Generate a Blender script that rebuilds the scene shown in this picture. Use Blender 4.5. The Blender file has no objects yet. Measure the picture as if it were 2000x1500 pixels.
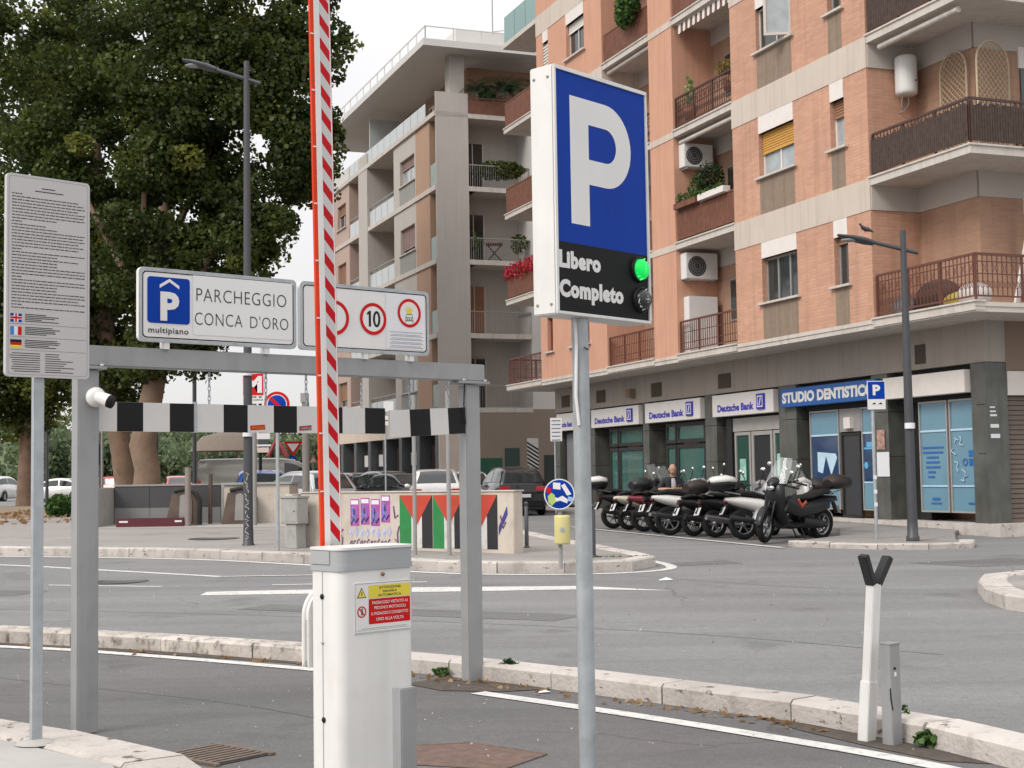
import bpy, bmesh, math, random
import numpy as np
from mathutils import Vector, Matrix
random.seed(7); rng = np.random.default_rng(7)
C = bpy.context.scene.collection
SC = bpy.context.scene
R_ = math.radians

# ------------------------------------------------------------------ camera, world, sun, exposure
EYE = 1.55
FPX = 2800.0                     # focal length in pixels of the 2000 px wide photograph
PITCH = math.atan(180/2800.); ROLL = .0155
def V3(*a): return Vector(a)
fw = V3(0, math.cos(PITCH), math.sin(PITCH)); u0 = V3(0, -math.sin(PITCH), math.cos(PITCH)); r0 = V3(1, 0, 0)
rt = r0*math.cos(ROLL) - u0*math.sin(ROLL); up = r0*math.sin(ROLL) + u0*math.cos(ROLL)
cam = bpy.data.cameras.new('camera'); cam.lens = FPX/2000*36; cam.sensor_width = 36
cam.clip_start = .1; cam.clip_end = 3000
camo = bpy.data.objects.new('camera', cam); C.objects.link(camo)
camo.matrix_world = Matrix(((rt.x, up.x, -fw.x, 0), (rt.y, up.y, -fw.y, 0), (rt.z, up.z, -fw.z, EYE), (0, 0, 0, 1)))
SC.camera = camo

SUN_EL, SUN_AZ = R_(42), R_(226)      # azimuth clockwise from +Y: light from behind the camera's left shoulder
W = bpy.data.worlds.new('World'); SC.world = W; W.use_nodes = True
nt = W.node_tree; nt.nodes.clear()
sky = nt.nodes.new('ShaderNodeTexSky'); sky.sky_type = 'NISHITA'; sky.sun_disc = False
sky.sun_elevation = SUN_EL; sky.sun_rotation = SUN_AZ; sky.air_density = 1.0; sky.dust_density = 4.0; sky.ozone_density = 1.0
mixs = nt.nodes.new('ShaderNodeMix'); mixs.data_type = 'RGBA'; mixs.inputs[0].default_value = .86
# the closed cloud cover: standard overcast luminance, about 2.3 times brighter overhead than at the horizon, faint cloud tone
tcw = nt.nodes.new('ShaderNodeTexCoord'); sxw = nt.nodes.new('ShaderNodeSeparateXYZ'); nt.links.new(tcw.outputs['Generated'], sxw.inputs[0])
mrw = nt.nodes.new('ShaderNodeMapRange'); mrw.inputs[1].default_value = 0; mrw.inputs[2].default_value = 1; mrw.inputs[3].default_value = 7.0; mrw.inputs[4].default_value = 15.6; nt.links.new(sxw.outputs[2], mrw.inputs[0])
now = nt.nodes.new('ShaderNodeTexNoise'); now.inputs['Scale'].default_value = 3.2; now.inputs['Detail'].default_value = 5; nt.links.new(tcw.outputs['Generated'], now.inputs['Vector'])
mr2 = nt.nodes.new('ShaderNodeMapRange'); mr2.inputs[1].default_value = .3; mr2.inputs[2].default_value = .7; mr2.inputs[3].default_value = .93; mr2.inputs[4].default_value = 1.07; nt.links.new(now.outputs['Fac'], mr2.inputs[0])
mlw = nt.nodes.new('ShaderNodeMath'); mlw.operation = 'MULTIPLY'; nt.links.new(mrw.outputs[0], mlw.inputs[0]); nt.links.new(mr2.outputs[0], mlw.inputs[1])
cbw = nt.nodes.new('ShaderNodeCombineColor'); wm = nt.nodes.new('ShaderNodeMath'); wm.operation = 'MULTIPLY'; wm.inputs[1].default_value = .985; nt.links.new(mlw.outputs[0], wm.inputs[0])
nt.links.new(mlw.outputs[0], cbw.inputs[0]); nt.links.new(wm.outputs[0], cbw.inputs[1]); nt.links.new(wm.outputs[0], cbw.inputs[2]); nt.links.new(cbw.outputs[0], mixs.inputs[7])
bg = nt.nodes.new('ShaderNodeBackground'); bg.inputs[1].default_value = .1
wo = nt.nodes.new('ShaderNodeOutputWorld')
nt.links.new(sky.outputs[0], mixs.inputs[6]); nt.links.new(mixs.outputs[2], bg.inputs[0]); nt.links.new(bg.outputs[0], wo.inputs[0])
sun = bpy.data.lights.new('sun', 'SUN'); sun.energy = 1.5; sun.angle = R_(22); sun.color = (1, .96, .9)
suno = bpy.data.objects.new('sun', sun); C.objects.link(suno)
sd = V3(math.sin(SUN_AZ)*math.cos(SUN_EL), math.cos(SUN_AZ)*math.cos(SUN_EL), math.sin(SUN_EL))
suno.rotation_euler = sd.to_track_quat('Z', 'Y').to_euler(); suno.location = (0, 0, 40)
vs = SC.view_settings; SC.display_settings.display_device = 'sRGB'
vs.view_transform = 'Standard'; vs.look = 'None'; vs.gamma = 1; vs.use_curve_mapping = False; vs.exposure = 0.3
SC.cycles.max_bounces = 6; SC.cycles.diffuse_bounces = 3; SC.cycles.glossy_bounces = 3; SC.cycles.transparent_max_bounces = 8
SC.cycles.caustics_reflective = False; SC.cycles.caustics_refractive = False

# ------------------------------------------------------------------ ground profile and surveying helpers
def gz(Y): return 0. if Y < 11 else min(.018*(Y-11), .432)
def ray(px, py): return fw + rt*((px-1000)/FPX) - up*((py-750)/FPX)
def gp(px, py, dz=0.):
    d = ray(px, py); lo, hi = 1., 400.
    for _ in range(60):
        m = (lo+hi)/2; P = V3(0, 0, EYE) + d*m
        if P.z > gz(P.y)+dz: lo = m
        else: hi = m
    P = V3(0, 0, EYE) + d*lo
    return V3(P.x, P.y, gz(P.y)+dz)
def at(px, py, Y): d = ray(px, py); return V3(0, 0, EYE) + d*(Y/d.y)

# ------------------------------------------------------------------ text meshes (made first, while the scene is still empty)
TXT = {}
def premake(items):
    obs = []
    for s, off, sp in items:
        c = bpy.data.curves.new('t', 'FONT'); c.body = s; c.size = 1; c.offset = off; c.resolution_u = 3; c.space_character = sp
        o = bpy.data.objects.new('t', c); C.objects.link(o); obs.append((s, off, o))
    dg = bpy.context.evaluated_depsgraph_get()
    for s, off, o in obs:
        me = bpy.data.meshes.new_from_object(o.evaluated_get(dg))
        co = np.empty(len(me.vertices)*3); me.vertices.foreach_get('co', co); co = co.reshape(-1, 3)
        TXT[s] = ([tuple(p) for p in co], [tuple(p.vertices) for p in me.polygons], co[:, :2].min(0), co[:, :2].max(0))
        cd = o.data; bpy.data.objects.remove(o); bpy.data.curves.remove(cd); bpy.data.meshes.remove(me)
premake([('P', .045, 1), ('Libero', .06, 1.1), ('Completo', .06, 1.1), ('PARCHEGGIO', -.012, 1.08), ('CONCA ', -.012, 1.08), ("D'ORO", -.012, 1.08),
         ('multipiano', .012, 1.1), ('10', .02, .95), ('Deutsche', .045, 1), ('Bank', .045, 1), ('STUDIO DENTISTICO', .055, 1), ('M', .05, 1),
         ('ATTENZIONE', .01, 1), ('SBARRA', .01, 1), ('AUTOMATICA', .01, 1), ('PASSAGGIO VIETATO AI', .01, 1), ('PEDONI E MOTOCICLI', .01, 1),
         ('IL PASSAGGIO E CONSENTITO', .01, 1), ('UNO ALLA VOLTA', .01, 1), ('FERMATA', .01, 1), ('CONCA', .02, 1)])

# ------------------------------------------------------------------ mesh builder
class MB:
    def __init__(s, M=None): s.v = []; s.f = []; s.mi = []; s.sm = []; s.M = M
    def add(s, vs_, fs, mat=0, smooth=False):
        b = len(s.v)
        if s.M is not None: vs_ = [tuple(s.M @ Vector(p)) for p in vs_]
        s.v.extend(vs_)
        for f in fs: s.f.append(tuple(i+b for i in f)); s.mi.append(mat); s.sm.append(smooth)
        return s
    def box(s, x0, x1, y0, y1, z0, z1, mat=0):
        if x0 > x1: x0, x1 = x1, x0
        if y0 > y1: y0, y1 = y1, y0
        if z0 > z1: z0, z1 = z1, z0
        return s.add([(x0, y0, z0), (x1, y0, z0), (x1, y1, z0), (x0, y1, z0), (x0, y0, z1), (x1, y0, z1), (x1, y1, z1), (x0, y1, z1)],
              [(0, 3, 2, 1), (4, 5, 6, 7), (0, 1, 5, 4), (1, 2, 6, 5), (2, 3, 7, 6), (3, 0, 4, 7)], mat)
    def frustum(s, c0, c1, a0, b0, a1, b1, mat=0):
        "four-sided bar from c0 to c1, half sizes a (x) and b (y) at each end"
        vv = []
        for c, a, b in ((c0, a0, b0), (c1, a1, b1)):
            vv += [(c[0]-a, c[1]-b, c[2]), (c[0]+a, c[1]-b, c[2]), (c[0]+a, c[1]+b, c[2]), (c[0]-a, c[1]+b, c[2])]
        return s.add(vv, [(0, 3, 2, 1), (4, 5, 6, 7), (0, 1, 5, 4), (1, 2, 6, 5), (2, 3, 7, 6), (3, 0, 4, 7)], mat)
    def tube(s, pts, r, n=8, mat=0, cap=True, smooth=True):
        "r: number, list of numbers, or list of (side, up) half sizes"
        pts = [Vector(p) for p in pts]; k = len(pts)
        rr = r if isinstance(r, (list, tuple)) else [r]*k
        vv = []; prev = None
        for i, p in enumerate(pts):
            d = (pts[min(i+1, k-1)] - pts[max(i-1, 0)]).normalized()
            a = d.cross(V3(0, 0, 1)) if abs(d.z) < .98 else d.cross(V3(0, 1, 0))
            a.normalize()
            if prev is not None:
                q = prev - d*prev.dot(d)
                if q.length > 1e-4: a = q.normalized()
            prev = a; b = a.cross(d)
            ra, rb = rr[i] if isinstance(rr[i], (list, tuple)) else (rr[i], rr[i])
            for j in range(n):
                t = 2*math.pi*(j+.5)/n; q = p + a*(ra*math.cos(t)) + b*(rb*math.sin(t)); vv.append((q.x, q.y, q.z))
        fs = [(i*n+j, i*n+(j+1) % n, (i+1)*n+(j+1) % n, (i+1)*n+j) for i in range(k-1) for j in range(n)]
        s.add(vv, fs, mat, smooth)
        if cap: s.add(vv[:n], [tuple(range(n))], mat); s.add(vv[-n:], [tuple(range(n-1, -1, -1))], mat)
        return s
    def lathe(s, prof, n=20, c=(0, 0, 0), axis='z', mat=0, smooth=True):
        vv = []
        for r, h in prof:
            for j in range(n):
                t = 2*math.pi*j/n; a, b = r*math.cos(t), r*math.sin(t)
                q = {'z': (a, b, h), 'y': (a, h, b), 'x': (h, a, b)}[axis]
                vv.append((q[0]+c[0], q[1]+c[1], q[2]+c[2]))
        k = len(prof)
        fs = [(i*n+j, i*n+(j+1) % n, (i+1)*n+(j+1) % n, (i+1)*n+j) for i in range(k-1) for j in range(n)]
        return s.add(vv, fs, mat, smooth)
    def poly(s, xz, y=0., mat=0): return s.add([(x, y, z) for x, z in xz], [tuple(range(len(xz)))], mat)
    def prism(s, xz, y0, y1, mat=0, smooth=False):
        n = len(xz)
        s.add([(x, y0, z) for x, z in xz], [tuple(range(n))], mat); s.add([(x, y1, z) for x, z in xz], [tuple(range(n-1, -1, -1))], mat)
        return s.add([(x, y, z) for y in (y0, y1) for x, z in xz], [(i, (i+1) % n, (i+1) % n+n, i+n) for i in range(n)], mat, smooth)
    def disc(s, cx, cz, r, y=0., n=32, mat=0, r2=None):
        return s.poly([(cx+r*math.cos(2*math.pi*i/n), cz+(r2 or r)*math.sin(2*math.pi*i/n)) for i in range(n)], y, mat)
    def ring(s, cx, cz, ra, rb, y=0., n=36, mat=0):
        vv = [(cx+r*math.cos(2*math.pi*i/n), y, cz+r*math.sin(2*math.pi*i/n)) for r in (ra, rb) for i in range(n)]
        return s.add(vv, [(i, (i+1) % n, (i+1) % n+n, i+n) for i in range(n)], mat)
    def sphere(s, c, r, n=12, m=8, mat=0):
        r = r if isinstance(r, (tuple, list)) else (r, r, r); vv = []; fs = []
        for i in range(m+1):
            t = math.pi*i/m
            for j in range(n):
                p = 2*math.pi*j/n; vv.append((c[0]+r[0]*math.sin(t)*math.cos(p), c[1]+r[1]*math.sin(t)*math.sin(p), c[2]+r[2]*math.cos(t)))
        for i in range(m):
            for j in range(n): fs.append((i*n+j, (i+1)*n+j, (i+1)*n+(j+1) % n, i*n+(j+1) % n))
        return s.add(vv, fs, mat, True)
    def text(s, t, x0, x1, z0, z1=None, y=0., mat=0, shear=0):
        "fit the words t into x0..x1, standing on z0; height z1-z0 if given else in proportion"
        vv, ff, lo, hi = TXT[t]; sx = (x1-x0)/(hi[0]-lo[0]); sz = sx if z1 is None else (z1-z0)/(hi[1]-lo[1])
        return s.add([(x0+(p[0]-lo[0])*sx + shear*(p[1]-lo[1])*sz, y, z0+(p[1]-lo[1])*sz) for p in vv], ff, mat)
    def split(s, name, mats, parent=None, bevel=0):
        "every separate piece in this builder becomes an object of its own"
        par = {}
        def find(a):
            while par[a] != a: par[a] = par[par[a]]; a = par[a]
            return a
        key = [tuple(round(c, 3) for c in v) for v in s.v]
        for k in key: par.setdefault(k, k)
        for f in s.f:
            for i in f[1:]: par[find(key[i])] = find(key[f[0]])
        grp = {}
        for n_, f in enumerate(s.f): grp.setdefault(find(key[f[0]]), []).append(n_)
        out = []
        for fs in grp.values():
            q = MB(); ix = {}
            for n_ in fs:
                for i in s.f[n_]:
                    if i not in ix: ix[i] = len(q.v); q.v.append(s.v[i])
                q.f.append(tuple(ix[i] for i in s.f[n_])); q.mi.append(s.mi[n_]); q.sm.append(s.sm[n_])
            out.append(q.build(name, mats, parent, bevel))
        return out
    def build(s, name, mats, parent=None, bevel=0, seg=2, weld=False):
        me = bpy.data.meshes.new(name); me.from_pydata(s.v, [], s.f)
        mats = mats if isinstance(mats, (list, tuple)) else [mats]
        for m in mats: me.materials.append(m)
        if s.f:
            me.polygons.foreach_set('material_index', s.mi); me.polygons.foreach_set('use_smooth', s.sm)
        if bevel or weld:
            bm = bmesh.new(); bm.from_mesh(me); bmesh.ops.remove_doubles(bm, verts=bm.verts, dist=1e-5)
            if bevel: bmesh.ops.bevel(bm, geom=[e for e in bm.edges if len(e.link_faces) == 2 and e.calc_face_angle(0) > .5], offset=bevel, segments=seg, affect='EDGES', clamp_overlap=True)
            bm.to_mesh(me); bm.free()
        me.update()
        o = bpy.data.objects.new(name, me); C.objects.link(o)
        if parent: o.parent = parent
        return o

def tag(o, label=None, cat=None, group=None, kind=None):
    if label: o['label'] = label
    if cat: o['category'] = cat
    if group: o['group'] = group
    if kind: o['kind'] = kind
    return o
def thing(name, label, cat, loc=(0, 0, 0), rz=0, group=None, kind=None):
    o = bpy.data.objects.new(name, None); o.empty_display_size = .1; C.objects.link(o); o.location = loc; o.rotation_euler = (0, 0, rz)
    return tag(o, label, cat, group, kind)
def copy_tree(o, parent=None):
    c = o.copy(); C.objects.link(c)
    if parent: c.parent = parent
    for ch in list(o.children): copy_tree(ch, c)
    return c

# ------------------------------------------------------------------ materials
MATS = {}
def nodes(name):
    m = bpy.data.materials.new(name); m.use_nodes = True; t = m.node_tree
    return m, t, t.nodes['Principled BSDF'], t.nodes.new, t.links.new
def mat(name, col, rough=.55, *a_, **k_):
    return _mat(name, col, rough, *a_, **k_)
def _mat(name, col, rough=.55, metal=0, var=.08, scale=4., bump=0., bscale=60., dirt=0., dcol=(.12, .09, .06), spec=.5, coat=0, alpha=1, coords='Object', streak=0, rand=0, pits=0):
    if name in MATS: return MATS[name]
    m, t, b, N, L = nodes(name)
    b.inputs['Roughness'].default_value = rough; b.inputs['Metallic'].default_value = metal; b.inputs['Specular IOR Level'].default_value = spec
    b.inputs['Coat Weight'].default_value = coat; b.inputs['Alpha'].default_value = alpha
    tc = N('ShaderNodeTexCoord'); no = N('ShaderNodeTexNoise'); no.inputs['Scale'].default_value = scale; no.inputs['Detail'].default_value = 6
    L(tc.outputs[coords], no.inputs['Vector'])
    mr = N('ShaderNodeMapRange'); mr.inputs[1].default_value = .25; mr.inputs[2].default_value = .75; mr.inputs[3].default_value = 1-var; mr.inputs[4].default_value = 1+var
    L(no.outputs['Fac'], mr.inputs[0])
    mx = N('ShaderNodeMix'); mx.data_type = 'RGBA'; mx.blend_type = 'MULTIPLY'; mx.inputs[0].default_value = 1; mx.inputs[6].default_value = (*col, 1)
    L(mr.outputs[0], mx.inputs[7]); out = mx.outputs[2]
    if dirt:
        n2 = N('ShaderNodeTexNoise'); n2.inputs['Scale'].default_value = scale*2.3; n2.inputs['Detail'].default_value = 9; n2.inputs['Roughness'].default_value = .65
        mp = N('ShaderNodeMapping'); mp.inputs['Location'].default_value = (3.1, 7.7, 1.3); mp.inputs['Scale'].default_value = (1, 1, .55)
        L(tc.outputs[coords], mp.inputs[0]); L(mp.outputs[0], n2.inputs['Vector'])
        rp = N('ShaderNodeValToRGB'); rp.color_ramp.elements[0].position = .52; rp.color_ramp.elements[1].position = .66
        L(n2.outputs['Fac'], rp.inputs[0])
        mu = N('ShaderNodeMath'); mu.operation = 'MULTIPLY'; mu.inputs[1].default_value = dirt; L(rp.outputs[0], mu.inputs[0])
        m2 = N('ShaderNodeMix'); m2.data_type = 'RGBA'; L(mu.outputs[0], m2.inputs[0]); L(out, m2.inputs[6]); m2.inputs[7].default_value = (*dcol, 1); out = m2.outputs[2]
    if streak:
        mp = N('ShaderNodeMapping'); mp.inputs['Scale'].default_value = (5, 5, .22); L(tc.outputs[coords], mp.inputs[0])
        n4 = N('ShaderNodeTexNoise'); n4.inputs['Scale'].default_value = 1.6; n4.inputs['Detail'].default_value = 6; L(mp.outputs[0], n4.inputs['Vector'])
        q4 = N('ShaderNodeMapRange'); q4.inputs[1].default_value = .48; q4.inputs[2].default_value = .72; q4.inputs[3].default_value = 1; q4.inputs[4].default_value = 1-streak; L(n4.outputs['Fac'], q4.inputs[0])
        m4 = N('ShaderNodeMix'); m4.data_type = 'RGBA'; m4.blend_type = 'MULTIPLY'; m4.inputs[0].default_value = 1; L(out, m4.inputs[6]); L(q4.outputs[0], m4.inputs[7]); out = m4.outputs[2]
    if pits:
        n6 = N('ShaderNodeTexNoise'); n6.inputs['Scale'].default_value = 7; n6.inputs['Detail'].default_value = 8; n6.inputs['Roughness'].default_value = .6
        mp6 = N('ShaderNodeMapping'); mp6.inputs['Location'].default_value = (11, 5, 2); mp6.inputs['Scale'].default_value = (1, 1, 1.8); L(tc.outputs[coords], mp6.inputs[0]); L(mp6.outputs[0], n6.inputs['Vector'])
        q6 = N('ShaderNodeMapRange'); q6.inputs[1].default_value = .615; q6.inputs[2].default_value = .655; q6.inputs[3].default_value = 0; q6.inputs[4].default_value = pits; L(n6.outputs['Fac'], q6.inputs[0])
        m6 = N('ShaderNodeMix'); m6.data_type = 'RGBA'; L(q6.outputs[0], m6.inputs[0]); L(out, m6.inputs[6]); m6.inputs[7].default_value = (.085, .065, .05, 1); out = m6.outputs[2]
    if rand:
        oi = N('ShaderNodeObjectInfo'); q5 = N('ShaderNodeMapRange'); q5.inputs[3].default_value = 1-rand; q5.inputs[4].default_value = 1+rand; L(oi.outputs['Random'], q5.inputs[0])
        m5 = N('ShaderNodeMix'); m5.data_type = 'RGBA'; m5.blend_type = 'MULTIPLY'; m5.inputs[0].default_value = 1; L(out, m5.inputs[6]); L(q5.outputs[0], m5.inputs[7]); out = m5.outputs[2]
    L(out, b.inputs['Base Color'])
    if bump:
        n3 = N('ShaderNodeTexNoise'); n3.inputs['Scale'].default_value = bscale; n3.inputs['Detail'].default_value = 4; L(tc.outputs[coords], n3.inputs['Vector'])
        bp = N('ShaderNodeBump'); bp.inputs['Strength'].default_value = bump; bp.inputs['Distance'].default_value = .01
        L(n3.outputs['Fac'], bp.inputs['Height']); L(bp.outputs[0], b.inputs['Normal'])
    MATS[name] = m; return m
def emit(name, col, s):
    m, t, b, N, L = nodes(name); b.inputs['Base Color'].default_value = (*col, 1); b.inputs['Emission Color'].default_value = (*col, 1); b.inputs['Emission Strength'].default_value = s
    return m
def asphalt(name, col, patch, speck=.5, brown=(.11, .095, .088)):
    m, t, b, N, L = nodes(name); b.inputs['Roughness'].default_value = .82; b.inputs['Specular IOR Level'].default_value = .35
    tc = N('ShaderNodeTexCoord'); co = tc.outputs['Object']
    def noise(sc, det=5, vec=co):
        n = N('ShaderNodeTexNoise'); n.inputs['Scale'].default_value = sc; n.inputs['Detail'].default_value = det; L(vec, n.inputs['Vector']); return n.outputs['Fac']
    def rng_(src, a, c, lo, hi):
        q = N('ShaderNodeMapRange'); q.inputs[1].default_value = a; q.inputs[2].default_value = c; q.inputs[3].default_value = lo; q.inputs[4].default_value = hi; L(src, q.inputs[0]); return q.outputs[0]
    mp = N('ShaderNodeMapping'); mp.inputs['Rotation'].default_value = (0, 0, R_(35)); mp.inputs['Scale'].default_value = (.25, 1.6, 1); L(co, mp.inputs[0])
    big = rng_(noise(.22, 6), .3, .7, 1-patch, 1+patch); st = rng_(noise(.7, 5, mp.outputs[0]), .3, .7, .9, 1.1)
    fine = rng_(noise(85, 3), .25, .75, 1-speck, 1+speck); mid = rng_(noise(14, 5), .3, .7, .92, 1.08)
    def mul(a, c):
        q = N('ShaderNodeMath'); q.operation = 'MULTIPLY'; L(a, q.inputs[0]); L(c, q.inputs[1]); return q.outputs[0]
    f = mul(mul(big, st), mul(fine, mid))
    bm_ = N('ShaderNodeMix'); bm_.data_type = 'RGBA'; L(rng_(noise(.35, 4), .5, .72, 0, .7), bm_.inputs[0]); bm_.inputs[6].default_value = (*col, 1); bm_.inputs[7].default_value = (*brown, 1)
    mx = N('ShaderNodeMix'); mx.data_type = 'RGBA'; mx.blend_type = 'MULTIPLY'; mx.inputs[0].default_value = 1; L(bm_.outputs[2], mx.inputs[6]); L(f, mx.inputs[7])
    # cracks
    wv = N('ShaderNodeTexNoise'); wv.inputs['Scale'].default_value = 1.5; L(co, wv.inputs['Vector'])
    ad = N('ShaderNodeVectorMath'); ad.operation = 'MULTIPLY_ADD'; L(wv.outputs['Color'], ad.inputs[0]); ad.inputs[1].default_value = (.8, .8, 0); L(co, ad.inputs[2])
    vo = N('ShaderNodeTexVoronoi'); vo.feature = 'DISTANCE_TO_EDGE'; vo.inputs['Scale'].default_value = .42; L(ad.outputs[0], vo.inputs['Vector'])
    cr = mul(rng_(vo.outputs['Distance'], .0, .008, 1, 0), rng_(noise(.16, 2), .52, .62, 0, .45))
    m2 = N('ShaderNodeMix'); m2.data_type = 'RGBA'; L(cr, m2.inputs[0]); L(mx.outputs[2], m2.inputs[6]); m2.inputs[7].default_value = (.03, .03, .03, 1)
    oil = rng_(noise(1.1, 7), .6, .7, 0, .3); m3 = N('ShaderNodeMix'); m3.data_type = 'RGBA'; L(oil, m3.inputs[0]); L(m2.outputs[2], m3.inputs[6]); m3.inputs[7].default_value = (.05, .047, .045, 1)
    mpt = N('ShaderNodeMapping'); mpt.inputs['Rotation'].default_value = (0, 0, R_(-42)); mpt.inputs['Scale'].default_value = (.06, 2.2, 1); L(co, mpt.inputs[0])
    pol = rng_(noise(.9, 3, mpt.outputs[0]), .52, .68, 0, .22); m4 = N('ShaderNodeMix'); m4.data_type = 'RGBA'; L(pol, m4.inputs[0]); L(m3.outputs[2], m4.inputs[6]); m4.inputs[7].default_value = tuple(c*.55 for c in col)+(1,)
    L(m4.outputs[2], b.inputs['Base Color'])
    bp = N('ShaderNodeBump'); bp.inputs['Strength'].default_value = .5; bp.inputs['Distance'].default_value = .008
    L(noise(110, 3), bp.inputs['Height']); L(bp.outputs[0], b.inputs['Normal'])
    return m
def brick(name, c1, c2, mortar, rows=.07, width=.27, msize=.008):
    m, t, b, N, L = nodes(name); b.inputs['Roughness'].default_value = .85
    tc = N('ShaderNodeTexCoord'); sx = N('ShaderNodeSeparateXYZ'); L(tc.outputs['Object'], sx.inputs[0])
    ad = N('ShaderNodeMath'); ad.operation = 'ADD'; L(sx.outputs[0], ad.inputs[0]); L(sx.outputs[1], ad.inputs[1])
    cb = N('ShaderNodeCombineXYZ'); L(ad.outputs[0], cb.inputs[0]); L(sx.outputs[2], cb.inputs[1])
    br = N('ShaderNodeTexBrick'); br.inputs['Scale'].default_value = 1; br.inputs['Brick Width'].default_value = width; br.inputs['Row Height'].default_value = rows
    br.inputs['Mortar Size'].default_value = msize; br.inputs['Mortar Smooth'].default_value = .3
    br.inputs['Color1'].default_value = (*c1, 1); br.inputs['Color2'].default_value = (*c2, 1); br.inputs['Mortar'].default_value = (*mortar, 1)
    L(cb.outputs[0], br.inputs['Vector'])
    no = N('ShaderNodeTexNoise'); no.inputs['Scale'].default_value = .7; no.inputs['Detail'].default_value = 7; L(tc.outputs['Object'], no.inputs['Vector'])
    mr = N('ShaderNodeMapRange'); mr.inputs[1].default_value = .3; mr.inputs[2].default_value = .7; mr.inputs[3].default_value = .88; mr.inputs[4].default_value = 1.08; L(no.outputs['Fac'], mr.inputs[0])
    mx = N('ShaderNodeMix'); mx.data_type = 'RGBA'; mx.blend_type = 'MULTIPLY'; mx.inputs[0].default_value = 1; L(br.outputs['Color'], mx.inputs[6]); L(mr.outputs[0], mx.inputs[7])
    mp = N('ShaderNodeMapping'); mp.inputs['Scale'].default_value = (3, 3, .2); L(tc.outputs['Object'], mp.inputs[0])
    n4 = N('ShaderNodeTexNoise'); n4.inputs['Scale'].default_value = 1.4; n4.inputs['Detail'].default_value = 6; L(mp.outputs[0], n4.inputs['Vector'])
    q4 = N('ShaderNodeMapRange'); q4.inputs[1].default_value = .5; q4.inputs[2].default_value = .75; q4.inputs[3].default_value = 1; q4.inputs[4].default_value = .8; L(n4.outputs['Fac'], q4.inputs[0])
    m4 = N('ShaderNodeMix'); m4.data_type = 'RGBA'; m4.blend_type = 'MULTIPLY'; m4.inputs[0].default_value = 1; L(mx.outputs[2], m4.inputs[6]); L(q4.outputs[0], m4.inputs[7]); L(m4.outputs[2], b.inputs['Base Color'])
    bp = N('ShaderNodeBump'); bp.invert = True; bp.inputs['Strength'].default_value = .6; bp.inputs['Distance'].default_value = .01; L(br.outputs['Fac'], bp.inputs['Height']); L(bp.outputs[0], b.inputs['Normal'])
    MATS[name] = m; return m
def leafmat(name, dark, mid, light):
    m, t, b, N, L = nodes(name); t.nodes.remove(b)
    at_ = N('ShaderNodeAttribute'); at_.attribute_name = 'tint'
    rp = N('ShaderNodeValToRGB'); e = rp.color_ramp.elements; e[0].color = (*dark, 1); e[1].color = (*light, 1); e[1].position = 1; k = e.new(.55); k.color = (*mid, 1)
    L(at_.outputs['Fac'], rp.inputs[0])
    d = N('ShaderNodeBsdfDiffuse'); tr = N('ShaderNodeBsdfTranslucent'); L(rp.outputs[0], d.inputs[0])
    hs = N('ShaderNodeHueSaturation'); hs.inputs['Value'].default_value = 1.5; hs.inputs['Hue'].default_value = .48; L(rp.outputs[0], hs.inputs['Color']); L(hs.outputs[0], tr.inputs[0])
    mx = N('ShaderNodeMixShader'); mx.inputs[0].default_value = .42; L(d.outputs[0], mx.inputs[1]); L(tr.outputs[0], mx.inputs[2])
    gl = N('ShaderNodeBsdfGlossy'); gl.inputs['Roughness'].default_value = .45; gl.inputs[0].default_value = (.8, .85, .8, 1)
    m2 = N('ShaderNodeMixShader'); m2.inputs[0].default_value = .02; L(mx.outputs[0], m2.inputs[1]); L(gl.outputs[0], m2.inputs[2])
    L(m2.outputs[0], t.nodes['Material Output'].inputs[0]); return m
def glass(name, col, alpha=.55, rough=.06):
    return mat(name, col, rough, 0, .1, 1.5, alpha=alpha, spec=.8)

m_road = asphalt('road_asphalt', (.205, .204, .204), .1, .3, (.188, .184, .182))
m_lane = asphalt('lane_asphalt', (.134, .131, .131), .16, .32, (.128, .114, .111))
m_pave = asphalt('pavement_asphalt', (.29, .27, .255), .08, .14, (.26, .24, .225))
m_bikes = asphalt('parking_asphalt', (.18, .172, .168), .12, .2, (.14, .13, .12))
m_kerb = mat('kerb_travertine', (.49, .45, .415), .85, 0, .14, 2.2, .9, 30, .6, (.3, .26, .23), rand=.13, pits=.8)
m_kerbold = mat('kerb_travertine_mossy', (.48, .435, .395), .9, 0, .25, 5, 1, 22, .95, (.1, .085, .06), rand=.15)
m_paint = mat('road_paint', (.6, .59, .57), .7, 0, .12, 6, .2, 80, .55, (.2, .19, .18))
m_steel = mat('grey_painted_steel', (.3, .305, .31), .45, 0, .07, 3, .05, 120, .3, (.22, .215, .205), streak=.12)
m_galv = mat('galvanised_steel', (.42, .45, .47), .42, .35, .14, 9, .05, 90, .35, (.3, .31, .32), streak=.2)
m_white = mat('white_paint', (.74, .73, .71), .42, 0, .05, 3, .02, 60, .25, (.58, .555, .51), coat=.05, streak=.09)
m_offw = mat('white_sign', (.72, .71, .7), .4, 0, .03, 3, 0, 60, .08, (.5, .48, .45))
m_black = mat('black_paint', (.012, .012, .012), .5, 0, .1, 5, spec=.2)
m_rubber = mat('black_rubber', (.022, .022, .023), .75, 0, .2, 20)
m_blue = mat('sign_blue', (.002, .042, .33), .5, 0, .08, 1.4, spec=.12, streak=.08)
m_red = mat('sign_red', (.56, .009, .01), .5, 0, .08, 4, spec=.15)
m_orange = mat('orange_edge', (.68, .055, .018), .55, 0, .1, 6, spec=.15, dirt=.25, dcol=(.4, .05, .03))
m_yellow = mat('sign_yellow', (.72, .6, .05), .45, 0, .06, 4)
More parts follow.
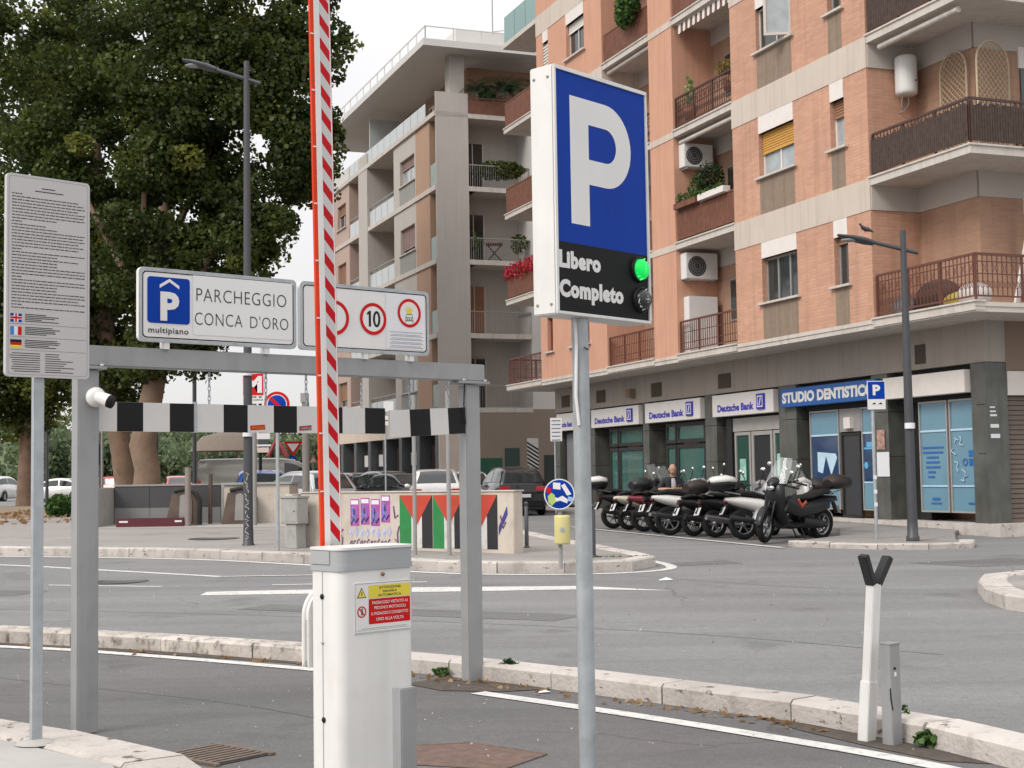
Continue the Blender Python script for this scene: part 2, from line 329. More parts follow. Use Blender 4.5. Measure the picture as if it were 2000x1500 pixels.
m_cream = mat('cream_plaster', (.62, .52, .44), .85, 0, .06, 1.2, .1, 40, .12, (.4, .32, .26))
m_dark = mat('dark_interior', (.02, .02, .022), .7)
m_poledk = mat('anthracite_steel', (.06, .062, .07), .45, .1, .08, 5)
m_glassd = mat('dark_window_glass', (.035, .04, .04), .05, 0, .2, 2, spec=.9)
m_glassl = mat('pale_curtained_glass', (.36, .4, .42), .12, 0, .25, 3, spec=.8)
m_chrome = mat('chrome', (.7, .7, .7), .15, 1, .05, 5)
# ------------------------------------------------------------------ foliage
def leaf_mesh(name, pts, size, m, parent=None, kind='stuff', tint=None, spread=.9, n=6):
    "one small lobed leaf face for every point in pts (numpy k x 3)"
    k = len(pts); sz = size*rng.uniform(.6, 1.25, k)
    a = rng.normal(size=(k, 3)); a[:, 2] *= spread; a /= np.linalg.norm(a, axis=1)[:, None]
    b = np.cross(a, rng.normal(size=(k, 3))); b /= np.linalg.norm(b, axis=1)[:, None]
    shape = np.array([(-.5, 0), (-.15, .3), (.1, .52), (.5, .12), (.42, -.3), (-.05, -.45)])[:n]
    nn = len(shape)
    vv = pts[:, None, :] + sz[:, None, None]*(a[:, None, :]*shape[None, :, 0, None] + b[:, None, :]*shape[None, :, 1, None])
    me = bpy.data.meshes.new(name); me.vertices.add(k*nn); me.vertices.foreach_set('co', vv.reshape(-1).astype(np.float32))
    me.loops.add(k*nn); me.loops.foreach_set('vertex_index', np.arange(k*nn, dtype=np.int32))
    me.polygons.add(k); me.polygons.foreach_set('loop_start', np.arange(0, k*nn, nn, dtype=np.int32)); me.polygons.foreach_set('loop_total', np.full(k, nn, dtype=np.int32))
    me.update(calc_edges=True)
    at_ = me.attributes.new('tint', 'FLOAT', 'POINT')
    tv = rng.uniform(0, 1, k) if tint is None else np.clip(tint, 0, 1)
    at_.data.foreach_set('value', np.repeat(tv, nn).astype(np.float32))
    me.materials.append(m); o = bpy.data.objects.new(name, me); C.objects.link(o)
    if parent: o.parent = parent
    if kind: o['kind'] = kind
    return o
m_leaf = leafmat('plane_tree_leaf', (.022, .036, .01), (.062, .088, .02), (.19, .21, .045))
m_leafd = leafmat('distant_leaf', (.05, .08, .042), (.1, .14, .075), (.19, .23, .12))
m_leafg = leafmat('garden_leaf', (.015, .04, .012), (.05, .12, .03), (.14, .24, .06))
m_leafr = leafmat('red_flower', (.12, .01, .01), (.5, .03, .03), (.6, .1, .1))
def blob_pts(c, r, k): 
    p = rng.normal(size=(k, 3)); p /= np.linalg.norm(p, axis=1)[:, None]; p *= rng.uniform(.25, 1, k)[:, None]**.5
    return np.array(c) + p*np.array(r)

# ------------------------------------------------------------------ the corner building with the bank
D1 = V3(-.357, .934, 0).normalized(); BANG = math.atan2(D1.y, D1.x); D2 = V3(D1.y, -D1.x, 0)
OB = V3(9, 28, 0) - D2*1.2
def bl(t, n, z, O=OB): return O + D1*t - D2*n + V3(0, 0, z)     # building coordinates: along the street, outward, up
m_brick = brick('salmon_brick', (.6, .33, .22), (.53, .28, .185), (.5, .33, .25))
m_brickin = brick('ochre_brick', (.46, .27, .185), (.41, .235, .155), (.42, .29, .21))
m_pinkpl = mat('pink_plaster', (.58, .315, .215), .85, 0, .06, 1.5, .1, 40, .15, (.44, .25, .18), streak=.12)
m_band = mat('beige_band', (.58, .5, .43), .8, 0, .05, 1., .08, 40, .15, (.44, .37, .32), streak=.14)
m_slab = mat('slab_edge_paint', (.58, .53, .48), .75, 0, .08, 1.5, .05, 40, .35, (.36, .31, .27), streak=.15)
m_soffit = mat('soffit_plaster', (.5, .45, .41), .85, 0, .05, 1.2, .05, 30, .1, (.36, .31, .27))
m_brownp = mat('brown_render', (.26, .195, .145), .92, 0, .12, 6, .4, 60, streak=.2)
m_header = mat('pale_marble', (.74, .69, .65), .6, 0, .06, 5)
m_grout = mat('greige_wall', (.4, .355, .315), .85, 0, .06, .8, .1, 30, .2, (.32, .28, .245), streak=.12)
m_stone = mat('dark_stone_cladding', (.095, .098, .088), .34, 0, .3, 2.2, .05, 30, .3, (.15, .15, .13), streak=.25)
m_rail = mat('rust_brown_railing', (.13, .045, .03), .5, 0, .15, 6)
m_raild = mat('dark_brown_railing', (.065, .032, .026), .5, 0, .15, 6)
m_board = mat('brown_boards', (.16, .062, .036), .7, 0, .25, 7)
m_reed = mat('dark_reed_screen', (.07, .045, .036), .85, 0, .35, 9)
m_shutter_y = mat('yellow_shutter', (.55, .29, .06), .6, 0, .06, 3)
m_shutter_b = mat('brown_shutter', (.3, .15, .08), .6, 0, .08, 3)
m_shutter_r = mat('dark_red_shutter', (.16, .035, .025), .6, 0, .08, 3)
m_wframe = mat('pale_window_frame', (.6, .55, .5), .5, 0, .06, 5)
m_gframe = mat('grey_window_frame', (.3, .29, .28), .45, 0, .06, 5)
m_teal = glass('bank_glass', (.075, .19, .17), .6); m_bluegl = mat('frosted_blue_glass', (.15, .29, .38), .25, 0, .08, 1.2, spec=.6)
m_sash = mat('pale_blue_sash', (.5, .68, .82), .4)
m_banksign = mat('bank_sign_white', (.68, .65, .63), .4, 0, .03, 2); m_bankblue = mat('bank_letter_blue', (.035, .03, .4), .4)
m_dent = mat('dentist_sign_blue', (.012, .1, .36), .35, 0, .06, 1.5)

bank = thing('apartment_building', 'salmon brick apartment building with brown balconies and a bank and dentist on the ground floor', 'building', OB, BANG)
FL = [4.58, 7.5, 10.45, 13.42, 16.38]                # floor levels (slab tops)
ROOF = 19.5
# inner core: back walls of the loggias
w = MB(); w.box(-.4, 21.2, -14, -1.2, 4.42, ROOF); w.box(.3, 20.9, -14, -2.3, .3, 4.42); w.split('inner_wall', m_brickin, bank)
# street front in blocks between the bands, window holes cut
def hole_wall(b, t0, t1, z0, z1, n, holes, depth=.16, mat=0, rmat=0):
    ts = sorted({t0, t1, *[h[0] for h in holes], *[h[1] for h in holes]}); zs = sorted({z0, z1, *[h[2] for h in holes], *[h[3] for h in holes]})
    for i in range(len(ts)-1):
        for j in range(len(zs)-1):
            tm, zm = (ts[i]+ts[i+1])/2, (zs[j]+zs[j+1])/2
            if any(h[0] < tm < h[1] and h[2] < zm < h[3] for h in holes): continue
            b.add([(ts[i], n, zs[j]), (ts[i+1], n, zs[j]), (ts[i+1], n, zs[j+1]), (ts[i], n, zs[j+1])], [(0, 1, 2, 3)], mat)
    for a, c, e, f in holes:
        d = n-depth
        b.add([(a, n, e), (c, n, e), (c, n, f), (a, n, f), (a, d, e), (c, d, e), (c, d, f), (a, d, f)], [(0, 1, 5, 4), (1, 2, 6, 5), (2, 3, 7, 6), (3, 0, 4, 7)], rmat)
BIGW, NARW = (4.24, 5.75), (2.28, 2.8)
LW, LN = (15.6, 16.95), (18.4, 18.85)
fr = MB(); pl_ = MB(); band = MB(); hd = MB(); bp_ = MB()
for k, z in enumerate(FL):
    zt = FL[k+1]-.65 if k < 4 else ROOF-.7
    zb = z if k else 4.58
    h = [(a, b, z+.87, z+1.9) for a, b in (BIGW, NARW)]
    hole_wall(fr, 1.45, 6.95, zb, zt, 0, h)
    fr.add([(1.45, 0, zb), (1.45, -1.2, zb), (1.45, -1.2, zt), (1.45, 0, zt)], [(0, 1, 2, 3)]); fr.add([(6.95, 0, zb), (6.95, -1.2, zb), (6.95, -1.2, zt), (6.95, 0, zt)], [(0, 1, 2, 3)])
    h = [(LW[0], LW[1], z+.87, z+1.95), (LN[0], LN[1], z+.87, z+1.95)]
    hole_wall(pl_, 14.35, 19.4, zb, zt, 0, h)
    pl_.add([(14.35, 0, zb), (14.35, -1.2, zb), (14.35, -1.2, zt), (14.35, 0, zt)], [(0, 1, 2, 3)]); pl_.add([(19.4, 0, zb), (19.4, -1.2, zb), (19.4, -1.2, zt), (19.4, 0, zt)], [(0, 1, 2, 3)])
    pl_.box(10.0, 11.35, -1.2, 0, zb, (FL[k+1]-.17) if k < 4 else ROOF-.2)
    for a, b in (BIGW, NARW, LW, LN):
        if k < 4 or True: hd.box(a+.01, b-.01, -.1, .012, z+1.9+(.05 if a > 10 else 0), zt-.003)
        if a < 14: bp_.box(a+.01, b-.01, -.1, .004, zb+.002, z+.83)
    ztop = FL[k+1] if k < 4 else ROOF
    band.box(1.44, 6.96, -1.2, .015, zt, ztop); band.box(14.34, 19.41, -1.2, .015, zt, ztop)
    band.box(9.99, 11.36, -1.2, .015, ztop-.17 if k < 4 else ROOF-.2, ztop)
fr.split('brick_wall', m_brick, bank); pl_.split('plaster_wall', m_pinkpl, bank); band.split('floor_band', m_band, bank)
hd.split('header_panel', m_header, bank); bp_.split('sill_panel', m_brownp, bank)
def window(b, t0, t1, z0, z1, n, parent, fm=m_gframe, gm=m_glassd, lights=2, shutter=0, sm=m_shutter_b, sill=True, fw_=.05):
    "frame (part), panes, shutter and sill (sub-parts)"
    f = MB()
    f.box(t0, t0+fw_, n-.05, n, z0, z1); f.box(t1-fw_, t1, n-.05, n, z0, z1); f.box(t0+fw_, t1-fw_, n-.05, n, z0, z0+fw_); f.box(t0+fw_, t1-fw_, n-.05, n, z1-fw_, z1)
    for i in range(1, lights): q = t0+(t1-t0)*i/lights; f.box(q-fw_/2, q+fw_/2, n-.048, n+.002, z0+fw_, z1-fw_)
    o = f.build('window', fm, parent)
    for i in range(lights):
        a = t0+(t1-t0)*i/lights; c = t0+(t1-t0)*(i+1)/lights
        MB().box(a+fw_*.6, c-fw_*.6, n-.035, n-.025, z0+fw_*.5, z1-fw_*.5).build('pane', gm, o)
    if shutter:
        s = MB(); zz = z1-(z1-z0)*shutter; q = int((z1-zz)/.055)
        for i in range(q):
            za = zz+(z1-zz)*i/q; zc = zz+(z1-zz)*(i+1)/q
            s.add([(t0+.02, n+.035, za), (t1-.02, n+.035, za), (t1-.02, n+.02, zc-.008), (t0+.02, n+.02, zc-.008), (t0+.02, n+.03, zc), (t1-.02, n+.03, zc)], [(0, 1, 2, 3), (3, 2, 5, 4)])
        s.box(t0+.02, t1-.02, n+.012, n+.04, zz-.03, zz)
        s.build('shutter', sm, o)
    if sill: MB().box(t0-.12, t1+.12, -.1, .09, z0-.05, z0).build('sill', m_slab, o)
    return o
for k, z in enumerate(FL):
    a, b = BIGW; z0, z1 = z+.87, z+1.9
    if k == 0: window(None, a, b, z0, z1, -.13, bank, m_gframe, m_glassd, 3)
    elif k == 1: window(None, a, b, z0, z1, -.13, bank, m_header, m_glassl, 2, .45, m_shutter_y)
    elif k == 2:
        o = window(None, a, b, z0, z1, -.1, bank, m_wframe, m_glassd, 2)
        c = MB(Matrix.Translation((a+.06, -.06, z0)) @ Matrix.Rotation(R_(62), 4, 'Z')); c.box(0, .62, -.03, .03, .03, .08); c.box(0, .62, -.03, .03, .93, .98); c.box(0, .06, -.03, .03, .08, .93); c.box(.56, .62, -.03, .03, .08, .93)
        c.build('open_casement', m_wframe, o)
        MB(Matrix.Translation((a+.06, -.06, z0)) @ Matrix.Rotation(R_(62), 4, 'Z')).box(.06, .56, -.008, .008, .08, .93).build('pane', m_glassl, o)
    else: window(None, a, b, z0, z1, -.13, bank, m_gframe, m_glassd, 2, .3*(k == 3), m_shutter_b)
    a, b = NARW
    window(None, a, b, z0, z1, -.13, bank, m_header if k == 1 else m_gframe, m_glassl if k == 1 else m_glassd, 1, (.12, .33, .0, .4, .2)[k], m_shutter_b)
    a, b = LW
    window(None, a, b, z0, z1+.05, -.13, bank, m_wframe, m_glassd, 2, (1, .5, .4, .25, .5)[k], (m_shutter_r, m_shutter_b, m_wframe, m_header, m_shutter_b)[k])
    a, b = LN
    if k == 3:
        v = MB()
        for i in range(9): v.box(a, b, -.1, -.02+.0, z0+.1+i*.1, z0+.15+i*.1)
        v.box(a, b, -.15, -.1, z0, z1+.05); v.build('louvre_vent', m_header, bank)
    else: window(None, a, b, z0, z1+.05, -.13, bank, m_wframe, m_glassd, 1, 1 if k == 0 else .5, m_shutter_r if k == 0 else m_shutter_b)
# ground floor: upper wall, canopy, stone pillars, shop fronts
g = MB(); g.box(-.4, 21.2, -2.3, -1.2, 3.62, 4.42); g.box(-.4, .3, -14, -2.3, 3.45, 4.42); g.box(20.9, 21.2, -14, -2.3, .3, 4.42); g.split('wall', m_grout, bank)
cn = MB()
cn.box(-1.68, 22.5, -1.2, 0, 4.42, 4.58); cn.box(-1.68, -.4, -14, -1.2, 4.42, 4.58); cn.box(21.2, 22.5, -14, -1.2, 4.42, 4.58)
cn.box(-1.7, 22.52, -.02, .02, 4.52, 4.6); cn.box(-1.7, -1.66, -14, -.02, 4.52, 4.6)
cn.build('canopy', m_slab, bank)
PIL = [(-.4, .0), (2.72, 3.3), (6.32, 7.1), (10.18, 10.8), (14.16, 14.54), (17.96, 18.42), (20.78, 21.2)]
for a, b in PIL:
    p = MB(); z = .3
    for h in (1.55, .95, .82): p.box(a, b, -2.2 if a >= 0 else -1.675, -1.17, z, z+h-.012); z += h
    p.build('stone_pillar', m_stone, bank)
p = MB(); p.box(-.43, -.402, -1.68, -1.165, .3, 3.45); p.build('stone_pillar', m_stone, bank)
pb = MB(); pb.box(-.9, 21.2, -2.3, -1.0, .25, .5); pb.box(-.9, -.4, -14, -2.3, .25, .5); pb.split('plinth', m_kerb, bank)
lin = MB()
for a, b in ((.0, 2.72), (3.3, 6.32), (7.1, 10.18), (10.8, 14.16), (14.54, 17.96), (18.42, 20.78)): lin.box(a, b, -2.2, -1.4, 2.953, 3.62)
lin.split('lintel', m_dark, bank)
def signbox(t0, t1, z0, z1, m, name='fascia_sign'):
    return MB().box(t0, t1, -1.25, -1.04, z0, z1).build(name, m, bank, bevel=.008)
def sign_words(o, s, t0, t1, z0, z1, m):
    # words read left to right in the picture, which is towards smaller t
    if s == 'Deutsche Bank':
        w_ = t1-t0; sign_words(o, 'Bank', t0, t0+w_*.345, z0, z1, m); s, t0 = 'Deutsche', t0+w_*.39
    b = MB(); vv, ff, lo, hi = TXT[s]; sx = (t1-t0)/(hi[0]-lo[0]); sz = (z1-z0)/(hi[1]-lo[1])
    b.add([(t1-(p[0]-lo[0])*sx, -1.036, z0+(p[1]-lo[1])*sz) for p in vv], ff); return b.build('lettering', m, o)
for i, (a, b) in enumerate(((7.13, 10.16), (10.83, 14.14), (14.56, 17.93), (18.45, 20.75))):
    s = signbox(a, b, 3.0, 3.56, m_banksign)
    if i < 3: sign_words(s, 'Deutsche Bank', a+.92, b-.28, 3.11, 3.3, m_bankblue)
    else: sign_words(s, 'Deutsche Bank', a+.95, b-.1, 3.11, 3.28, m_bankblue)
    q = MB(); q.box(a+.38, a+.74, -1.04, -1.0, 3.1, 3.48); q.build('square_emblem', m_bankblue, s)
    q = MB(); y = -.996
    for (x0, x1, z0, z1) in ((.43, .46, 3.15, 3.43), (.66, .69, 3.15, 3.43), (.46, .66, 3.15, 3.18), (.46, .66, 3.4, 3.43)): q.add([(a+x0, y, z0), (a+x1, y, z0), (a+x1, y, z1), (a+x0, y, z1)], [(0, 1, 2, 3)])
    q.add([(a+.62, y, 3.2), (a+.57, y, 3.2), (a+.5, y, 3.38), (a+.55, y, 3.38)], [(0, 1, 2, 3)]); q.build('emblem_lines', m_white, s)
s = signbox(2.95, 6.8, 3.08, 3.52, m_dent); sign_words(s, 'STUDIO DENTISTICO', 3.02, 6.72, 3.17, 3.43, m_white)
signbox(.03, 2.69, 3.05, 3.5, m_header)
# shop glazing
def pane(t0, t1, z0, z1, n, m, name='shop_window', fm=m_gframe, f=.05, parent=None):
    o = MB(); o.box(t0, t0+f, n-.05, n+.01, z0, z1); o.box(t1-f, t1, n-.05, n+.01, z0, z1); o.box(t0+f, t1-f, n-.05, n+.01, z0, z0+f); o.box(t0+f, t1-f, n-.05, n+.01, z1-f, z1)
    o = o.build(name, fm, parent or bank); MB().box(t0+f, t1-f, n-.03, n-.02, z0+f, z1-f).build('pane', m, o); return o
m_bronze = mat('dark_bronze_frame', (.03, .03, .03), .4, .3, .1, 4); m_alu = mat('brushed_aluminium', (.42, .4, .38), .4, .3, .06, 5)
m_poster = mat('teal_poster', (.1, .34, .3), .4, 0, .5, 3); m_atm = mat('machine_grey', (.2, .28, .3), .4, 0, .3, 4); m_paper = mat('white_paper', (.72, .72, .75), .8, 0, .03, 3)
N_ = -1.34
for a, b in ((14.54, 17.96), (10.8, 14.16)):
    w0 = b-.75
    pane(w0-.62, w0, .6, 2.35, N_, m_teal, fm=m_bronze, f=.09); pane(w0-.62, w0, 2.4, 2.95, N_, m_teal, fm=m_bronze, f=.09)
    pane(a+.3, w0-.66, .6, 2.35, N_, m_teal, fm=m_bronze, f=.1); pane(a+.3, w0-.66, 2.4, 2.95, N_, m_teal, fm=m_bronze, f=.1)
    q = MB(); q.box(a+.7, a+1.35, -2.1, -1.9, .75, 2.0); q.build('cash_machine', m_atm, bank)
    q = MB(); q.box(a+1.45, a+2.0, -2.2, -2.15, .9, 1.9); q.box(a+2.1, a+2.25, -2.2, -2.15, .9, 2.7); q.split('wall_poster', m_poster, bank)
for (x0, x1) in ((8.75, 9.55), (7.15, 7.65)): pane(x0, x1, .55, 2.58, N_, glass('dark_shop_glass', (.03, .09, .07), .85), fm=m_alu, f=.08)
pane(7.7, 8.7, .52, 2.58, N_, m_dark, 'shop_door', m_alu, .1)
q = MB(); q.box(7.12, 9.6, N_-.04, N_+.02, 2.6, 2.94); q.build('door_header', m_alu, bank)
q = MB(); q.box(9.62, 9.9, N_-.1, N_+.05, .5, 2.94); q.build('door_jamb', m_bronze, bank)
q = MB(); q.box(9.0, 9.3, N_+.0, N_+.012, 1.35, 1.9); q.box(7.3, 7.5, N_+.0, N_+.012, 1.45, 2.0); q.split('door_poster', mat('mint_poster', (.3, .55, .46), .5, 0, .3, 5), bank)
pane(18.5, 20.7, .55, 2.95, N_, mat('grey_panel', (.2, .2, .21), .4, 0, .1, 2), fm=m_bronze)
q = MB(); q.lathe([(.13, .45), (.13, 1.55), (.11, 1.62), (0, 1.63)], 14, (18.2, -.8, 0)); q.build('drainpipe_post', m_galv, bank)
# dentist
def dent_pane(a, b, full=False):
    o = pane(a, b, .68, 2.95, N_, m_bluegl if full else glass('dentist_glass', (.03, .07, .16), .85), fm=m_alu, f=.035)
    if not full:
        MB().box(a+.04, b-.04, N_-.015, N_-.008, 2.38, 2.9).build('frosted_band', m_bluegl, o); MB().box(a+.04, b-.04, N_-.015, N_-.008, .72, 1.3).build('frosted_band', m_bluegl, o)
    s = MB()
    for z in ((2.36, 2.4), (1.28, 1.31)) if not full else ((2.32, 2.36), (1.2, 1.23)): s.box(a+.04, b-.04, N_-.006, N_+.002, *z)
    s.split('pale_stripe', m_sash, o); return o
dent_pane(4.83, 6.02); d2_ = dent_pane(3.34, 3.95)
pane(4.0, 4.75, .52, 2.4, N_, mat('dark_door', (.04, .04, .045), .35), 'shop_door', m_bronze, .05)
q = MB(); q.box(3.98, 4.8, N_-.05, N_+.0, 2.43, 2.95); q.build('transom', m_gframe, bank)
q = MB(); q.box(4.25, 4.5, N_, N_+.1, 2.5, 2.75); q.build('alarm_box', m_header, bank)
q = MB(); q.poly([(5.75, 1.55), (5.75, 2.0), (5.0, 1.95), (4.95, 1.85), (5.2, 1.45), (5.4, 1.9), (5.55, 1.5)], N_-.01); q.build('window_decal', m_sash, bank)
q = MB()
for x in (3.83, 3.5): q.disc(x, 1.67, .075, N_-.012, 20)
q.box(3.36, 3.9, N_-.02, N_-.012, 2.02, 2.06); q.box(3.5, 3.8, N_-.02, N_-.012, 2.07, 2.18); q.split('window_decal', mat('cyan_decal', (.12, .42, .7), .5), bank)
for a, b in ((.98, 1.9), (.06, .92)):
    o = dent_pane(a, b, True); q = MB(); y = N_-.005
    if a > .9:
        for i, (l, wd) in enumerate(((.8, 0), (.76, .02), (.45, .16), (.5, .14), (.54, .12), (.28, .2), (.25, .2))): q.poly([(b-.08-wd*.8, 2.02-i*.1), (b-.08-wd*.8-l*.85, 2.02-i*.1), (b-.08-wd*.8-l*.85, 1.985-i*.1), (b-.08-wd*.8, 1.985-i*.1)], y)
        q.poly([(b-.35, .93), (b-.6, .93), (b-.6, .98), (b-.35, .98)], y); q.poly([(b-.3, .85), (b-.65, .85), (b-.65, .88), (b-.3, .88)], y)
    else:
        q.poly([(a+.3, 1.8), (a+.04, 1.8), (a+.04, 1.92), (a+.3, 1.92)], y)
        for i in range(3): q.poly([(a+.3-i*.1, 1.62), (a+.22-i*.1, 1.62), (a+.22-i*.1, 1.76), (a+.3-i*.1, 1.76)], y)
        q.ring(a+.42, 1.69, .05, .075, y, 14)
        q.poly([(b-.5, .86), (b-.8, .86), (b-.8, .89), (b-.5, .89)], y)
        s = MB()
        for (x, z, rot) in ((.62, 2.08, .9), (.45, 2.12, -.5), (.78, 1.86, 1.6), (.74, 1.6, 2.6), (.55, 1.4, -2.4), (.42, 1.5, -1.2)):
            pp = [V3(a+x+.11*math.cos(rot+.7*math.sin(j*1.3)+j*.35-1), y+.002, z+.1*math.sin(rot+j*.55-1)) for j in range(6)]
            s.tube(pp, .012, 4, cap=False)
        s.split('petal_emblem', m_sash, o)
    q.split('lettering', mat('window_letter_blue', (.02, .14, .45), .5), o)
q = MB(); q.box(1.95, 2.7, -2.0, -1.62, .5, 2.95); q.build('dark_reveal', m_bronze, bank)
q = MB(); q.box(6.05, 6.3, -2.0, -1.62, .5, 2.95); q.build('dark_reveal', m_bronze, bank)
v = []
for a, b, z0, z1 in ((9.43, 10.08, 3.74, 4.12), (13.35, 14.0, 3.74, 4.14), (17.16, 17.83, 3.78, 4.16), (19.96, 20.63, 3.78, 4.16), (1.42, 1.76, 3.73, 4.13)):
    q = MB(); q.box(a, b, -1.25, -1.185, z0, z1); 
    for i in range(6): q.box(a+.03, b-.03, -1.185, -1.178, z0+.03+i*(z1-z0)/6, z0+.03+(i+.45)*(z1-z0)/6)
    q.build('vent_grille', mat('brown_grille', (.085, .06, .045), .7, 0, .1, 8), bank)
q = MB(); q.box(15.05, 15.32, -1.2, -1.0, 3.8, 4.05); q.build('wall_lamp', m_brownp, bank)
# corner shop on the right-hand face
q = MB(); q.box(-.44, -.38, -4.0, -1.69, 2.97, 3.44); q.build('shop_header', m_header, bank)
for i in range(26):
    MB().add([(-.37, -4.2, .5+i*.095), (-.37, -1.69, .5+i*.095), (-.35, -1.69, .5+i*.095+.085), (-.35, -4.2, .5+i*.095+.085), (-.34, -1.69, .5+i*.095+.095), (-.34, -4.2, .5+i*.095+.095)], [(0, 1, 2, 3), (3, 2, 4, 5)]).build('roller_shutter_slat', mat('brown_roller_shutter', (.13, .095, .075), .5, 0, .12, 3), bank)
MB().box(-.405, .29, -14, -1.69, 3.45, 4.415).build('side_wall', mat('brown_side_wall', (.25, .18, .14), .85, 0, .06, 1), bank)
# sticker notices on the corner pillar
q = MB()
for z, w_, h in ((2.72, .12, .03), (2.64, .14, .03), (2.56, .16, .04), (2.34, .2, .07), (2.14, .22, .08)): q.add([(-.4345, -1.25, z), (-.4345, -1.25-w_, z), (-.4345, -1.25-w_, z+h), (-.4345, -1.25, z+h)], [(0, 1, 2, 3)])
q.split('stuck_notice', m_paper, bank)
# balconies -----------------------------------------------------
def railing(path, z0, h, style, parent):
    "path of (t, n) points"
    b = MB(); pts = [Vector((*p, 0)) for p in path]
    m = {'iron': m_raild, 'iron_red': m_rail, 'bars': m_rail, 'boards': m_board, 'wire': m_gframe, 'reed': m_raild}[style]
    for a, c in zip(pts, pts[1:]):
        L_ = (c-a).length; d = (c-a)/L_; M = Matrix.Translation((a.x, a.y, z0)) @ Matrix.Rotation(math.atan2(d.y, d.x), 4, 'Z')
        q = MB(M); q.box(0, L_, -.022, .022, h-.045, h); q.box(0, L_, -.012, .012, .07, .1)
        for i in range(int(L_/1.1)+2): x = min(L_, i*L_/(int(L_/1.1)+1)); q.box(x-.02, x+.02, -.018, .018, 0, h-.045)
        if style in ('iron', 'iron_red', 'bars', 'wire', 'reed'):
            k = int(L_/(.11 if style != 'wire' else .09))
            for i in range(k):
                x = (i+.5)*L_/k; q.box(x-.007, x+.007, -.007, .007, .1, h-.045)
            if style in ('iron', 'iron_red', 'reed'):
                q.box(0, L_, -.01, .01, h*.55, h*.55+.02); q.box(0, L_, -.01, .01, h-.17, h-.15)
                for i in range(k):
                    x = (i+.5)*L_/k
                    q.tube([(x+.045*math.cos(u), 0, h*.34+.07*math.sin(u)) for u in np.linspace(0, 2*math.pi, 9)], .006, 4, cap=False)
                    q.tube([(x+(.04 if i % 2 else -.04)*math.sin(u*math.pi), 0, h*.58+(h*.38-.14)*u) for u in np.linspace(0, 1, 5)], .006, 4, cap=False)
            if style == 'bars':
                for zz in (.3, .62): q.box(0, L_, -.01, .01, h*zz, h*zz+.018)
        if style == 'boards':
            k = int(L_/.13)
            for i in range(k): x = i*L_/k; q.box(x+.004, x+L_/k-.004, -.012+random.uniform(0, .006), .016, .06, h-.06)
        b.v, off = b.v+q.v, len(b.v); b.f += [tuple(i+off for i in f) for f in q.f]; b.mi += q.mi; b.sm += q.sm
    o = b.build('railing', m, parent); o['kind'] = 'stuff'
    if style == 'reed':
        for a, c in zip(pts, pts[1:]):
            L_ = (c-a).length; d = (c-a)/L_; q = MB(Matrix.Translation((a.x, a.y, z0)) @ Matrix.Rotation(math.atan2(d.y, d.x), 4, 'Z'))
            k = int(L_/.06)
            for i in range(k): x = i*L_/k; q.box(x, x+L_/k*.8, -.05, -.035, .05, h-.12+random.uniform(-.05, .03))
            q.build('reed_screen', m_reed, o)
def balcony(path, slab, z, style, h=.86):
    q = MB()
    for bx in slab: q.box(bx[0], bx[1], bx[2], bx[3], z-.15, z); q.box(bx[0]-.03, bx[1]+.03, bx[2], bx[3]+.03, z-.001, z+.035)
    o = q.build('balcony', m_slab, bank); railing(path, z+.035, h, style, o); return o
for k, z in enumerate(FL):
    corner = [(1.4, -.06), (-1.62, -.06), (-1.62, -13.9)]
    st = ('iron_red', 'reed', 'reed', 'reed', 'reed')[k]
    balcony(corner, [(-1.68, 1.45, -1.2, 0), (-1.68, -.4, -14, -1.2)] if k else [(-1.69, 1.45, -.2, .03)], z + (0 if k else .02), st, .88)
    far = [(19.45, -.06), (22.44, -.06), (22.44, -9)]
    if k == 4:
        o = MB().box(19.4, 22.5, -1.2, 0, z-.15, z).build('balcony', m_slab, bank)
        for i in range(3): MB().box(19.45+i, 20.42+i, -.08, -.05, z+.02, z+.95).build('glass_panel', mat('green_glass_panel', (.14, .27, .25), .12, 0, .1, 1, spec=.7), o)
    else: balcony(far, [(19.4, 22.5, -1.2, 0), (21.2, 22.5, -9, -1.2)] if k else [(19.4, 22.51, -.2, .03)], z + (0 if k else .02), 'boards' if k else 'bars', .88)
    balcony([(7.0, -.06), (9.95, -.06)], [(6.95, 10.0, -1.2, 0)] if k else [(6.96, 9.99, -.25, .03)], z+(0 if k else .02), ('bars', 'boards', 'iron', 'boards', 'bars')[k], .84)
    balcony([(11.4, -.06), (14.3, -.06)], [(11.35, 14.35, -1.2, 0)] if k else [(11.36, 14.34, -.25, .03)], z+(0 if k else .02), ('bars', 'boards', 'iron', 'boards', 'boards')[k], .84)
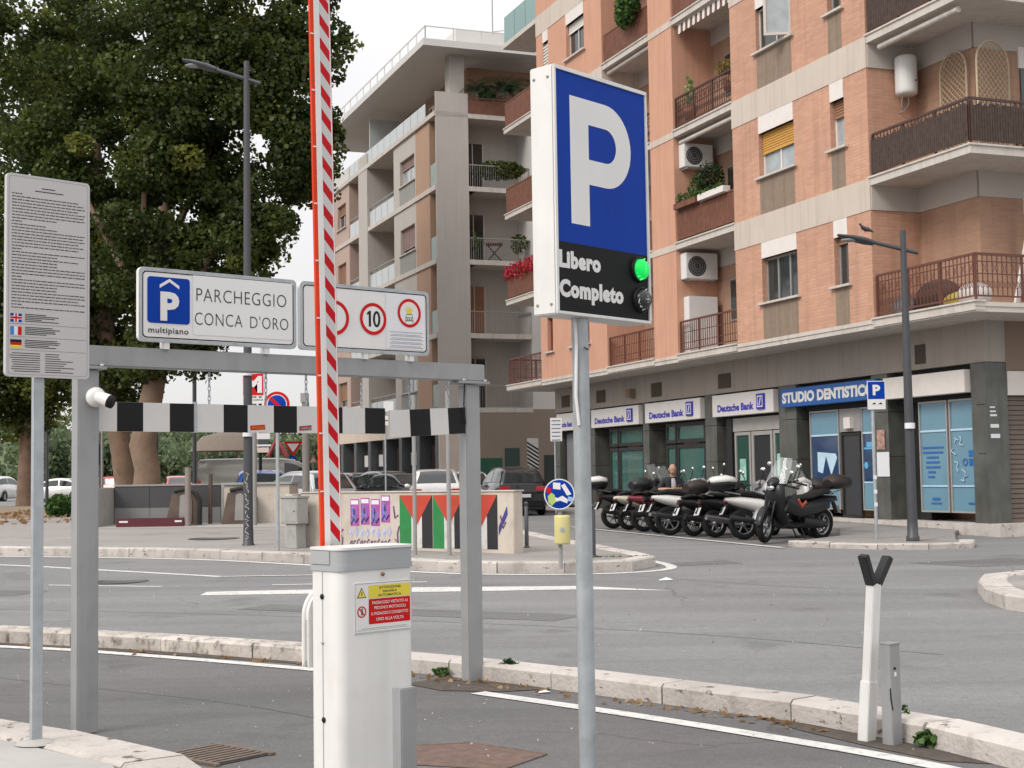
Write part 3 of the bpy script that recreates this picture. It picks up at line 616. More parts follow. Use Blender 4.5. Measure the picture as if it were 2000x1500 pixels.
# grey beams, doors and headers inside the loggias
q = MB(); hd = MB()
for k, z in enumerate(FL):
    zt = (FL[k+1] if k < 4 else ROOF)-.15
    for a, b in ((6.95, 10), (11.35, 14.35)): q.box(a, b, -1.2, -1.17, zt-.45, zt)
    q.box(-.42, 1.45, -1.2, -1.17, zt-.5, zt); q.box(-.42, -.39, -14, -1.17, zt-.5, zt); q.box(1.42, 1.449, -1.17, -.02, zt-.5, zt); q.box(19.4, 21.2, -1.2, -1.17, zt-.5, zt)
q.split('concrete_beam', m_soffit, bank)
for k, z in enumerate(FL):
    for a in (7.0, 12.2):
        o = MB().box(a, a+.85, -1.19, -1.16, z+.02, z+2.05).build('balcony_door', m_shutter_r, bank); MB().box(a-.04, a+.9, -1.19, -1.14, z+2.06, z+2.42).build('door_header', m_header, o)
    o = MB().box(-.43, -.38, -3.4, -2.3, z+.04, z+1.95).build('balcony_door', m_glassd, bank); MB().box(-.44, -.38, -3.5, -2.25, z+1.97, z+2.4).build('door_header', m_header, o)
    o = MB().box(8.35, 9.3, -1.19, -1.165, z+.85, z+1.95).build('window', m_gframe, bank); MB().box(8.4, 9.25, -1.164, -1.155, z+.9, z+1.9).build('pane', m_glassd, o)
rf = MB(); rf.box(-2.0, 22.8, -14.2, .4, ROOF, ROOF+.25); rf.build('roof', m_slab, bank)
# striped awning valance, rolled awning cassettes
for (a, b, z, m_) in ((7.05, 9.9, FL[3]-.2, 'striped'), (7.05, 9.9, FL[2]-.3, 'roll'), (-1.3, 1.2, FL[2]-.28, 'roll'), (-1.3, 1.3, FL[3]-.28, 'roll'), (11.45, 14.25, FL[3]-.25, 'roll')):
    if m_ == 'roll':
        q = MB(); q.tube([(a, -.16, z), (b, -.16, z)], .06, 10); o = q.build('rolled_awning', m_slab, bank)
    else:
        o = MB().tube([(a, -.16, z+.04), (b, -.16, z+.04)], .05, 8).build('rolled_awning', m_slab, bank); q = MB()
        k = 22
        for i in range(k): q.add([(a+(b-a)*i/k, -.1, z), (a+(b-a)*(i+1)/k, -.1, z), (a+(b-a)*(i+1)/k, -.09, z-.22), (a+(b-a)*(i+.5)/k, -.09, z-.25), (a+(b-a)*i/k, -.09, z-.22)], [(0, 1, 2, 3, 4)], i % 2)
        q.build('striped_valance', [m_header, mat('awning_brown', (.14, .075, .055), .8)], o)

# ------------------------------------------------------------------ the grey building further up the street
OL = V3(-2.93, 57.7, 0)
m_gr = mat('greige_render', (.48, .445, .41), .85, 0, .05, .7, .05, 30, .15, (.38, .35, .32), streak=.06); m_gr2 = mat('grey_render', (.3, .3, .285), .85, 0, .06, .8)
m_or = mat('faded_ochre_render', (.42, .27, .19), .85, 0, .06, .8); m_pk = mat('faded_pink_render', (.47, .35, .3), .85, 0, .06, .8)
m_frost = mat('frosted_glass_panel', (.48, .52, .53), .25, 0, .06, 2, spec=.6); m_greeng = mat('green_balcony_glass', (.2, .26, .23), .25, 0, .1, 2)
m_wh = mat('white_render', (.62, .6, .58), .8, 0, .04, 1)
grey = thing('apartment_building', 'greige apartment building with glass balcony panels and deep flat roof behind the parking gantry', 'building', OL, BANG)
F2 = [4.36+3.03*i for i in range(5)]                       # 4.36 7.39 10.42 13.45 16.48
TOP = 18.95
b = MB(); b.box(1.6, 18, -12, -1.7, 4.3, 16.4); b.split('inner_wall', m_pk, grey)
b = MB(); b.box(0, 18, -12, 0, 3.3, 4.3); b.box(0, .2, -12, 0, .3, 3.3); b.split('shop_fascia_wall', m_cream, grey)
b = MB(); b.box(.2, 17.9, -12, -1.2, .3, 3.3); b.build('shop_interior', m_dark, grey)
b = MB(); b.box(-.02, 0.0, -12, -1.37, .3, 4.3); b.build('side_wall', mat('taupe_render', (.27, .215, .175), .85, 0, .06, .8), grey)
b = MB(); b.box(-.03, .06, -1.37, .03, 4.3, 17.3); b.box(10.5, 12.1, -1.7, .08, 4.3, 17); b.split('grey_pilaster', m_gr, grey)
fl = MB(); orr = MB(); wl = MB(); gp_ = MB()
for k, z in enumerate(F2[:4]):
    z1 = F2[k+1]
    fl.box(.07, 10.5, -1.7, .06, z-.2, z); fl.box(12.1, 18, -1.7, .06, z-.2, z)
    orr.box(.95, 2.9, -1.7, 0, z, z1-.2)
    hole_wall(wl, 2.9, 6.25, z, z1-.2, 0, [(3.1, 5.25, z+.85, z1-1.05)], .2); wl.box(5.6, 6.25, -1.7, -.3, z, z1-.2)
    gp_.box(3.05, 5.3, -.05, .02, z+.02, z+.8)
    orr.add([(14.2, 0, z), (14.2, -1.7, z), (14.2, -1.7, z1-.2), (14.2, 0, z1-.2)], [(0, 1, 2, 3)], 1); hole_wall(orr, 14.2, 18, z, z1-.2, 0, [(14.9, 16.6, z+.8, z1-1.0)], .2, 1, 1)
    window(None, 3.1, 5.25, z+.85, z1-1.05, -.15, grey, m_wframe, m_glassl if k in (0, 3) else m_glassd, 2, (.25, .0, .8, .35)[k], mat('mauve_shutter', (.3, .2, .18), .6))
    for i in range(1): window(None, 14.9+i*5, 16.6+i*5, z+.8, z1-1.0, -.15, grey, m_wframe, m_glassd, 2, (.7, .5, .9, .4)[(k+i) % 4], m_shutter_b)
    # glass balcony panels
    for i in range(4): MB().box(6.33+i*1.04, 7.31+i*1.04, -.05, -.02, z+.03, z+.72).build('glass_panel', m_frost, grey)
    for i in range(2): MB().box(12.2+i*1.0, 13.15+i*1.0, -.05, -.02, z+.03, z+.72).build('glass_panel', m_frost, grey)
    MB().box(.1, .92, -.05, -.02, z+.03, z+.95).build('glass_panel', m_greeng, grey)
    q = MB(); q.box(6.28, 10.48, -.06, -.02, z+.9, z+.94); q.box(12.1, 14.2, -.06, -.02, z+.9, z+.94)
    for x in (6.3, 7.35, 8.4, 9.4, 10.46): q.box(x-.015, x+.015, -.06, -.03, z, z+.9)
    q.build('handrail', m_gframe, grey)
    MB().box(7.6, 9.6, -1.69, -1.64, z+.02, z+2.2).build('balcony_door', m_glassd, grey)
    MB().box(12.5, 13.6, -1.69, -1.64, z+.02, z+2.2).build('balcony_door', m_shutter_r, grey)
fl.split('floor_band', m_slab, grey); orr.split('ochre_wall', [m_or, m_pk], grey); wl.split('wall', m_gr, grey); gp_.split('window_apron', m_gr2, grey)
# loggias on the face towards the camera, s to the right is -n
side = MB(); side.box(1.35, 1.6, -12, -1.37, 4.3, 16.4); side.build('loggia_back_wall', m_gr, grey)
for k, z in enumerate(F2):
    if k == 4: break
    sl = MB().box(-.03, 1.35, -4.05, -1.37, z-.2, z).build('balcony', m_slab, grey)
    r = MB(); r.box(-.02, .02, -4.02, -1.4, z+.88, z+.92)
    for i in range(27): r.box(-.006, .006, -1.45-i*.1-.006, -1.45-i*.1+.006, z+.02, z+.88)
    r.box(.02, 1.3, -4.02, -3.98, z+.88, z+.92); r.build('railing', m_gframe, sl)['kind'] = 'stuff'
    d = MB().box(1.3, 1.36, -2.5, -1.5, z+.02, z+2.1).build('balcony_door', m_shutter_b if k == 1 else m_glassd, grey)
    q = MB(); q.box(1.28, 1.3, -2.02, -1.98, z+.02, z+2.1); q.box(1.28, 1.3, -2.5, -2.44, z+.02, z+2.1); q.build('door_frame', m_wframe, d)
MB().box(0, 1.35, -12, -4.05, 4.3, 16.4).build('side_wall', m_wh, grey)
# attic, roof slab, penthouse, rails
MB().box(1.8, 17, -11.5, -2.0, 16.5, TOP).build('attic_wall', m_or, grey)
MB().box(.2, .75, -1.3, -.65, 16.5, TOP).build('grey_pilaster', m_gr, grey)
MB().box(-.03, 18, -12, .1, 16.28, 16.48).build('terrace_slab', m_slab, grey)
q = MB(); q.box(-.75, 18.6, -13, .75, TOP, TOP+.28); q.build('roof_slab', m_wh, grey)
MB().box(.3, 14, -10, -1.0, TOP+.32, TOP+1.1).build('penthouse', m_wh, grey)
q = MB()
for i in range(17): q.box(-.7+i*1.2, -.66+i*1.2, .62, .66, TOP+.28, TOP+.8)
for i in range(10): q.box(-.7, -.66, .62-i*1.2, .66-i*1.2, TOP+.28, TOP+.8)
q.box(-.7, 18.4, .62, .66, TOP+.78, TOP+.82); q.box(-.7, -.66, -10, .62, TOP+.78, TOP+.82); q.build('roof_rail', m_wh, grey)
for i in range(12): MB().box(1.4+i*1.05, 2.4+i*1.05, .0, .03, 16.52, 17.12).build('glass_panel', m_frost, grey)
MB().box(14, 18, -.05, .05, 16.48, 17.1).build('parapet', m_wh, grey)
MB().box(10.2, 10.3, -2.0, .0, 16.5, 18.6).build('terrace_screen', m_frost, grey)
q = MB(); q.box(-.04, .0, -3.9, -1.37, 17.1, 17.16); q.box(-.04, .0, -3.9, -1.37, 16.48, 17.05); q.build('parapet', m_board, grey)
MB().box(15.5, 16.6, -3, -2, TOP+.32, TOP+1.3).build('chimney', m_gr2, grey); MB().box(11, 12.6, -1.6, -.6, TOP+.32, TOP+1.2).build('chimney', m_gr, grey)
q = MB(); q.tube([(4.0, -4, TOP+1.0), (4.0, -4, TOP+4)], .03, 6); q.tube([(4.0, -4.9, TOP+2.6), (4.0, -4, TOP+2.4)], .02, 5); q.build('antenna', m_gframe, grey)
# ground floor shops and the garage side
for i in range(7):
    a = .2+i*2.6; MB().box(a, a+.45, -1.2, .0, .3, 3.3).build('shop_pillar', mat('blue_grey_pillar', (.085, .09, .095), .5, 0, .1, 2), grey)
    o = MB().box(a+.5, a+2.55, -.6, -.5, .3, 2.9).build('shop_front', mat('brown_shop_front', (.06, .035, .028), .5, 0, .2, 2), grey)
    MB().box(a+.8, a+1.15, -.49, -.48, .5, 2.5).build('pane', m_glassd, o); MB().box(a+1.7, a+2.1, -.49, -.48, .5, 2.5).build('pane', m_glassd, o)
    if i in (1, 3, 4): MB().box(a+.6, a+2.4, -.45, -.35, 2.1, 2.65).build('shop_sign', m_wh, o)
MB().box(-.05, -.02, -2.65, -1.6, .45, 2.3).build('garage_door', mat('green_garage_door', (.02, .1, .06), .5, 0, .1, 3), grey)
MB().box(-.06, -.02, -3.4, -2.78, .45, 2.7).build('garage_door', mat('dark_green_door', (.04, .07, .06), .5, 0, .1, 3), grey)
MB().box(-.05, -.02, -5.5, -4.5, .45, 2.4).build('side_door', mat('dark_side_door', (.035, .05, .045), .4), grey)
q = MB()
for i in range(14): q.poly([(-3.75-.5, .5+i*.16), (-3.75, .8+i*.16), (-3.75, .88+i*.16), (-3.75-.5, .58+i*.16)])
q2 = MB(); q2.add([(-.03, p[0], p[2]) for p in q.v], q.f); q2.build('hazard_stripes', m_black, grey)
MB().box(-.028, -.02, -4.25, -3.75, .5, 3.1).build('hazard_panel', m_wh, grey)
# ------------------------------------------------------------------ ground, roads, kerbs
def sheet(name, pts, dz, m, parent=None, kind='structure', skirt=0):
    "flat patch following the ground profile; skirt drops a rim below its edge"
    bm = bmesh.new(); vs_ = [bm.verts.new((p[0], p[1], 0)) for p in pts]; bm.faces.new(vs_)
    if bm.faces[:][0].normal.z < 0 or sum((pts[i][0]*pts[(i+1) % len(pts)][1]-pts[(i+1) % len(pts)][0]*pts[i][1]) for i in range(len(pts))) < 0: bmesh.ops.reverse_faces(bm, faces=bm.faces[:])
    for y in (11, 35):
        bmesh.ops.bisect_plane(bm, geom=bm.verts[:]+bm.edges[:]+bm.faces[:], plane_co=(0, y, 0), plane_no=(0, 1, 0))
    bmesh.ops.triangulate(bm, faces=bm.faces[:])
    if skirt:
        be = [e for e in bm.edges if e.is_boundary]
        r = bmesh.ops.extrude_edge_only(bm, edges=be); low = {v for v in r['geom'] if isinstance(v, bmesh.types.BMVert)}
    else: low = set()
    for v in bm.verts: v.co.z = gz(v.co.y)+dz-(skirt if v in low else 0)
    me = bpy.data.meshes.new(name); bm.to_mesh(me); bm.free(); me.materials.append(m)
    o = bpy.data.objects.new(name, me); C.objects.link(o)
    if parent: o.parent = parent
    if kind: o['kind'] = kind
    return o
sheet('ground', [(-900, -60), (900, -60), (900, 11), (900, 35), (900, 1500), (-900, 1500), (-900, 35), (-900, 11)], -.03, m_road)
def smooth(pts, k=6):
    "Catmull-Rom through pts"
    P = [V3(*p, 0) for p in pts]; P = [P[0]*2-P[1]]+P+[P[-1]*2-P[-2]]; out = []
    for i in range(1, len(P)-2):
        for j in range(k):
            t = j/k; a, b, c, d = P[i-1], P[i], P[i+1], P[i+2]
            out.append(.5*((2*b)+(-a+c)*t+(2*a-5*b+4*c-d)*t*t+(-a+3*b-3*c+d)*t**3))
    out.append(P[-2]); return [(p.x, p.y) for p in out]
def along(path, step):
    "resample a polyline at equal steps"
    P = [V3(*p, 0) for p in path]; out = [P[0]]; need = step; acc = 0
    for a, b in zip(P, P[1:]):
        L_ = (b-a).length; x = need-acc
        while x <= L_: out.append(a+(b-a)*(x/L_)); x += step
        acc = (L_-(x-step)) ; acc = L_-(x-step)
    if (out[-1]-P[-1]).length > step*.3: out.append(P[-1])
    return out
def kerb(pts, w, h, step, m, label=None, side=1, jit=.012, name='kerb', gap=.012):
    "a run of kerb stones; the run is structure, every stone a part"
    par = thing(name, None, None, kind='structure'); P = along(pts, step)
    nrm = []
    for i in range(len(P)):
        d = (P[min(i+1, len(P)-1)]-P[max(i-1, 0)]).normalized(); nrm.append(V3(-d.y, d.x, 0)*side)
    for i in range(len(P)-1):
        d = (P[i+1]-P[i]).normalized(); a, b = P[i]+d*gap/2, P[i+1]-d*gap/2; na, nb = nrm[i]*w, nrm[i+1]*w
        hh = h+random.uniform(-jit, jit)*.5; o = nrm[i]*random.uniform(-jit, jit)
        cs = .022
        v = []
        for p, n_ in ((a+o, na), (b+o, nb)):
            u = n_.normalized(); z = gz(p.y)
            for q, zz in ((p, -.06), (p, hh-cs), (p+u*cs, hh), (p+n_-u*cs, hh), (p+n_, hh-cs), (p+n_, -.06)): v.append((q.x, q.y, z+zz))
        f = [(j, (j+1) % 6, (j+1) % 6+6, j+6) for j in range(6)]+[(5, 4, 3, 2, 1, 0), (6, 7, 8, 9, 10, 11)]
        bmk = MB(); bmk.add(v, f); bmk.build('kerb_stone', m, par)
    return par
# near lane: darker asphalt between the pavement at lower left and the low kerb
isl = [(-12, 16.3), (-8, 15.1), (-4.9, 13.74), (-3.26, 13.0), (-1.71, 12.1), (-.79, 11.47), (-.19, 11.0), (.41, 10.41), (1.01, 9.79), (1.5, 9.3), (1.95, 8.76), (2.27, 8.22), (2.59, 7.47), (2.87, 6.6), (3.12, 5.5), (3.25, 4)]
islS = smooth(isl, 4)
left = [(-9, 13.2), (-5.2, 10.4), (-3.16, 8.88), (-2.54, 8.39), (-1.96, 7.84), (-1.62, 7.45), (-1.25, 6.7), (-1.05, 5.6), (-1.0, 4)]
leftS = smooth(left, 4)
sheet('lane', islS + [(3.2, -8), (-1, -8)] + leftS[::-1], -.002, m_lane)
kerb(islS, .27, .128, 1.05, m_kerb, side=1, name='kerb')
for o in [x for x in bpy.data.objects if x.name.startswith('kerb_stone')]:
    c = sum((Vector(v.co) for v in o.data.vertices), Vector())/12
    if c.x < -.95: o.data.materials[0] = m_kerbold
kerb(leftS, .36, .125, 1.15, m_kerb, side=-1, name='kerb')
# pavement slabs at the lower left
def off(path, d, side):
    P = [V3(*p, 0) for p in path]; o = []
    for i in range(len(P)):
        t = (P[min(i+1, len(P)-1)]-P[max(i-1, 0)]).normalized(); q = P[i]+V3(-t.y, t.x, 0)*side*d; o.append((q.x, q.y))
    return o
pv = thing('pavement', None, None, kind='structure')
m_slabp = mat('concrete_paving', (.4, .385, .365), .85, 0, .09, 1.6, .25, 60, .3, (.3, .275, .25))
inner = [V3(*p, 0) for p in off(leftS, .375, -1)]
inn = along([(p.x, p.y) for p in inner], 1.5)
for i in range(len(inn)-1):
    for j in range(4):
        a, b = inn[i], inn[i+1]; d = (b-a).normalized(); n_ = V3(d.y, -d.x, 0)
        q = [a+d*.006+n_*(j*1.6), b-d*.006+n_*(j*1.6), b-d*.006+n_*(j*1.6+1.588), a+d*.006+n_*(j*1.6+1.588)]
        z = .118+random.uniform(-.004, .004)
        MB().add([(p.x, p.y, z) for p in q]+[(p.x, p.y, z-.1) for p in q], [(0, 1, 2, 3), (4, 5, 1, 0), (5, 6, 2, 1), (6, 7, 3, 2), (7, 4, 0, 3)]).build('paving_slab', m_slabp, pv)
# painted lines
def stripe(path, w, dz=.004, name='painted_line', m=m_paint):
    a = off(path, w/2, 1); b = off(path, w/2, -1); return sheet(name, a+b[::-1], dz, m)
stripe(smooth([(-9, 14.9), (-4.79, 13.43), (-3.42, 12.78), (-1.65, 11.72), (-1.0, 11.2)], 5), .13)
stripe(smooth([(-.28, 10.42), (.63, 9.48), (1.47, 8.53), (2.2, 7.59), (2.78, 6.4)], 5), .14)
stripe(smooth([(-12, 25.6), (-8.58, 24.03), (-6.4, 22.55), (-4.29, 21.05)], 5), .14, -.026)
stripe([(-4.29, 21.02), (-2.95, 21.03), (-1.9, 20.9)], .1, -.022)
sheet('painted_arrow', [(-4, 18.75), (-1.32, 18.93), (.88, 18.75), (1.99, 17.95), (.9, 18.3), (-1.27, 18.28), (-4, 18.3)], -.026, m_paint)
stripe([(-6.5, 20.1), (-4.8, 19.6)], .09, -.026, m=m_paint); stripe([(-3.3, 19.6), (-1.2, 19.7)], .09, -.026)
stripe([(1.3, 32.9), (1.81, 31.73), (3.43, 27.98), (4.67, 25.1)], .14, -.018)
# metro island
front = [(-40, 36.5), (-25, 31.7), (-15, 28.2), (-9.4, 26.33), (-7.43, 25.66), (-5.34, 24.75), (-3.37, 23.3), (-1.41, 21.56), (-.04, 20.85), (1.2, 20.75), (1.95, 21.1), (2.12, 21.7), (1.9, 22.8), (1.39, 24.5), (.6, 27.5), (-.2, 30.67), (-2, 34.5), (-4, 37.5)]
frS = smooth(front, 4)
kerb(frS, .3, .13, 1.0, m_kerb, side=1, name='kerb')
stripe(off(frS, .22, -1), .16, -.024)
sheet('plaza', off(frS, .29, 1)+[(-9, 41), (-25, 46), (-45, 52)], .118, m_pave, skirt=.2)
sheet('bare_soil', [(-60, 40), (-19, 46.5), (-14, 45.5), (-9, 43), (-9, 58), (-14, 66), (-30, 75), (-70, 90)], -.0, mat('bare_soil', (.22, .165, .115), .95, 0, .25, 1.2, .4, 20, .5, (.33, .24, .14)))
# bank pavement and motorbike bay
sheet('motorbike_bay', [(1.5, 33.2), (2, 31.9), (3.45, 28.1), (4.7, 25.3), (6.2, 26.3), (7.0, 28.9), (4.9, 34), (3.5, 37.5), (1.2, 36.5)], -.024, m_bikes)
kr = smooth([(4.84, 25.5), (5.32, 25.0), (6.45, 24.3), (7.55, 24.3), (8.0, 24.8), (8.05, 25.4)], 5)
kerb(kr, .28, .07, .85, m_kerb, side=1, name='kerb')
sheet('bank_pavement', off(kr, .27, 1)+[(8.4, 27.5), (9.4, 30), (8.2, 33), (4, 43), (1.5, 50), (-1.5, 50), (3.3, 38.5), (5.2, 33.6), (6.6, 29.2), (6.1, 27)], .058, m_pave, skirt=.2)
kr2 = smooth([(30, 30.5), (14, 27.2), (11.3, 26.8), (10.4, 27.2), (9.6, 28.4)], 5)
kerb(kr2, .3, .13, 1.0, m_kerb, side=-1, name='kerb')
sheet('corner_pavement', off(kr2, .29, -1)+[(9.0, 29.4), (10, 31), (30, 38)], .118, m_pave, skirt=.2)
kr3 = smooth([(9.5, 18.9), (7.5, 18.5), (6.4, 18.2), (5.8, 17.8), (5.45, 17.0), (5.25, 16.1), (5.25, 15.3), (5.6, 14.6), (6.5, 14.0), (9.5, 13.2)], 6)
kerb(kr3, .33, .14, .8, m_kerb, side=1, name='kerb')
sheet('traffic_island', off(kr3, .32, 1), .13, m_pave, skirt=.2)
# side street and verge details: covers, grate, patches
def ground_patch(name, pts, dz, m, label, cat): return tag(sheet(name, pts, dz, m, kind=None), label, cat)
gr = thing('drain_grate', 'rusty drain grate sunk in the near lane beside the lower left kerb', 'drain grate', (-1.71, 8.23, .0), R_(-40))
MB().box(-.25, .25, -.19, .19, -.0015, .003).build('pit', m_dark, gr)
m_rust = mat('rusty_iron', (.17, .13, .105), .8, .2, .25, 20, .2, 60)
for i in range(9): MB().box(-.24+i*.055, -.212+i*.055, -.18, .18, .0035, .012).build('grate_bar', m_rust, gr)
q = MB(); q.box(-.27, .27, .18, .21, 0, .014); q.box(-.27, .27, -.21, -.18, 0, .014); q.build('grate_frame', m_rust, gr)
cv = thing('manhole_cover', 'worn brown square manhole cover in the lane at the foot of the parking sign pole', 'manhole cover', (-.22, 8.12, 0), R_(0))
m_cover = mat('brown_cover', (.15, .095, .075), .85, 0, .3, 12, .5, 90, .5, (.09, .075, .065))
q = MB(); q.add([(-.37, .3, .002), (-.05, .36, .002), (.38, -.02, .002), (.14, -.42, .002), (-.5, -.2, .002)], [(0, 4, 3, 2, 1)]); q.build('cover_plate', m_cover, cv)
q = MB()
for a, c in (((-.37, .3), (-.05, .36)), ((-.05, .36), (.38, -.02)), ((.38, -.02), (.14, -.42))): q.tube([(a[0], a[1], .002), (c[0], c[1], .002)], .008, 4)
q.build('cover_rim', m_rust, cv)
# soil and debris heaped against the low kerb
dk = mat('gutter_dirt', (.075, .06, .05), .95, 0, .3, 9, .6, 40, .4, (.16, .12, .08))
sheet('gutter_dirt', [(-.85, 10.95), (-.55, 10.55), (-.1, 10.45), (.25, 10.55), (.1, 10.72), (-.2, 10.98), (-.5, 11.2)], .003, dk, kind='stuff')
sheet('gutter_dirt', smooth([(1.5, 9.27), (1.95, 8.73), (2.26, 8.2), (2.5, 7.65)], 4)+[(2.25, 7.75), (1.97, 8.2), (1.7, 8.72)], .002, dk, kind='stuff')
sheet('gutter_dirt', smooth([(-4.9, 13.72), (-3.26, 12.99), (-1.71, 12.09), (-1.0, 11.6)], 4)+[(-1.2, 11.62), (-1.9, 12.1), (-3.3, 12.85), (-4.9, 13.6)], .002, dk, kind='stuff')
def iron_cover(x, y, r, label):
    o = thing('manhole_cover', label, 'manhole cover', (x, y, gz(y)-.03)); m = mat('cast_iron', (.1, .098, .095), .7, .3, .2, 15, .4, 40)
    MB().lathe([(r, .0), (r, .006), (r-.03, .007), (r-.03, .004), (0, .004)], 28).build('cover_plate', m, o)
P = gp(232, 1132); iron_cover(P.x, P.y, .42, 'round cast iron cover in the road behind the left gantry post')
P = gp(418, 1052, .118); cvp = iron_cover(P.x, P.y, .5, 'dark round cover on the plaza pavement left of the tall lamp pole'); bpy.data.objects[-1]
for o in [x for x in C.objects if x.get('label', '').startswith('dark round cover')]: o.location.z = gz(P.y)+.12
# fallen leaves and litter
lp = np.array([[rng.uniform(-19, -7), 0, 0] for i in range(900)]); lp[:, 1] = rng.uniform(35, 52, 900)
lp[:, 2] = [gz(y)+.135 for y in lp[:, 1]]
m_dry = leafmat('dry_leaf', (.2, .12, .05), (.3, .2, .1), (.42, .32, .2))
leaf_mesh('fallen_leaves', lp, .16, m_dry, spread=.1)
k = 260; tt = rng.uniform(0, 1, k); src = [islS[int(t*(len(islS)-20))] for t in tt]
lp = np.array([(p[0]-abs(rng.normal(0, .1))-.02, p[1]-abs(rng.normal(0, .08))-.02, gz(p[1])+.008) for p in src])
leaf_mesh('gutter_leaf_litter', lp, .045, m_dry, spread=.15)
for (px, py, s, lab) in ((1300, 1129, .1, 'white scrap of paper lying on the road beyond the painted arrow'), (1063, 1353, .045, 'crumpled pink and white scrap in the gutter by the low kerb'), (1012, 1352, .03, None)):
    if lab:
        P = gp(px, py); q = MB(); q.add([(-s, -s*.6, .004), (s, -s*.5, .01), (s*.9, s*.5, .004), (.1*s, .2*s, .4*s), (-s*.8, s*.6, .006)], [(0, 1, 3), (1, 2, 3), (2, 4, 3), (4, 0, 3)])
        o = q.build('paper_scrap', m_paper); tag(o, lab, 'litter'); o.location = (P.x, P.y, P.z if P.y < 12 else P.z-.03)
m_patch = asphalt('patched_asphalt', (.15, .148, .147), .1, .3, (.14, .135, .13)); m_tar = mat('tar_seam', (.1, .1, .1), .7, 0, .3, 8)
for pts in ([(5.9, 21.6), (7.6, 22.2), (8.6, 21.3), (6.6, 20.7)], [(2.4, 22.3), (3.3, 22.6), (3.5, 22.0), (2.5, 21.7)], [(-3.2, 16.6), (.4, 15.0), (.75, 15.5), (-2.9, 17.1)], [(-9, 19.4), (-6.5, 18.6), (-6.2, 19.2), (-8.8, 20)]): sheet('asphalt_patch', pts, -.027, m_patch)
for a in ([(-8, 17.6), (-3, 16.0), (1.2, 14.1), (3.6, 12.2)], [(1.6, 20.2), (4.0, 17.9), (7.5, 17.2)]): stripe(smooth(a, 4), .014, -.0265, 'tar_seam', m_tar)
stripe(smooth([(-4.2, 11.6), (-2.1, 10.2), (-.9, 9.0)], 4), .008, .0015, 'tar_seam', m_tar)
gx = rng.uniform(-4, 2.2, 420); gy = rng.uniform(7, 13, 420); ok_ = gy < 11.2-.75*gx; gpt = np.array([(x, y, gz(y)+.006) for x, y in zip(gx[ok_], gy[ok_])])
leaf_mesh('grit', gpt, .014, leafmat('pale_grit', (.2, .18, .16), (.42, .39, .36), (.6, .57, .54)), spread=.2)
gx = rng.uniform(-9, 9, 500); gy = rng.uniform(12, 24, 500); ok_ = gy > 13-.8*gx; gpt = np.array([(x, y, gz(y)-.02) for x, y in zip(gx[ok_], gy[ok_])])
leaf_mesh('grit', gpt, .022, bpy.data.materials['pale_grit'], spread=.2)
# weeds
def weed(px, py, r, label, n=120, h=.5, sz=.035, m=None):
    P = gp(px, py); pts = blob_pts((0, 0, r*h), (r, r*.7, r*h), n); pts[:, 2] = np.abs(pts[:, 2])+.005
    o = leaf_mesh('weed', pts, sz, m or m_leafg, kind=None, spread=.6); o.location = P; return tag(o, label, 'weed')
weed(992, 1330, .1, 'dark green clump of weed in the broken kerb right of the gantry post', 260, .8, .04, leafmat('dark_weed_leaf', (.008, .03, .008), (.02, .07, .02), (.05, .12, .03)))
weed(862, 1322, .07, 'yellowish moss tuft at the left foot of the right gantry post', 90, .5, .03)
weed(1657, 1426, .05, 'small bright weed left of the white arm rest post', 90, 1.2, .03)
weed(1762, 1436, .06, 'thin weed standing behind the grey bollard', 70, 1.6, .028)
weed(1815, 1459, .085, 'bright green tuft growing at the kerb right of the grey bollard', 170, .5, .035)
weed(90, 1252, .1, 'low green weed in the broken kerb at far left', 130, .5, .04)
P = gp(1210, 1105); o = leaf_mesh('moss', np.array([(P.x+rng.uniform(-.45, .5), P.y+.2+rng.uniform(-.05, .06), P.z+rng.uniform(.02, .13)) for i in range(500)]), .04, m_leafg, kind=None); tag(o, 'strip of moss along the kerb at the tip of the plaza', 'moss')

# ------------------------------------------------------------------ height gantry with its signs
BA = math.atan2(.65, .76); BD = V3(math.cos(BA), math.sin(BA), 0); BN = V3(math.sin(BA), -math.cos(BA), 0)   # along the beam; towards the viewer
GO = V3(-2.69, 9.02, 0); GLEN = 3.1
ga = thing('height_gantry', 'grey steel height gantry spanning the car park lane on two square posts', 'gantry', GO, BA)
MB().box(-.07, .07, -.05, .05, 0, 2.26).build('post', m_steel, ga, .006)
o = MB().box(GLEN-.07, GLEN+.07, -.05, .05, 0, 2.25); o.build('post', m_steel, ga, .006)
MB().box(-.05, GLEN+.12, -.055, .055, 2.285, 2.415).build('beam', m_steel, ga, .006)
q = MB(); q.box(-.11, .11, -.08, .08, 2.262, 2.283); q.box(GLEN-.14, GLEN+.15, -.08, .08, 2.262, 2.283); q.split('cap_plate', m_steel, ga, .003)
for x in (-.08, .08, GLEN-.1, GLEN+.11): MB().lathe([(.014, 2.284), (.014, 2.297), (0, 2.299)], 6, (x, -.067, 0)).build('bolt', m_galv, ga)
q = MB(); q.tube([(GLEN-.09, -.06, 2.26), (GLEN-.1, -.062, 2.1), (GLEN-.085, -.06, 1.95)], .006, 5); q.build('cable', m_black, ga)
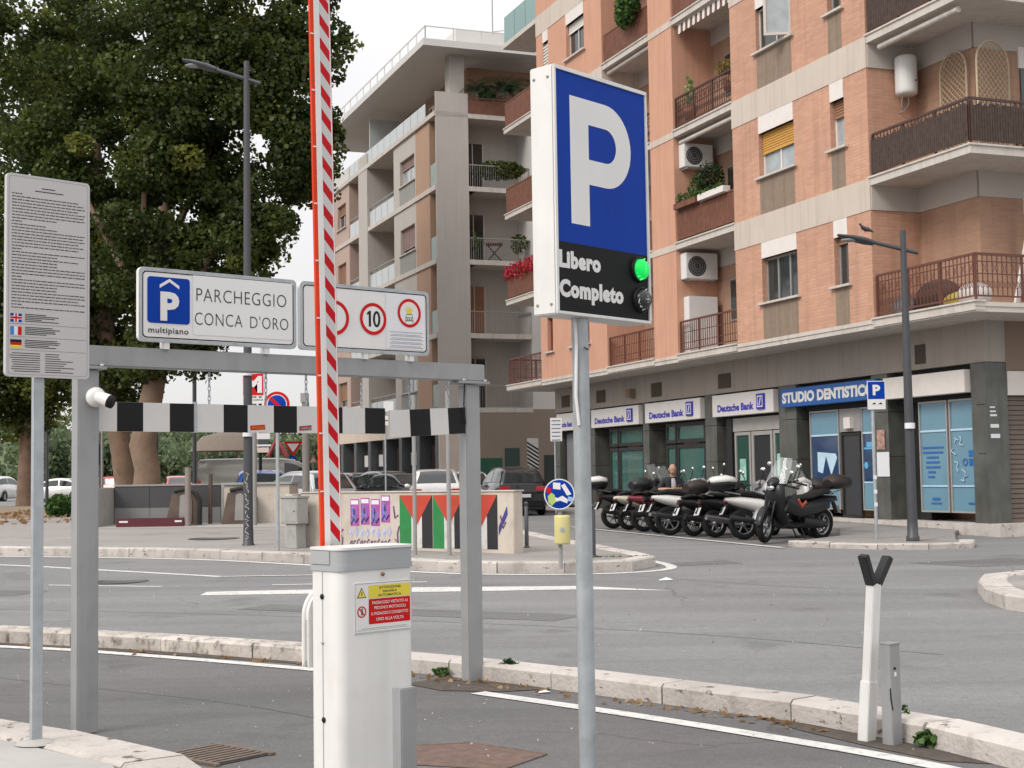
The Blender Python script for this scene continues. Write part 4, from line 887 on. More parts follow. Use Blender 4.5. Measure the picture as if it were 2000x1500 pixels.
def frame_sign(name, label, w, h, loc, rz, back=m_offw, rad=.035):
    "rounded panel with folded grey rim, thin black line inside; local x right, z up from the bottom edge, -y to the viewer"
    t = thing(name, label, 'sign', loc, rz)
    def rr(x0, x1, z0, z1, r, n=5):
        p = []
        for cx, cz, a in ((x1-r, z1-r, 0), (x0+r, z1-r, 90), (x0+r, z0+r, 180), (x1-r, z0+r, 270)):
            p += [(cx+r*math.cos(R_(a+90*i/n)), cz+r*math.sin(R_(a+90*i/n))) for i in range(n+1)]
        return p
    MB().prism(rr(0, w, 0, h, rad), -.004, .03).build('panel', back, t)
    o = rr(0, w, 0, h, rad); i_ = rr(.02, w-.02, .02, h-.02, rad*.8); k = len(o); q = MB()
    q.add([(x, -.0055, z) for x, z in o]+[(x, -.0055, z) for x, z in i_], [(j, (j+1) % k, (j+1) % k+k, j+k) for j in range(k)])
    q.build('rim', m_galv, t)
    o = rr(.024, w-.024, .024, h-.024, rad*.8); i_ = rr(.031, w-.031, .031, h-.031, rad*.75); q = MB()
    q.add([(x, -.006, z) for x, z in o]+[(x, -.006, z) for x, z in i_], [(j, (j+1) % k, (j+1) % k+k, j+k) for j in range(k)])
    q.build('border_line', m_black, t); return t, rr
def flat(parent, name, m, fn, y=-.006):
    q = MB(); fn(q, y); return q.build(name, m, parent)

def sub(q, fn): fn(q); return q
# car park name sign
S0 = GO + BN*.075 + BD*.322 + V3(0, 0, 2.455)
t, rr = frame_sign('car_park_sign', 'white sign reading PARCHEGGIO CONCA D\'ORO with a roofed blue P, on the gantry beam', 1.183, .483, S0, BA)
q = MB(); q.prism(rr(.06, .362, .123, .425, .022), -.0075, -.002); o = q.build('blue_square', m_blue, t)
q = MB(); q.text('P', .15, .285, .14, .33, -.0085); q.poly([(.145, .352), (.215, .395), (.285, .352), (.285, .374), (.215, .417), (.145, .374)], -.0085); q.build('parking_symbol', m_offw, o)
m_ltr = mat('dark_grey_lettering', (.03, .03, .032), .5)
q = MB(); q.poly([(.385, .06), (1.15, .06), (1.15, .455), (.385, .455)], -.0062); q.build('overlay_sheet', mat('faint_white_film', (.74, .735, .73), .35, 0, .02, 2), t)
q = MB(); q.text('PARCHEGGIO', .41, 1.1, .285, .372, -.0078); q.build('lettering', m_ltr, t); MB().text('CONCA ', .398, .755, .127, .21, -.0078).build('lettering', m_ltr, t); MB().text("D'ORO", .815, 1.115, .127, .21, -.0078).build('lettering', m_ltr, t); MB().text('multipiano', .066, .352, .046, .096, -.0078).build('lettering', m_ltr, t)
for x in (.2, .95): MB().box(x-.02, x+.02, .0, .06, -.045, .02).build('clamp', m_offw, t)
# restriction sign
S0b = GO + BN*.075 + BD*1.533 + V3(0, 0, 2.455)
t, rr = frame_sign('traffic_rules_sign', 'white panel of three red ring signs, one a 10, on the gantry beam', 1.13, .483, S0b, BA)
q = MB(); q.poly([(.735, .04), (1.09, .04), (1.09, .45), (.735, .45)], -.0062); q.build('paper_sheet', m_paper, t)
m_txt = mat('printed_text_grey', (.3, .3, .31), .7)
for i, (cx, cz, r) in enumerate(((.285, .24, .125), (.62, .25, .117), (.945, .312, .107))):
    q = MB(); q.disc(cx, cz, r, -.0072); o = q.build('round_sign', m_offw, t)
    q = MB(); q.ring(cx, cz, r*.79, r, -.0082); q.build('red_ring', m_red, o)
    if i == 1:
        q = MB(); q.poly([(cx-.04, cz-.058), (cx-.02, cz-.058), (cx-.02, cz+.058), (cx-.035, cz+.058), (cx-.056, cz+.04), (cx-.052, cz+.026), (cx-.04, cz+.034)], -.0083); q.build('numeral', m_black, o)
        q = MB(); k_ = 24; q.add([(cx+.03+a*math.cos(2*math.pi*j/k_), -.0083, cz+b*math.sin(2*math.pi*j/k_)) for a, b in ((.033, .06), (.014, .041)) for j in range(k_)], [(j, (j+1) % k_, (j+1) % k_+k_, j+k_) for j in range(k_)]); q.build('numeral', m_black, o)
    if i == 2:
        q = MB(); pts = []
        for j in range(11): a = R_(20+140*j/10); rr_ = .062 if j % 2 else .03; pts.append((cx+rr_*math.cos(a)*.8, cz+.0+rr_*math.sin(a)))
        q.poly([(cx+.025, cz-.005), *pts, (cx-.025, cz-.005)], -.0084); q.build('flame', m_yellow, o)
        q = MB()
        for (x0, x1, z0, z1) in ((-.022, .022, -.012, -.008), (-.033, .033, -.036, -.032), (-.033, .033, -.058, -.053), (-.035, -.031, -.07, -.034), (.031, .035, -.07, -.034), (-.03, -.027, -.034, -.01), (.027, .03, -.034, -.01), (-.02, -.013, -.05, -.04), (-.004, .004, -.05, -.04), (.013, .02, -.05, -.04)): q.poly([(cx+x0, cz+z0), (cx+x1, cz+z0), (cx+x1, cz+z1), (cx+x0, cz+z1)], -.0084)
        q.build('vehicle_symbol', m_black, o)
    if i == 0:
        q = MB(); q.poly([(cx-.012, cz-.06), (cx+.012, cz-.06), (cx+.012, cz+.06), (cx-.012, cz+.06)], -.0083); q.build('numeral', m_black, o)
q = MB()
for i in range(5): q.poly([(.765, .165-i*.028), (1.07, .165-i*.028), (1.07, .169-i*.028), (.765, .169-i*.028)], -.0075)
for i in range(4): q.poly([(.78, .148-i*.028), (1.05, .146-i*.028), (1.05, .15-i*.028), (.78, .151-i*.028)], -.0074)
q.build('small_print', m_txt, t)
for x in (.56, .97): MB().box(x-.02, x+.02, .0, .06, -.045, .02).build('clamp', m_offw, t)
# hanging height limit boards
def chain(parent, x, z0, z1, y=0):
    q = MB(); n = int((z0-z1)/.032)
    for i in range(n):
        z = z0-(i+.5)*(z0-z1)/n
        a = (.009, 0) if i % 2 else (0, .009)
        q.tube([(x+a[0]*math.cos(u), y+a[1]*math.cos(u), z+.021*math.sin(u)) for u in np.linspace(0, 2*math.pi, 9)], .0035, 4, cap=False)
    o = q.build('chain', m_galv, parent); return o
m_lb = mat('board_white', (.62, .6, .58), .45, 0, .04, 3, 0, 60, .15, (.42, .4, .38))
lm = thing('height_limit_board', 'long black and white chequered height board hanging on chains under the gantry beam', 'height limiter', GO, BA)
ed = [.075, .207, .387, .575, .75, .775, .971, 1.155, 1.36, 1.546, 1.74, 1.927, 2.122, 2.3]
cols = [0, 1, 0, 1, 0, 0, 1, 0, 1, 0, 1, 0, 1]
MB().box(.07, 2.3, -.012, .012, 1.874, 2.062).build('board', m_lb, lm)
q = MB()
for a, b, c in zip(ed, ed[1:], cols):
    if c: q.poly([(a, 1.8745), (b, 1.8745), (b, 2.0615), (a, 2.0615)], -.0125)
q.split('black_square', m_black, lm)
MB().box(.752, .772, -.016, .014, 1.87, 2.075).build('joint_strip', m_galv, lm)
for x in (.87, 1.305, 1.63, 2.1): chain(lm, x, 2.285, 2.05)
for x, w_, c in ((1.175, .115, m_red), (1.565, .1, mat('dark_red_sticker', (.28, .02, .02), .5))):
    q = MB(); q.add([(x, -.0135, 1.89), (x+w_, -.0135, 1.896), (x+w_, -.0135, 1.93), (x, -.0135, 1.922)], [(0, 1, 2, 3)]); o = q.build('sticker', c, lm)
    q = MB(); 
    for j in range(9): xx = x+.012+j*w_/10.5; q.tube([(xx, -.0142, 1.9), (xx+.004, -.0142, 1.912), (xx+.009, -.0142, 1.902), (xx+.007, -.0142, 1.918)], .0013, 3, cap=False)
    q.build('scribble_print', m_yellow if c is m_red else m_offw, o)
lm2 = thing('height_limit_board', 'short black and white height board hanging crooked beside the right gantry post', 'height limiter', GO+BD*2.33+BN*.03+V3(0, 0, 1.846), BA+R_(-2), )
lm2.rotation_euler = (0, -R_(2.9), BA)
MB().box(0, .745, -.012, .012, 0, .2).build('board', m_lb, lm2)
q = MB()
for a, b in ((.18, .37), (.54, .725)): q.poly([(a, .0005), (b, .0005), (b, .1995), (a, .1995)], -.0125)
q.split('black_square', m_black, lm2)
chain(lm2, .2, .42, .19); chain(lm2, .56, .39, .19)
# security camera on the left post
cam_t = thing('security_camera', 'white bullet security camera with dark lens hood on the left gantry post', 'camera', GO+BN*.05+V3(0, 0, 2.085)+BD*.035, BA)
q = MB(); q.lathe([(0, 0), (.05, 0), (.062, -.012), (.064, -.035), (.05, -.055), (.03, -.065), (0, -.068)], 20, (0, 0, 0), 'y'); q.build('mount', m_white, cam_t)
q = MB(); q.tube([(.0, -.05, -.0), (.02, -.085, -.012), (.045, -.115, -.028)], [.036, .04, .042], 16); q.build('housing', m_white, cam_t)
q = MB(); q.tube([(.0455, -.1155, -.0285), (.062, -.134, -.039), (.066, -.138, -.041)], [.041, .039, .03], 18); q.build('lens_hood', m_black, cam_t)
# text notice board on its own pole
NB = math.radians(45); o_ = V3(-2.656, 8.014, .12)
t = thing('regulations_board', 'tall grey board of small print with three flags, on a slim pole', 'notice board', o_, NB)
MB().box(-.03, .03, -.02, .02, 0, 3.1).build('pole', m_galv, t, .004)
q = MB(); q.lathe([(.11, -.0), (.1, .012), (.04, .025), (0, .026)], 12); q.build('mortar_foot', m_slabp, t)
bx0, bx1, bz0, bz1 = -.215, .285, 2.02, 3.15
_, rr = None, rr
b0 = MB(); b0.prism(rr(bx0, bx1, bz0, bz1, .025), -.052, -.024); b0.build('panel', mat('notice_grey', (.5, .485, .48), .45, 0, .03, 2), t)
q = MB(); a_ = rr(bx0+.012, bx1-.012, bz0+.012, bz1-.012, .02); i_ = rr(bx0+.015, bx1-.015, bz0+.015, bz1-.015, .02); k = len(a_)
q.add([(x, -.0525, z) for x, z in a_]+[(x, -.0525, z) for x, z in i_], [(j, (j+1) % k, (j+1) % k+k, j+k) for j in range(k)]); q.build('border_line', m_txt, t)
q = MB(); z = bz1-.07; q.poly([(-.01, z), (.07, z), (.07, z+.006), (-.01, z+.006)], -.0528); z -= .018; q.poly([(-.05, z), (.12, z), (.12, z+.006), (-.05, z+.006)], -.0528); z -= .025
rr1 = random.Random(3); li = 0
while z > bz0+.365:
    ln = rr1.choice([.44, .44, .44, .43, .4, .27, .2]) if li % 9 else .06
    x = bx0+.03
    while x < bx0+.03+ln:
        wd = rr1.uniform(.008, .035); q.poly([(x, z), (min(x+wd, bx0+.03+ln), z), (min(x+wd, bx0+.03+ln), z+.0055), (x, z+.0055)], -.0528); x += wd+.004
    z -= .0172; li += 1
for j in range(3):
    z0 = bz0+.3-j*.072
    for i in range(5):
        ln = rr1.uniform(.08, .22); q.poly([(bx0+.11, z0+.045-i*.0095), (bx0+.11+ln, z0+.045-i*.0095), (bx0+.11+ln, z0+.05-i*.0095), (bx0+.11, z0+.05-i*.0095)], -.0528)
    q.poly([(bx0+.02, z0-.008), (bx1-.02, z0-.008), (bx1-.02, z0-.0065), (bx0+.02, z0-.0065)], -.0528)
for i in range(9):
    z0 = bz0+.128-i*.0125
    for a, b in ((.05+.03*rr1.random(), .2), (.26, .3+.14*rr1.random())): q.poly([(bx0+a-.03, z0), (bx0+b, z0), (bx0+b, z0+.0045), (bx0+a-.03, z0+.0045)], -.0528)
q.build('small_print', mat('small_print_ink', (.05, .047, .05), .6), t)
FLAG = [[(m_white, 0, 1, 0, 1), (m_red, .42, .58, 0, 1), (m_red, 0, 1, .38, .62), (m_blue, 0, .3, .7, 1), (m_blue, .7, 1, .7, 1), (m_blue, 0, .3, 0, .3), (m_blue, .7, 1, 0, .3)],
        [(mat('flag_light_blue', (.03, .2, .55), .5), 0, .33, 0, 1), (m_white, .33, .66, 0, 1), (m_red, .66, 1, 0, 1)], [(m_black, 0, 1, .66, 1), (m_red, 0, 1, .33, .66), (m_yellow, 0, 1, 0, .33)]]
for j, fl_ in enumerate(FLAG):
    q = MB(); ms = []
    for i, (m_, a, b, c, d) in enumerate(fl_):
        if m_ not in ms: ms.append(m_)
        x0 = bx0+.025; z0 = bz0+.302-j*.072; wd, ht = .066, .047
        q.add([(x0+a*wd, -.0529-i*.0002, z0+c*ht), (x0+b*wd, -.0529-i*.0002, z0+c*ht), (x0+b*wd, -.0529-i*.0002, z0+d*ht), (x0+a*wd, -.0529-i*.0002, z0+d*ht)], [(0, 1, 2, 3)], ms.index(m_))
    q.build('flag', ms, t)
# ------------------------------------------------------------------ illuminated P sign
PA = math.atan2(.745, .667); PO = V3(.205, 7.0, 0); PBx = V3(math.cos(PA), math.sin(PA), 0); PN = V3(math.sin(PA), -math.cos(PA), 0)
t = thing('parking_light_box', 'tall white light box with big P on blue and lit green lamp on a pole', 'parking sign', PO, PA)
q = MB(); q.tube([(.287, .063, -.1), (.287, .063, 2.36)], .043, 24); q.build('pole', m_galv, t)
x0, x1, z0, z1, dp = .028, .8, 2.345, 3.597, .15
q = MB(); q.box(x0, x1, 0, dp, z0, z1); q.build('case', m_white, t, .006)
q = MB()
for (a, b, c, d) in ((x0, x1, z0, z0+.016), (x0, x1, z1-.02, z1), (x0, x0+.016, z0+.016, z1-.02), (x1-.016, x1, z0+.016, z1-.02)): q.box(a, b, -.012, .0, c, d)
q.build('front_rim', m_white, t, .003)
MB().box(x0+.0165, x1-.0165, -.004, -.0005, 2.71, z1-.0205).build('blue_panel', m_blue, t)
MB().box(x0+.0165, x1-.0165, -.004, -.0005, z0+.0165, 2.7095).build('black_panel', mat('black_panel', (.008, .008, .009), .5, spec=.15), t)
def bigP(q, x0, x1, z0, z1, st, y):
    zc = z1-(z1-z0)*.335; ro = (z1-z0)*.335
    o = [(x0, z0), (x0+st, z0)]
    zi = 2*zc-z1                     # bottom of the bowl
    xo = x1-ro*.98; o += [(x0+st, zi)]
    o += [(xo+ro*.98*math.cos(R_(a)), zc+ro*math.sin(R_(a))) for a in range(-90, 91, 9)] + [(x0, z1)]
    # outer shape with the counter joined by a slit
    ri = ro-st*.87; inn_ = [(x0+st, zc-ri)] + [(xo+ri*.98*math.cos(R_(a)), zc+ri*math.sin(R_(a))) for a in range(-90, 91, 9)] + [(x0+st, zc+ri)]
    q.poly([(x0, z0), (x0+st, z0), (x0+st, z1), (x0, z1)], y)
    arc = [(xo+ro*.98*math.cos(R_(a)), zc+ro*math.sin(R_(a))) for a in range(-90, 91, 9)]; ai = inn_[1:-1]
    oo = [(x0+st, zi)]+arc+[(x0+st, z1)]; ii = [inn_[0]]+ai+[inn_[-1]]
    for i in range(len(oo)-1): q.poly([ii[i], oo[i], oo[i+1], ii[i+1]], y)
q = MB(); bigP(q, .153, .655, 2.81, 3.462, .148, -.0052); q.build('letter_p', m_offw, t)
q = MB(); q.text('Libero', .05, .382, 2.578, 2.668, -.0052); q.build('lettering', m_offw, t); MB().text('Completo', .05, .568, 2.408, 2.523, -.0052).build('lettering', m_offw, t)
m_green = emit('green_lamp', (.0, .5, .07), .75)
for cz, cx, lit in ((2.628, .716, 1), (2.468, .728, 0)):
    q = MB(); q.lathe([(.068, -.004), (.068, -.02), (.06, -.022), (.058, -.012), (0, -.012)], 24, (cx-.01, 0, cz), 'y'); hs = q.build('lamp_ring', m_black, t)
    q = MB(); q.lathe([(.056, -.0125), (.054, -.03), (.042, -.045), (.02, -.052), (0, -.053)], 24, (cx-.01, 0, cz), 'y'); q.build('lamp_lens', m_green if lit else mat('unlit_lens', (.03, .03, .03), .2), hs)
    q = MB()
    for i in range(-3, 4):
        w_ = math.sqrt(max(0, .05**2-(i*.015)**2)); yy = -.054+.0022*i*i
        q.tube([(cx-.01-w_, -.03, cz+i*.016-.01), (cx-.01, yy, cz+i*.016), (cx-.01+w_, -.03, cz+i*.016+.01)], .0028, 4, cap=False)
        if not lit: q.tube([(cx-.01+i*.016-.006, -.03, cz-w_), (cx-.01+i*.016, yy, cz), (cx-.01+i*.016+.006, -.03, cz+w_)], .0028, 4, cap=False)
    q.build('lens_grille', emit('green_lamp_bright', (.1, 1, .3), .85) if lit else m_offw, hs)
q = MB()
for z in (z0+.05, z1-.06):
    for y in (.03, .12): q.lathe([(.008, 0), (.007, -.005), (0, -.006)], 8, (x0, y, z), 'x')
q.split('screw', m_gframe, t)
q = MB(); q.tube([(.245, .06, 2.34), (.235, .045, 2.2), (.23, .05, 1.95), (.245, .045, 1.8)], .009, 6); q.build('cable', m_offw, t)
q = MB(); q.tube([(.24, .0, 2.19), (.3, .02, 2.185), (.333, .06, 2.18)], .003, 4); q.build('cable_tie', m_black, t)
# ------------------------------------------------------------------ barrier
CA = math.atan2(.69, .72)
t = thing('barrier', 'white car park barrier cabinet with its red and white striped arm raised', 'barrier', (-.688, 5.8, 0), CA)
def rbox(q, x0, x1, y0, y1, z0, z1, r, n=5, mat=0):
    p = []
    for cx, cy, a in ((x1-r, y1-r, 0), (x0+r, y1-r, 90), (x0+r, y0+r, 180), (x1-r, y0+r, 270)): p += [(cx+r*math.cos(R_(a+90*i/n)), cy+r*math.sin(R_(a+90*i/n))) for i in range(n+1)]
    k = len(p)
    for zz, rev in ((z0, True), (z1, False)): q.add([(x, y, zz) for x, y in p], [tuple(range(k))[::-1] if rev else tuple(range(k))], mat)
    q.add([(x, y, z) for z in (z0, z1) for x, y in p], [(i, (i+1) % k, (i+1) % k+k, i+k) for i in range(k)], mat, True); return q
rbox(MB(), -.02, .37, .0, .215, .0, 1.185, .045).build('cabinet', m_white, t)
m_cap = mat('grey_plastic_cap', (.36, .37, .38), .45, 0, .04, 3)
rbox(rbox(MB(), -.027, .377, -.006, .222, 1.178, 1.2, .047), -.024, .374, -.003, .219, 1.2, 1.262, .046).build('cap_band', m_cap, t)
rbox(MB(), -.028, .378, -.007, .223, 1.262, 1.272, .048).build('lid', m_white, t)
MB().box(-.0225, -.019, .115, .1175, .02, 1.176).build('door_seam', m_cap, t)
MB().box(-.029, -.024, .06, .185, 1.205, 1.258).build('side_plate', m_cap, t)
for y, z, r in ((.118, 1.073, .011), (.115, .887, .006), (.112, .579, .011)):
    q = MB(); q.lathe([(r, -.0195), (r, -.025), (r*.6, -.028), (0, -.028)], 14, (0, y, z), 'x'); q.build('key_lock', m_black if r > .01 else m_galv, t)
q = MB(); q.lathe([(.008, 0.0), (.008, -.006), (0, -.008)], 10, (.198, 0, 1.157), 'y'); q.build('key_lock', mat('brass', (.3, .16, .06), .4, .6), t)
MB().box(.05, .35, -.0035, .0, .922, 1.126).build('warning_label', m_offw, t)
st = MB(); y = -.0042
for a, b, c, d in ((.052, .348, .924, .926), (.052, .348, 1.122, 1.124), (.052, .054, .926, 1.122), (.346, .348, .926, 1.122)): st.poly([(a, c), (b, c), (b, d), (a, d)], y)
st.poly([(.085, .94), (.32, .94), (.32, .942), (.085, .942)], y); st.poly([(.06, .934), (.335, .934), (.335, .9355), (.06, .9355)], y); st.build('label_border', m_txt, t)
MB().poly([(.122, 1.062), (.34, 1.062), (.34, 1.114), (.122, 1.114)], y).build('yellow_field', m_yellow, t); MB().poly([(.122, .957), (.34, .957), (.34, 1.059), (.122, 1.059)], y).build('red_field', m_red, t)
q = MB(); y2 = -.005
q.text('ATTENZIONE', .175, .29, 1.098, 1.108, y2); q.build('lettering', m_ltr, t)
MB().text('SBARRA', .195, .27, 1.083, 1.092, y2).build('lettering', m_ltr, t); MB().text('AUTOMATICA', .17, .292, 1.067, 1.077, y2).build('lettering', m_ltr, t)
q = MB(); q.text('PASSAGGIO VIETATO AI', .14, .325, 1.037, 1.049, y2); q.build('lettering', m_offw, t)
for s_, a, b, c, d in (('PEDONI E MOTOCICLI', .15, .315, 1.016, 1.028), ('IL PASSAGGIO E CONSENTITO', .135, .328, .993, 1.005), ('UNO ALLA VOLTA', .16, .305, .969, .982)): MB().text(s_, a, b, c, d, y2).build('lettering', m_offw, t)
q = MB(); q.poly([(.062, 1.066), (.11, 1.066), (.086, 1.108)], y); o = q.build('warning_triangle', m_ltr, t); q = MB(); q.poly([(.067, 1.069), (.105, 1.069), (.086, 1.102)], y2); q.build('triangle_fill', m_yellow, o); q = MB(); q.poly([(.0845, 1.074), (.0875, 1.074), (.088, 1.09), (.084, 1.09)], y2-.0006); q.build('triangle_mark', m_ltr, o)
q = MB(); q.ring(.086, 1.01, .018, .023, y2); q.poly([(.071, 1.022), (.074, 1.025), (.101, .998), (.098, .995)], y2-.0004); o = q.build('no_pedestrians', m_red, t)
q = MB(); q.disc(.087, 1.02, .004, y2+.0002, 10); q.poly([(.082, 1.015), (.092, 1.015), (.09, 1.0), (.095, .993), (.087, 1.0), (.079, .993), (.084, 1.0)], y2+.0002); q.build('walking_figure', m_ltr, o)
q = MB(); q.prism([(-.004, .79), (.19, .79), (.19, .98)]+[(.093+.097*math.cos(R_(a)), .985+.105*math.sin(R_(a))) for a in range(10, 171, 10)]+[(-.004, .98)], .222, .268, smooth=False); q.build('arm_hub', m_white, t, .012, 3)
q = MB(); q.box(-.0065, -.0035, .24, .25, .8, .97); q.build('hub_slot', m_cap, t)
q = MB(); q.box(.03, .16, .216, .222, .62, 1.15); q.build('hub_plate', m_cap, t, .01)
LEAN = math.atan2(.042, 2.33)
arm = MB(Matrix.Translation((.085, .292, 1.15)) @ Matrix.Rotation(-LEAN, 4, 'Y'))
def stripes_mat():
    m, tr_, b, N, L = nodes('barrier_stripes'); b.inputs['Roughness'].default_value = .35
    tc = N('ShaderNodeTexCoord'); sx = N('ShaderNodeSeparateXYZ'); L(tc.outputs['Object'], sx.inputs[0])
    a = N('ShaderNodeMath'); a.operation = 'MULTIPLY'; a.inputs[1].default_value = 1.05; L(sx.outputs[0], a.inputs[0])
    c = N('ShaderNodeMath'); c.operation = 'ADD'; L(a.outputs[0], c.inputs[0]); L(sx.outputs[2], c.inputs[1])
    d = N('ShaderNodeMath'); d.operation = 'MULTIPLY'; d.inputs[1].default_value = 1/.1015; L(c.outputs[0], d.inputs[0])
    e = N('ShaderNodeMath'); e.operation = 'FRACT'; L(d.outputs[0], e.inputs[0]); f = N('ShaderNodeMath'); f.operation = 'GREATER_THAN'; f.inputs[1].default_value = .52; L(e.outputs[0], f.inputs[0])
    x = N('ShaderNodeMix'); x.data_type = 'RGBA'; x.inputs[6].default_value = (.56, .55, .54, 1); x.inputs[7].default_value = (.5, .006, .012, 1); b.inputs['Specular IOR Level'].default_value = .15; L(f.outputs[0], x.inputs[0]); L(x.outputs[2], b.inputs['Base Color']); return m
arm.box(.0265, .109, -.02, -.004, 0, 3.4, 0)
arm.box(.026, .052, -.024, -.02, 0, 3.4, 0)
o = arm.build('arm', m_white, t)
arm.__init__(arm.M); arm.box(.052, .1035, -.0225, -.0205, 0, 3.4); arm.build('reflective_stripes', stripes_mat(), o)
arm.__init__(arm.M); arm.box(.008, .026, -.018, -.006, 0, 3.4); arm.build('rubber_edge', m_orange, o)
arm.__init__(arm.M); arm.box(.1035, .109, -.0235, -.0205, 0, 3.4); arm.build('white_lip', m_white, o)
arm.__init__(arm.M); arm.box(.109, .116, -.016, -.006, 0, 3.4); arm.build('red_edge', m_red, o)
q = MB(arm.M)
for i in range(14): q.box(.009, .025, -.0205, -.0178, .1+i*.245, .106+i*.245)
q.split('edge_clip', m_offw, o)
# posts near the barrier
o = MB().frustum((0, 0, 0), (0, 0, .75), .037, .03, .037, .03).build('steel_post', m_steel, None, .004); o.location = (-.432, 5.56, 0); o.rotation_euler = (0, 0, R_(41)); tag(o, 'square grey steel post standing in front of the barrier cabinet', 'post')
o = MB().tube([(-.004, 0, .385), (.022, 0, .4), (.026, 0, .5), (-.004, 0, .52)], [(.014, .02), (.018, .022), (.018, .022), (.012, .015)], 10).build('rubber_handle', m_rubber, t)
o.location = (.372, .11, 0)
t = thing('arm_rest_post', 'white leaning arm rest post with a black V fork at the kerb', 'post', (2.011, 8.374, 0), R_(38))
L_ = V3(.07, 0, .9); q = MB(Matrix.Rotation(R_(-38), 4, 'Z'))
rot = Matrix.Rotation(R_(-38), 4, 'Z'); tilt = Matrix.Rotation(R_(4.4), 4, V3(0, 1, 0)) 
M_ = Matrix.Rotation(R_(-38), 4, 'Z') @ tilt @ Matrix.Rotation(R_(38), 4, 'Z')
MB(M_).box(-.042, .042, -.035, .035, -.03, .34).build('lower_tube', m_white, t, .004)
MB(M_).box(-.036, .036, -.029, .029, .33, .9).build('upper_tube', m_white, t, .004)
for s in (-1, 1):
    q = MB(M_ @ Matrix.Translation((s*.022, 0, .892)) @ Matrix.Rotation(s*R_(31 if s > 0 else 27), 4, 'Y')); q.box(-.02, .02, -.032, .032, 0, .19); q.build('fork_arm', m_rubber, t, .006)
t = thing('steel_bollard', 'dented square grey bollard right of the white arm rest post', 'bollard', (2.128, 8.25, 0), R_(38))
MB().frustum((0, 0, -.02), (0, 0, .565), .043, .038, .043, .038).build('tube', m_steel, t, .004)
MB().box(-.0455, .0455, -.0405, .0405, .563, .571).build('top_plate', m_steel, t)
q = MB(); q.lathe([(.008, 0), (.007, -.006), (0, -.007)], 8, (-.012, -.038, .43), 'y'); q.build('bolt', m_black, t)
MB().box(-.016, .004, -.0395, -.038, .385, .41).build('sticker', m_offw, t)
q = MB(); q.tube([(-.044, -.03, .32), (-.046, -.033, .26), (-.04, -.039, .2)], .004, 4); q.build('tear', m_black, t)
# ------------------------------------------------------------------ street lamps and poles
def lamp(label, px, py, ptop, arm0, arm1, head0, head1):
    B = gp(px, py, .118); Y = B.y
    t = thing('street_lamp', label, 'street lamp', B); rel = lambda x, y, d=0: at(x, y, Y+d)-B
    top = rel(*ptop); top.x = 0; top.y = 0
    q = MB(); q.tube([(0, 0, -.1), (0, 0, 1.6), top], [.088, .082, .05], 14); q.build('pole', m_poledk, t)
    q = MB(); q.lathe([(.115, -.1), (.115, -.02), (.115, .02), (.095, .04), (.09, .3)], 14); q.build('base_collar', m_poledk, t)
    a, b = rel(*arm0), rel(*arm1); q = MB(); q.tube([a, b], .035, 8); q.build('arm', m_poledk, t)
    h0, h1 = rel(*head0), rel(*head1); d = (h1-h0); L_ = d.length; d.normalize()
    q = MB(); q.tube([h0-d*.02, h0+d*L_*.25, h0+d*L_*.6, h1], [(.06, .05), (.15, .065), (.17, .05), (.06, .02)], 12); q.build('lamp_head', m_poledk, t)
    q = MB(); c = h0+d*L_*.6; q.sphere((c.x, c.y, c.z-.035), (.2, .12, .035)); q.build('lens', m_gframe, t)
    return t, B, Y
lt, B, Y = lamp('tall anthracite street lamp standing on the plaza in front of the plane trees', 485, 1065, (474, 120), (508, 163), (415, 134), (420, 136), (357, 117))
q = MB()
for z in (3.05, 1.95): q.tube([(.0, -.05, z), (0, -.05, z+.13)], .085, 14)
q.split('sticker', m_paper, lt)
q = MB()
for i in range(16): q.tube([(-.02+.03*math.sin(i*2.1), -.092, 1.3-i*.075), (.03*math.cos(i*1.7), -.096, 1.27-i*.075), (.03*math.sin(i*3.3), -.092, 1.24-i*.075)], .006, 4, cap=False)
q.build('scrawl', m_offw, lt)
rt_, B, Y = lamp('anthracite street lamp with a pigeon on it in front of the dentist window', 1783, 1050, (1760, 450), (1793, 494), (1700, 472), (1704, 474), (1636, 459))
q = MB(); q.tube([(.0, -.04, 1.9), (0, -.04, 2.0)], .088, 14); q.build('sticker', m_paper, rt_)
Pg = at(1690, 451, Y)
pg = thing('pigeon', 'dark pigeon perched on the head of the right-hand street lamp', 'pigeon', Pg, R_(200)); pg.scale = (.8,)*3
q = MB(); q.tube([(-.2, 0, -.02), (-.12, 0, .015), (-.02, 0, .04), (.07, 0, .075), (.1, 0, .11), (.125, 0, .135)], [(.02, .008), (.035, .02), (.055, .05), (.045, .045), (.025, .025), (.02, .02)], 10); q.sphere((.125, 0, .145), .026, 8, 6); q.build('body', mat('pigeon_grey', (.05, .05, .06), .7, 0, .3, 30), pg)
q = MB(); q.tube([(.148, 0, .145), (.172, 0, .138)], [.008, .002], 6); q.build('beak', m_black, pg)
for s in (-1, 1):
    q = MB(); q.tube([(.0, s*.02, .0), (.01, s*.02, -.04)], .006, 5); q.build('leg', m_red, pg)
    q = MB(); q.tube([(.05, s*.045, .06), (-.05, s*.055, .035), (-.17, s*.03, .0)], [(.01, .03), (.014, .04), (.006, .01)], 8); q.build('wing', mat('pigeon_wing', (.08, .08, .09), .7, 0, .3, 30), pg)
def pole(q, x, y, z0, z1, r, n=10): return q.tube([(x, y, z0), (x, y, z1)], r, n)
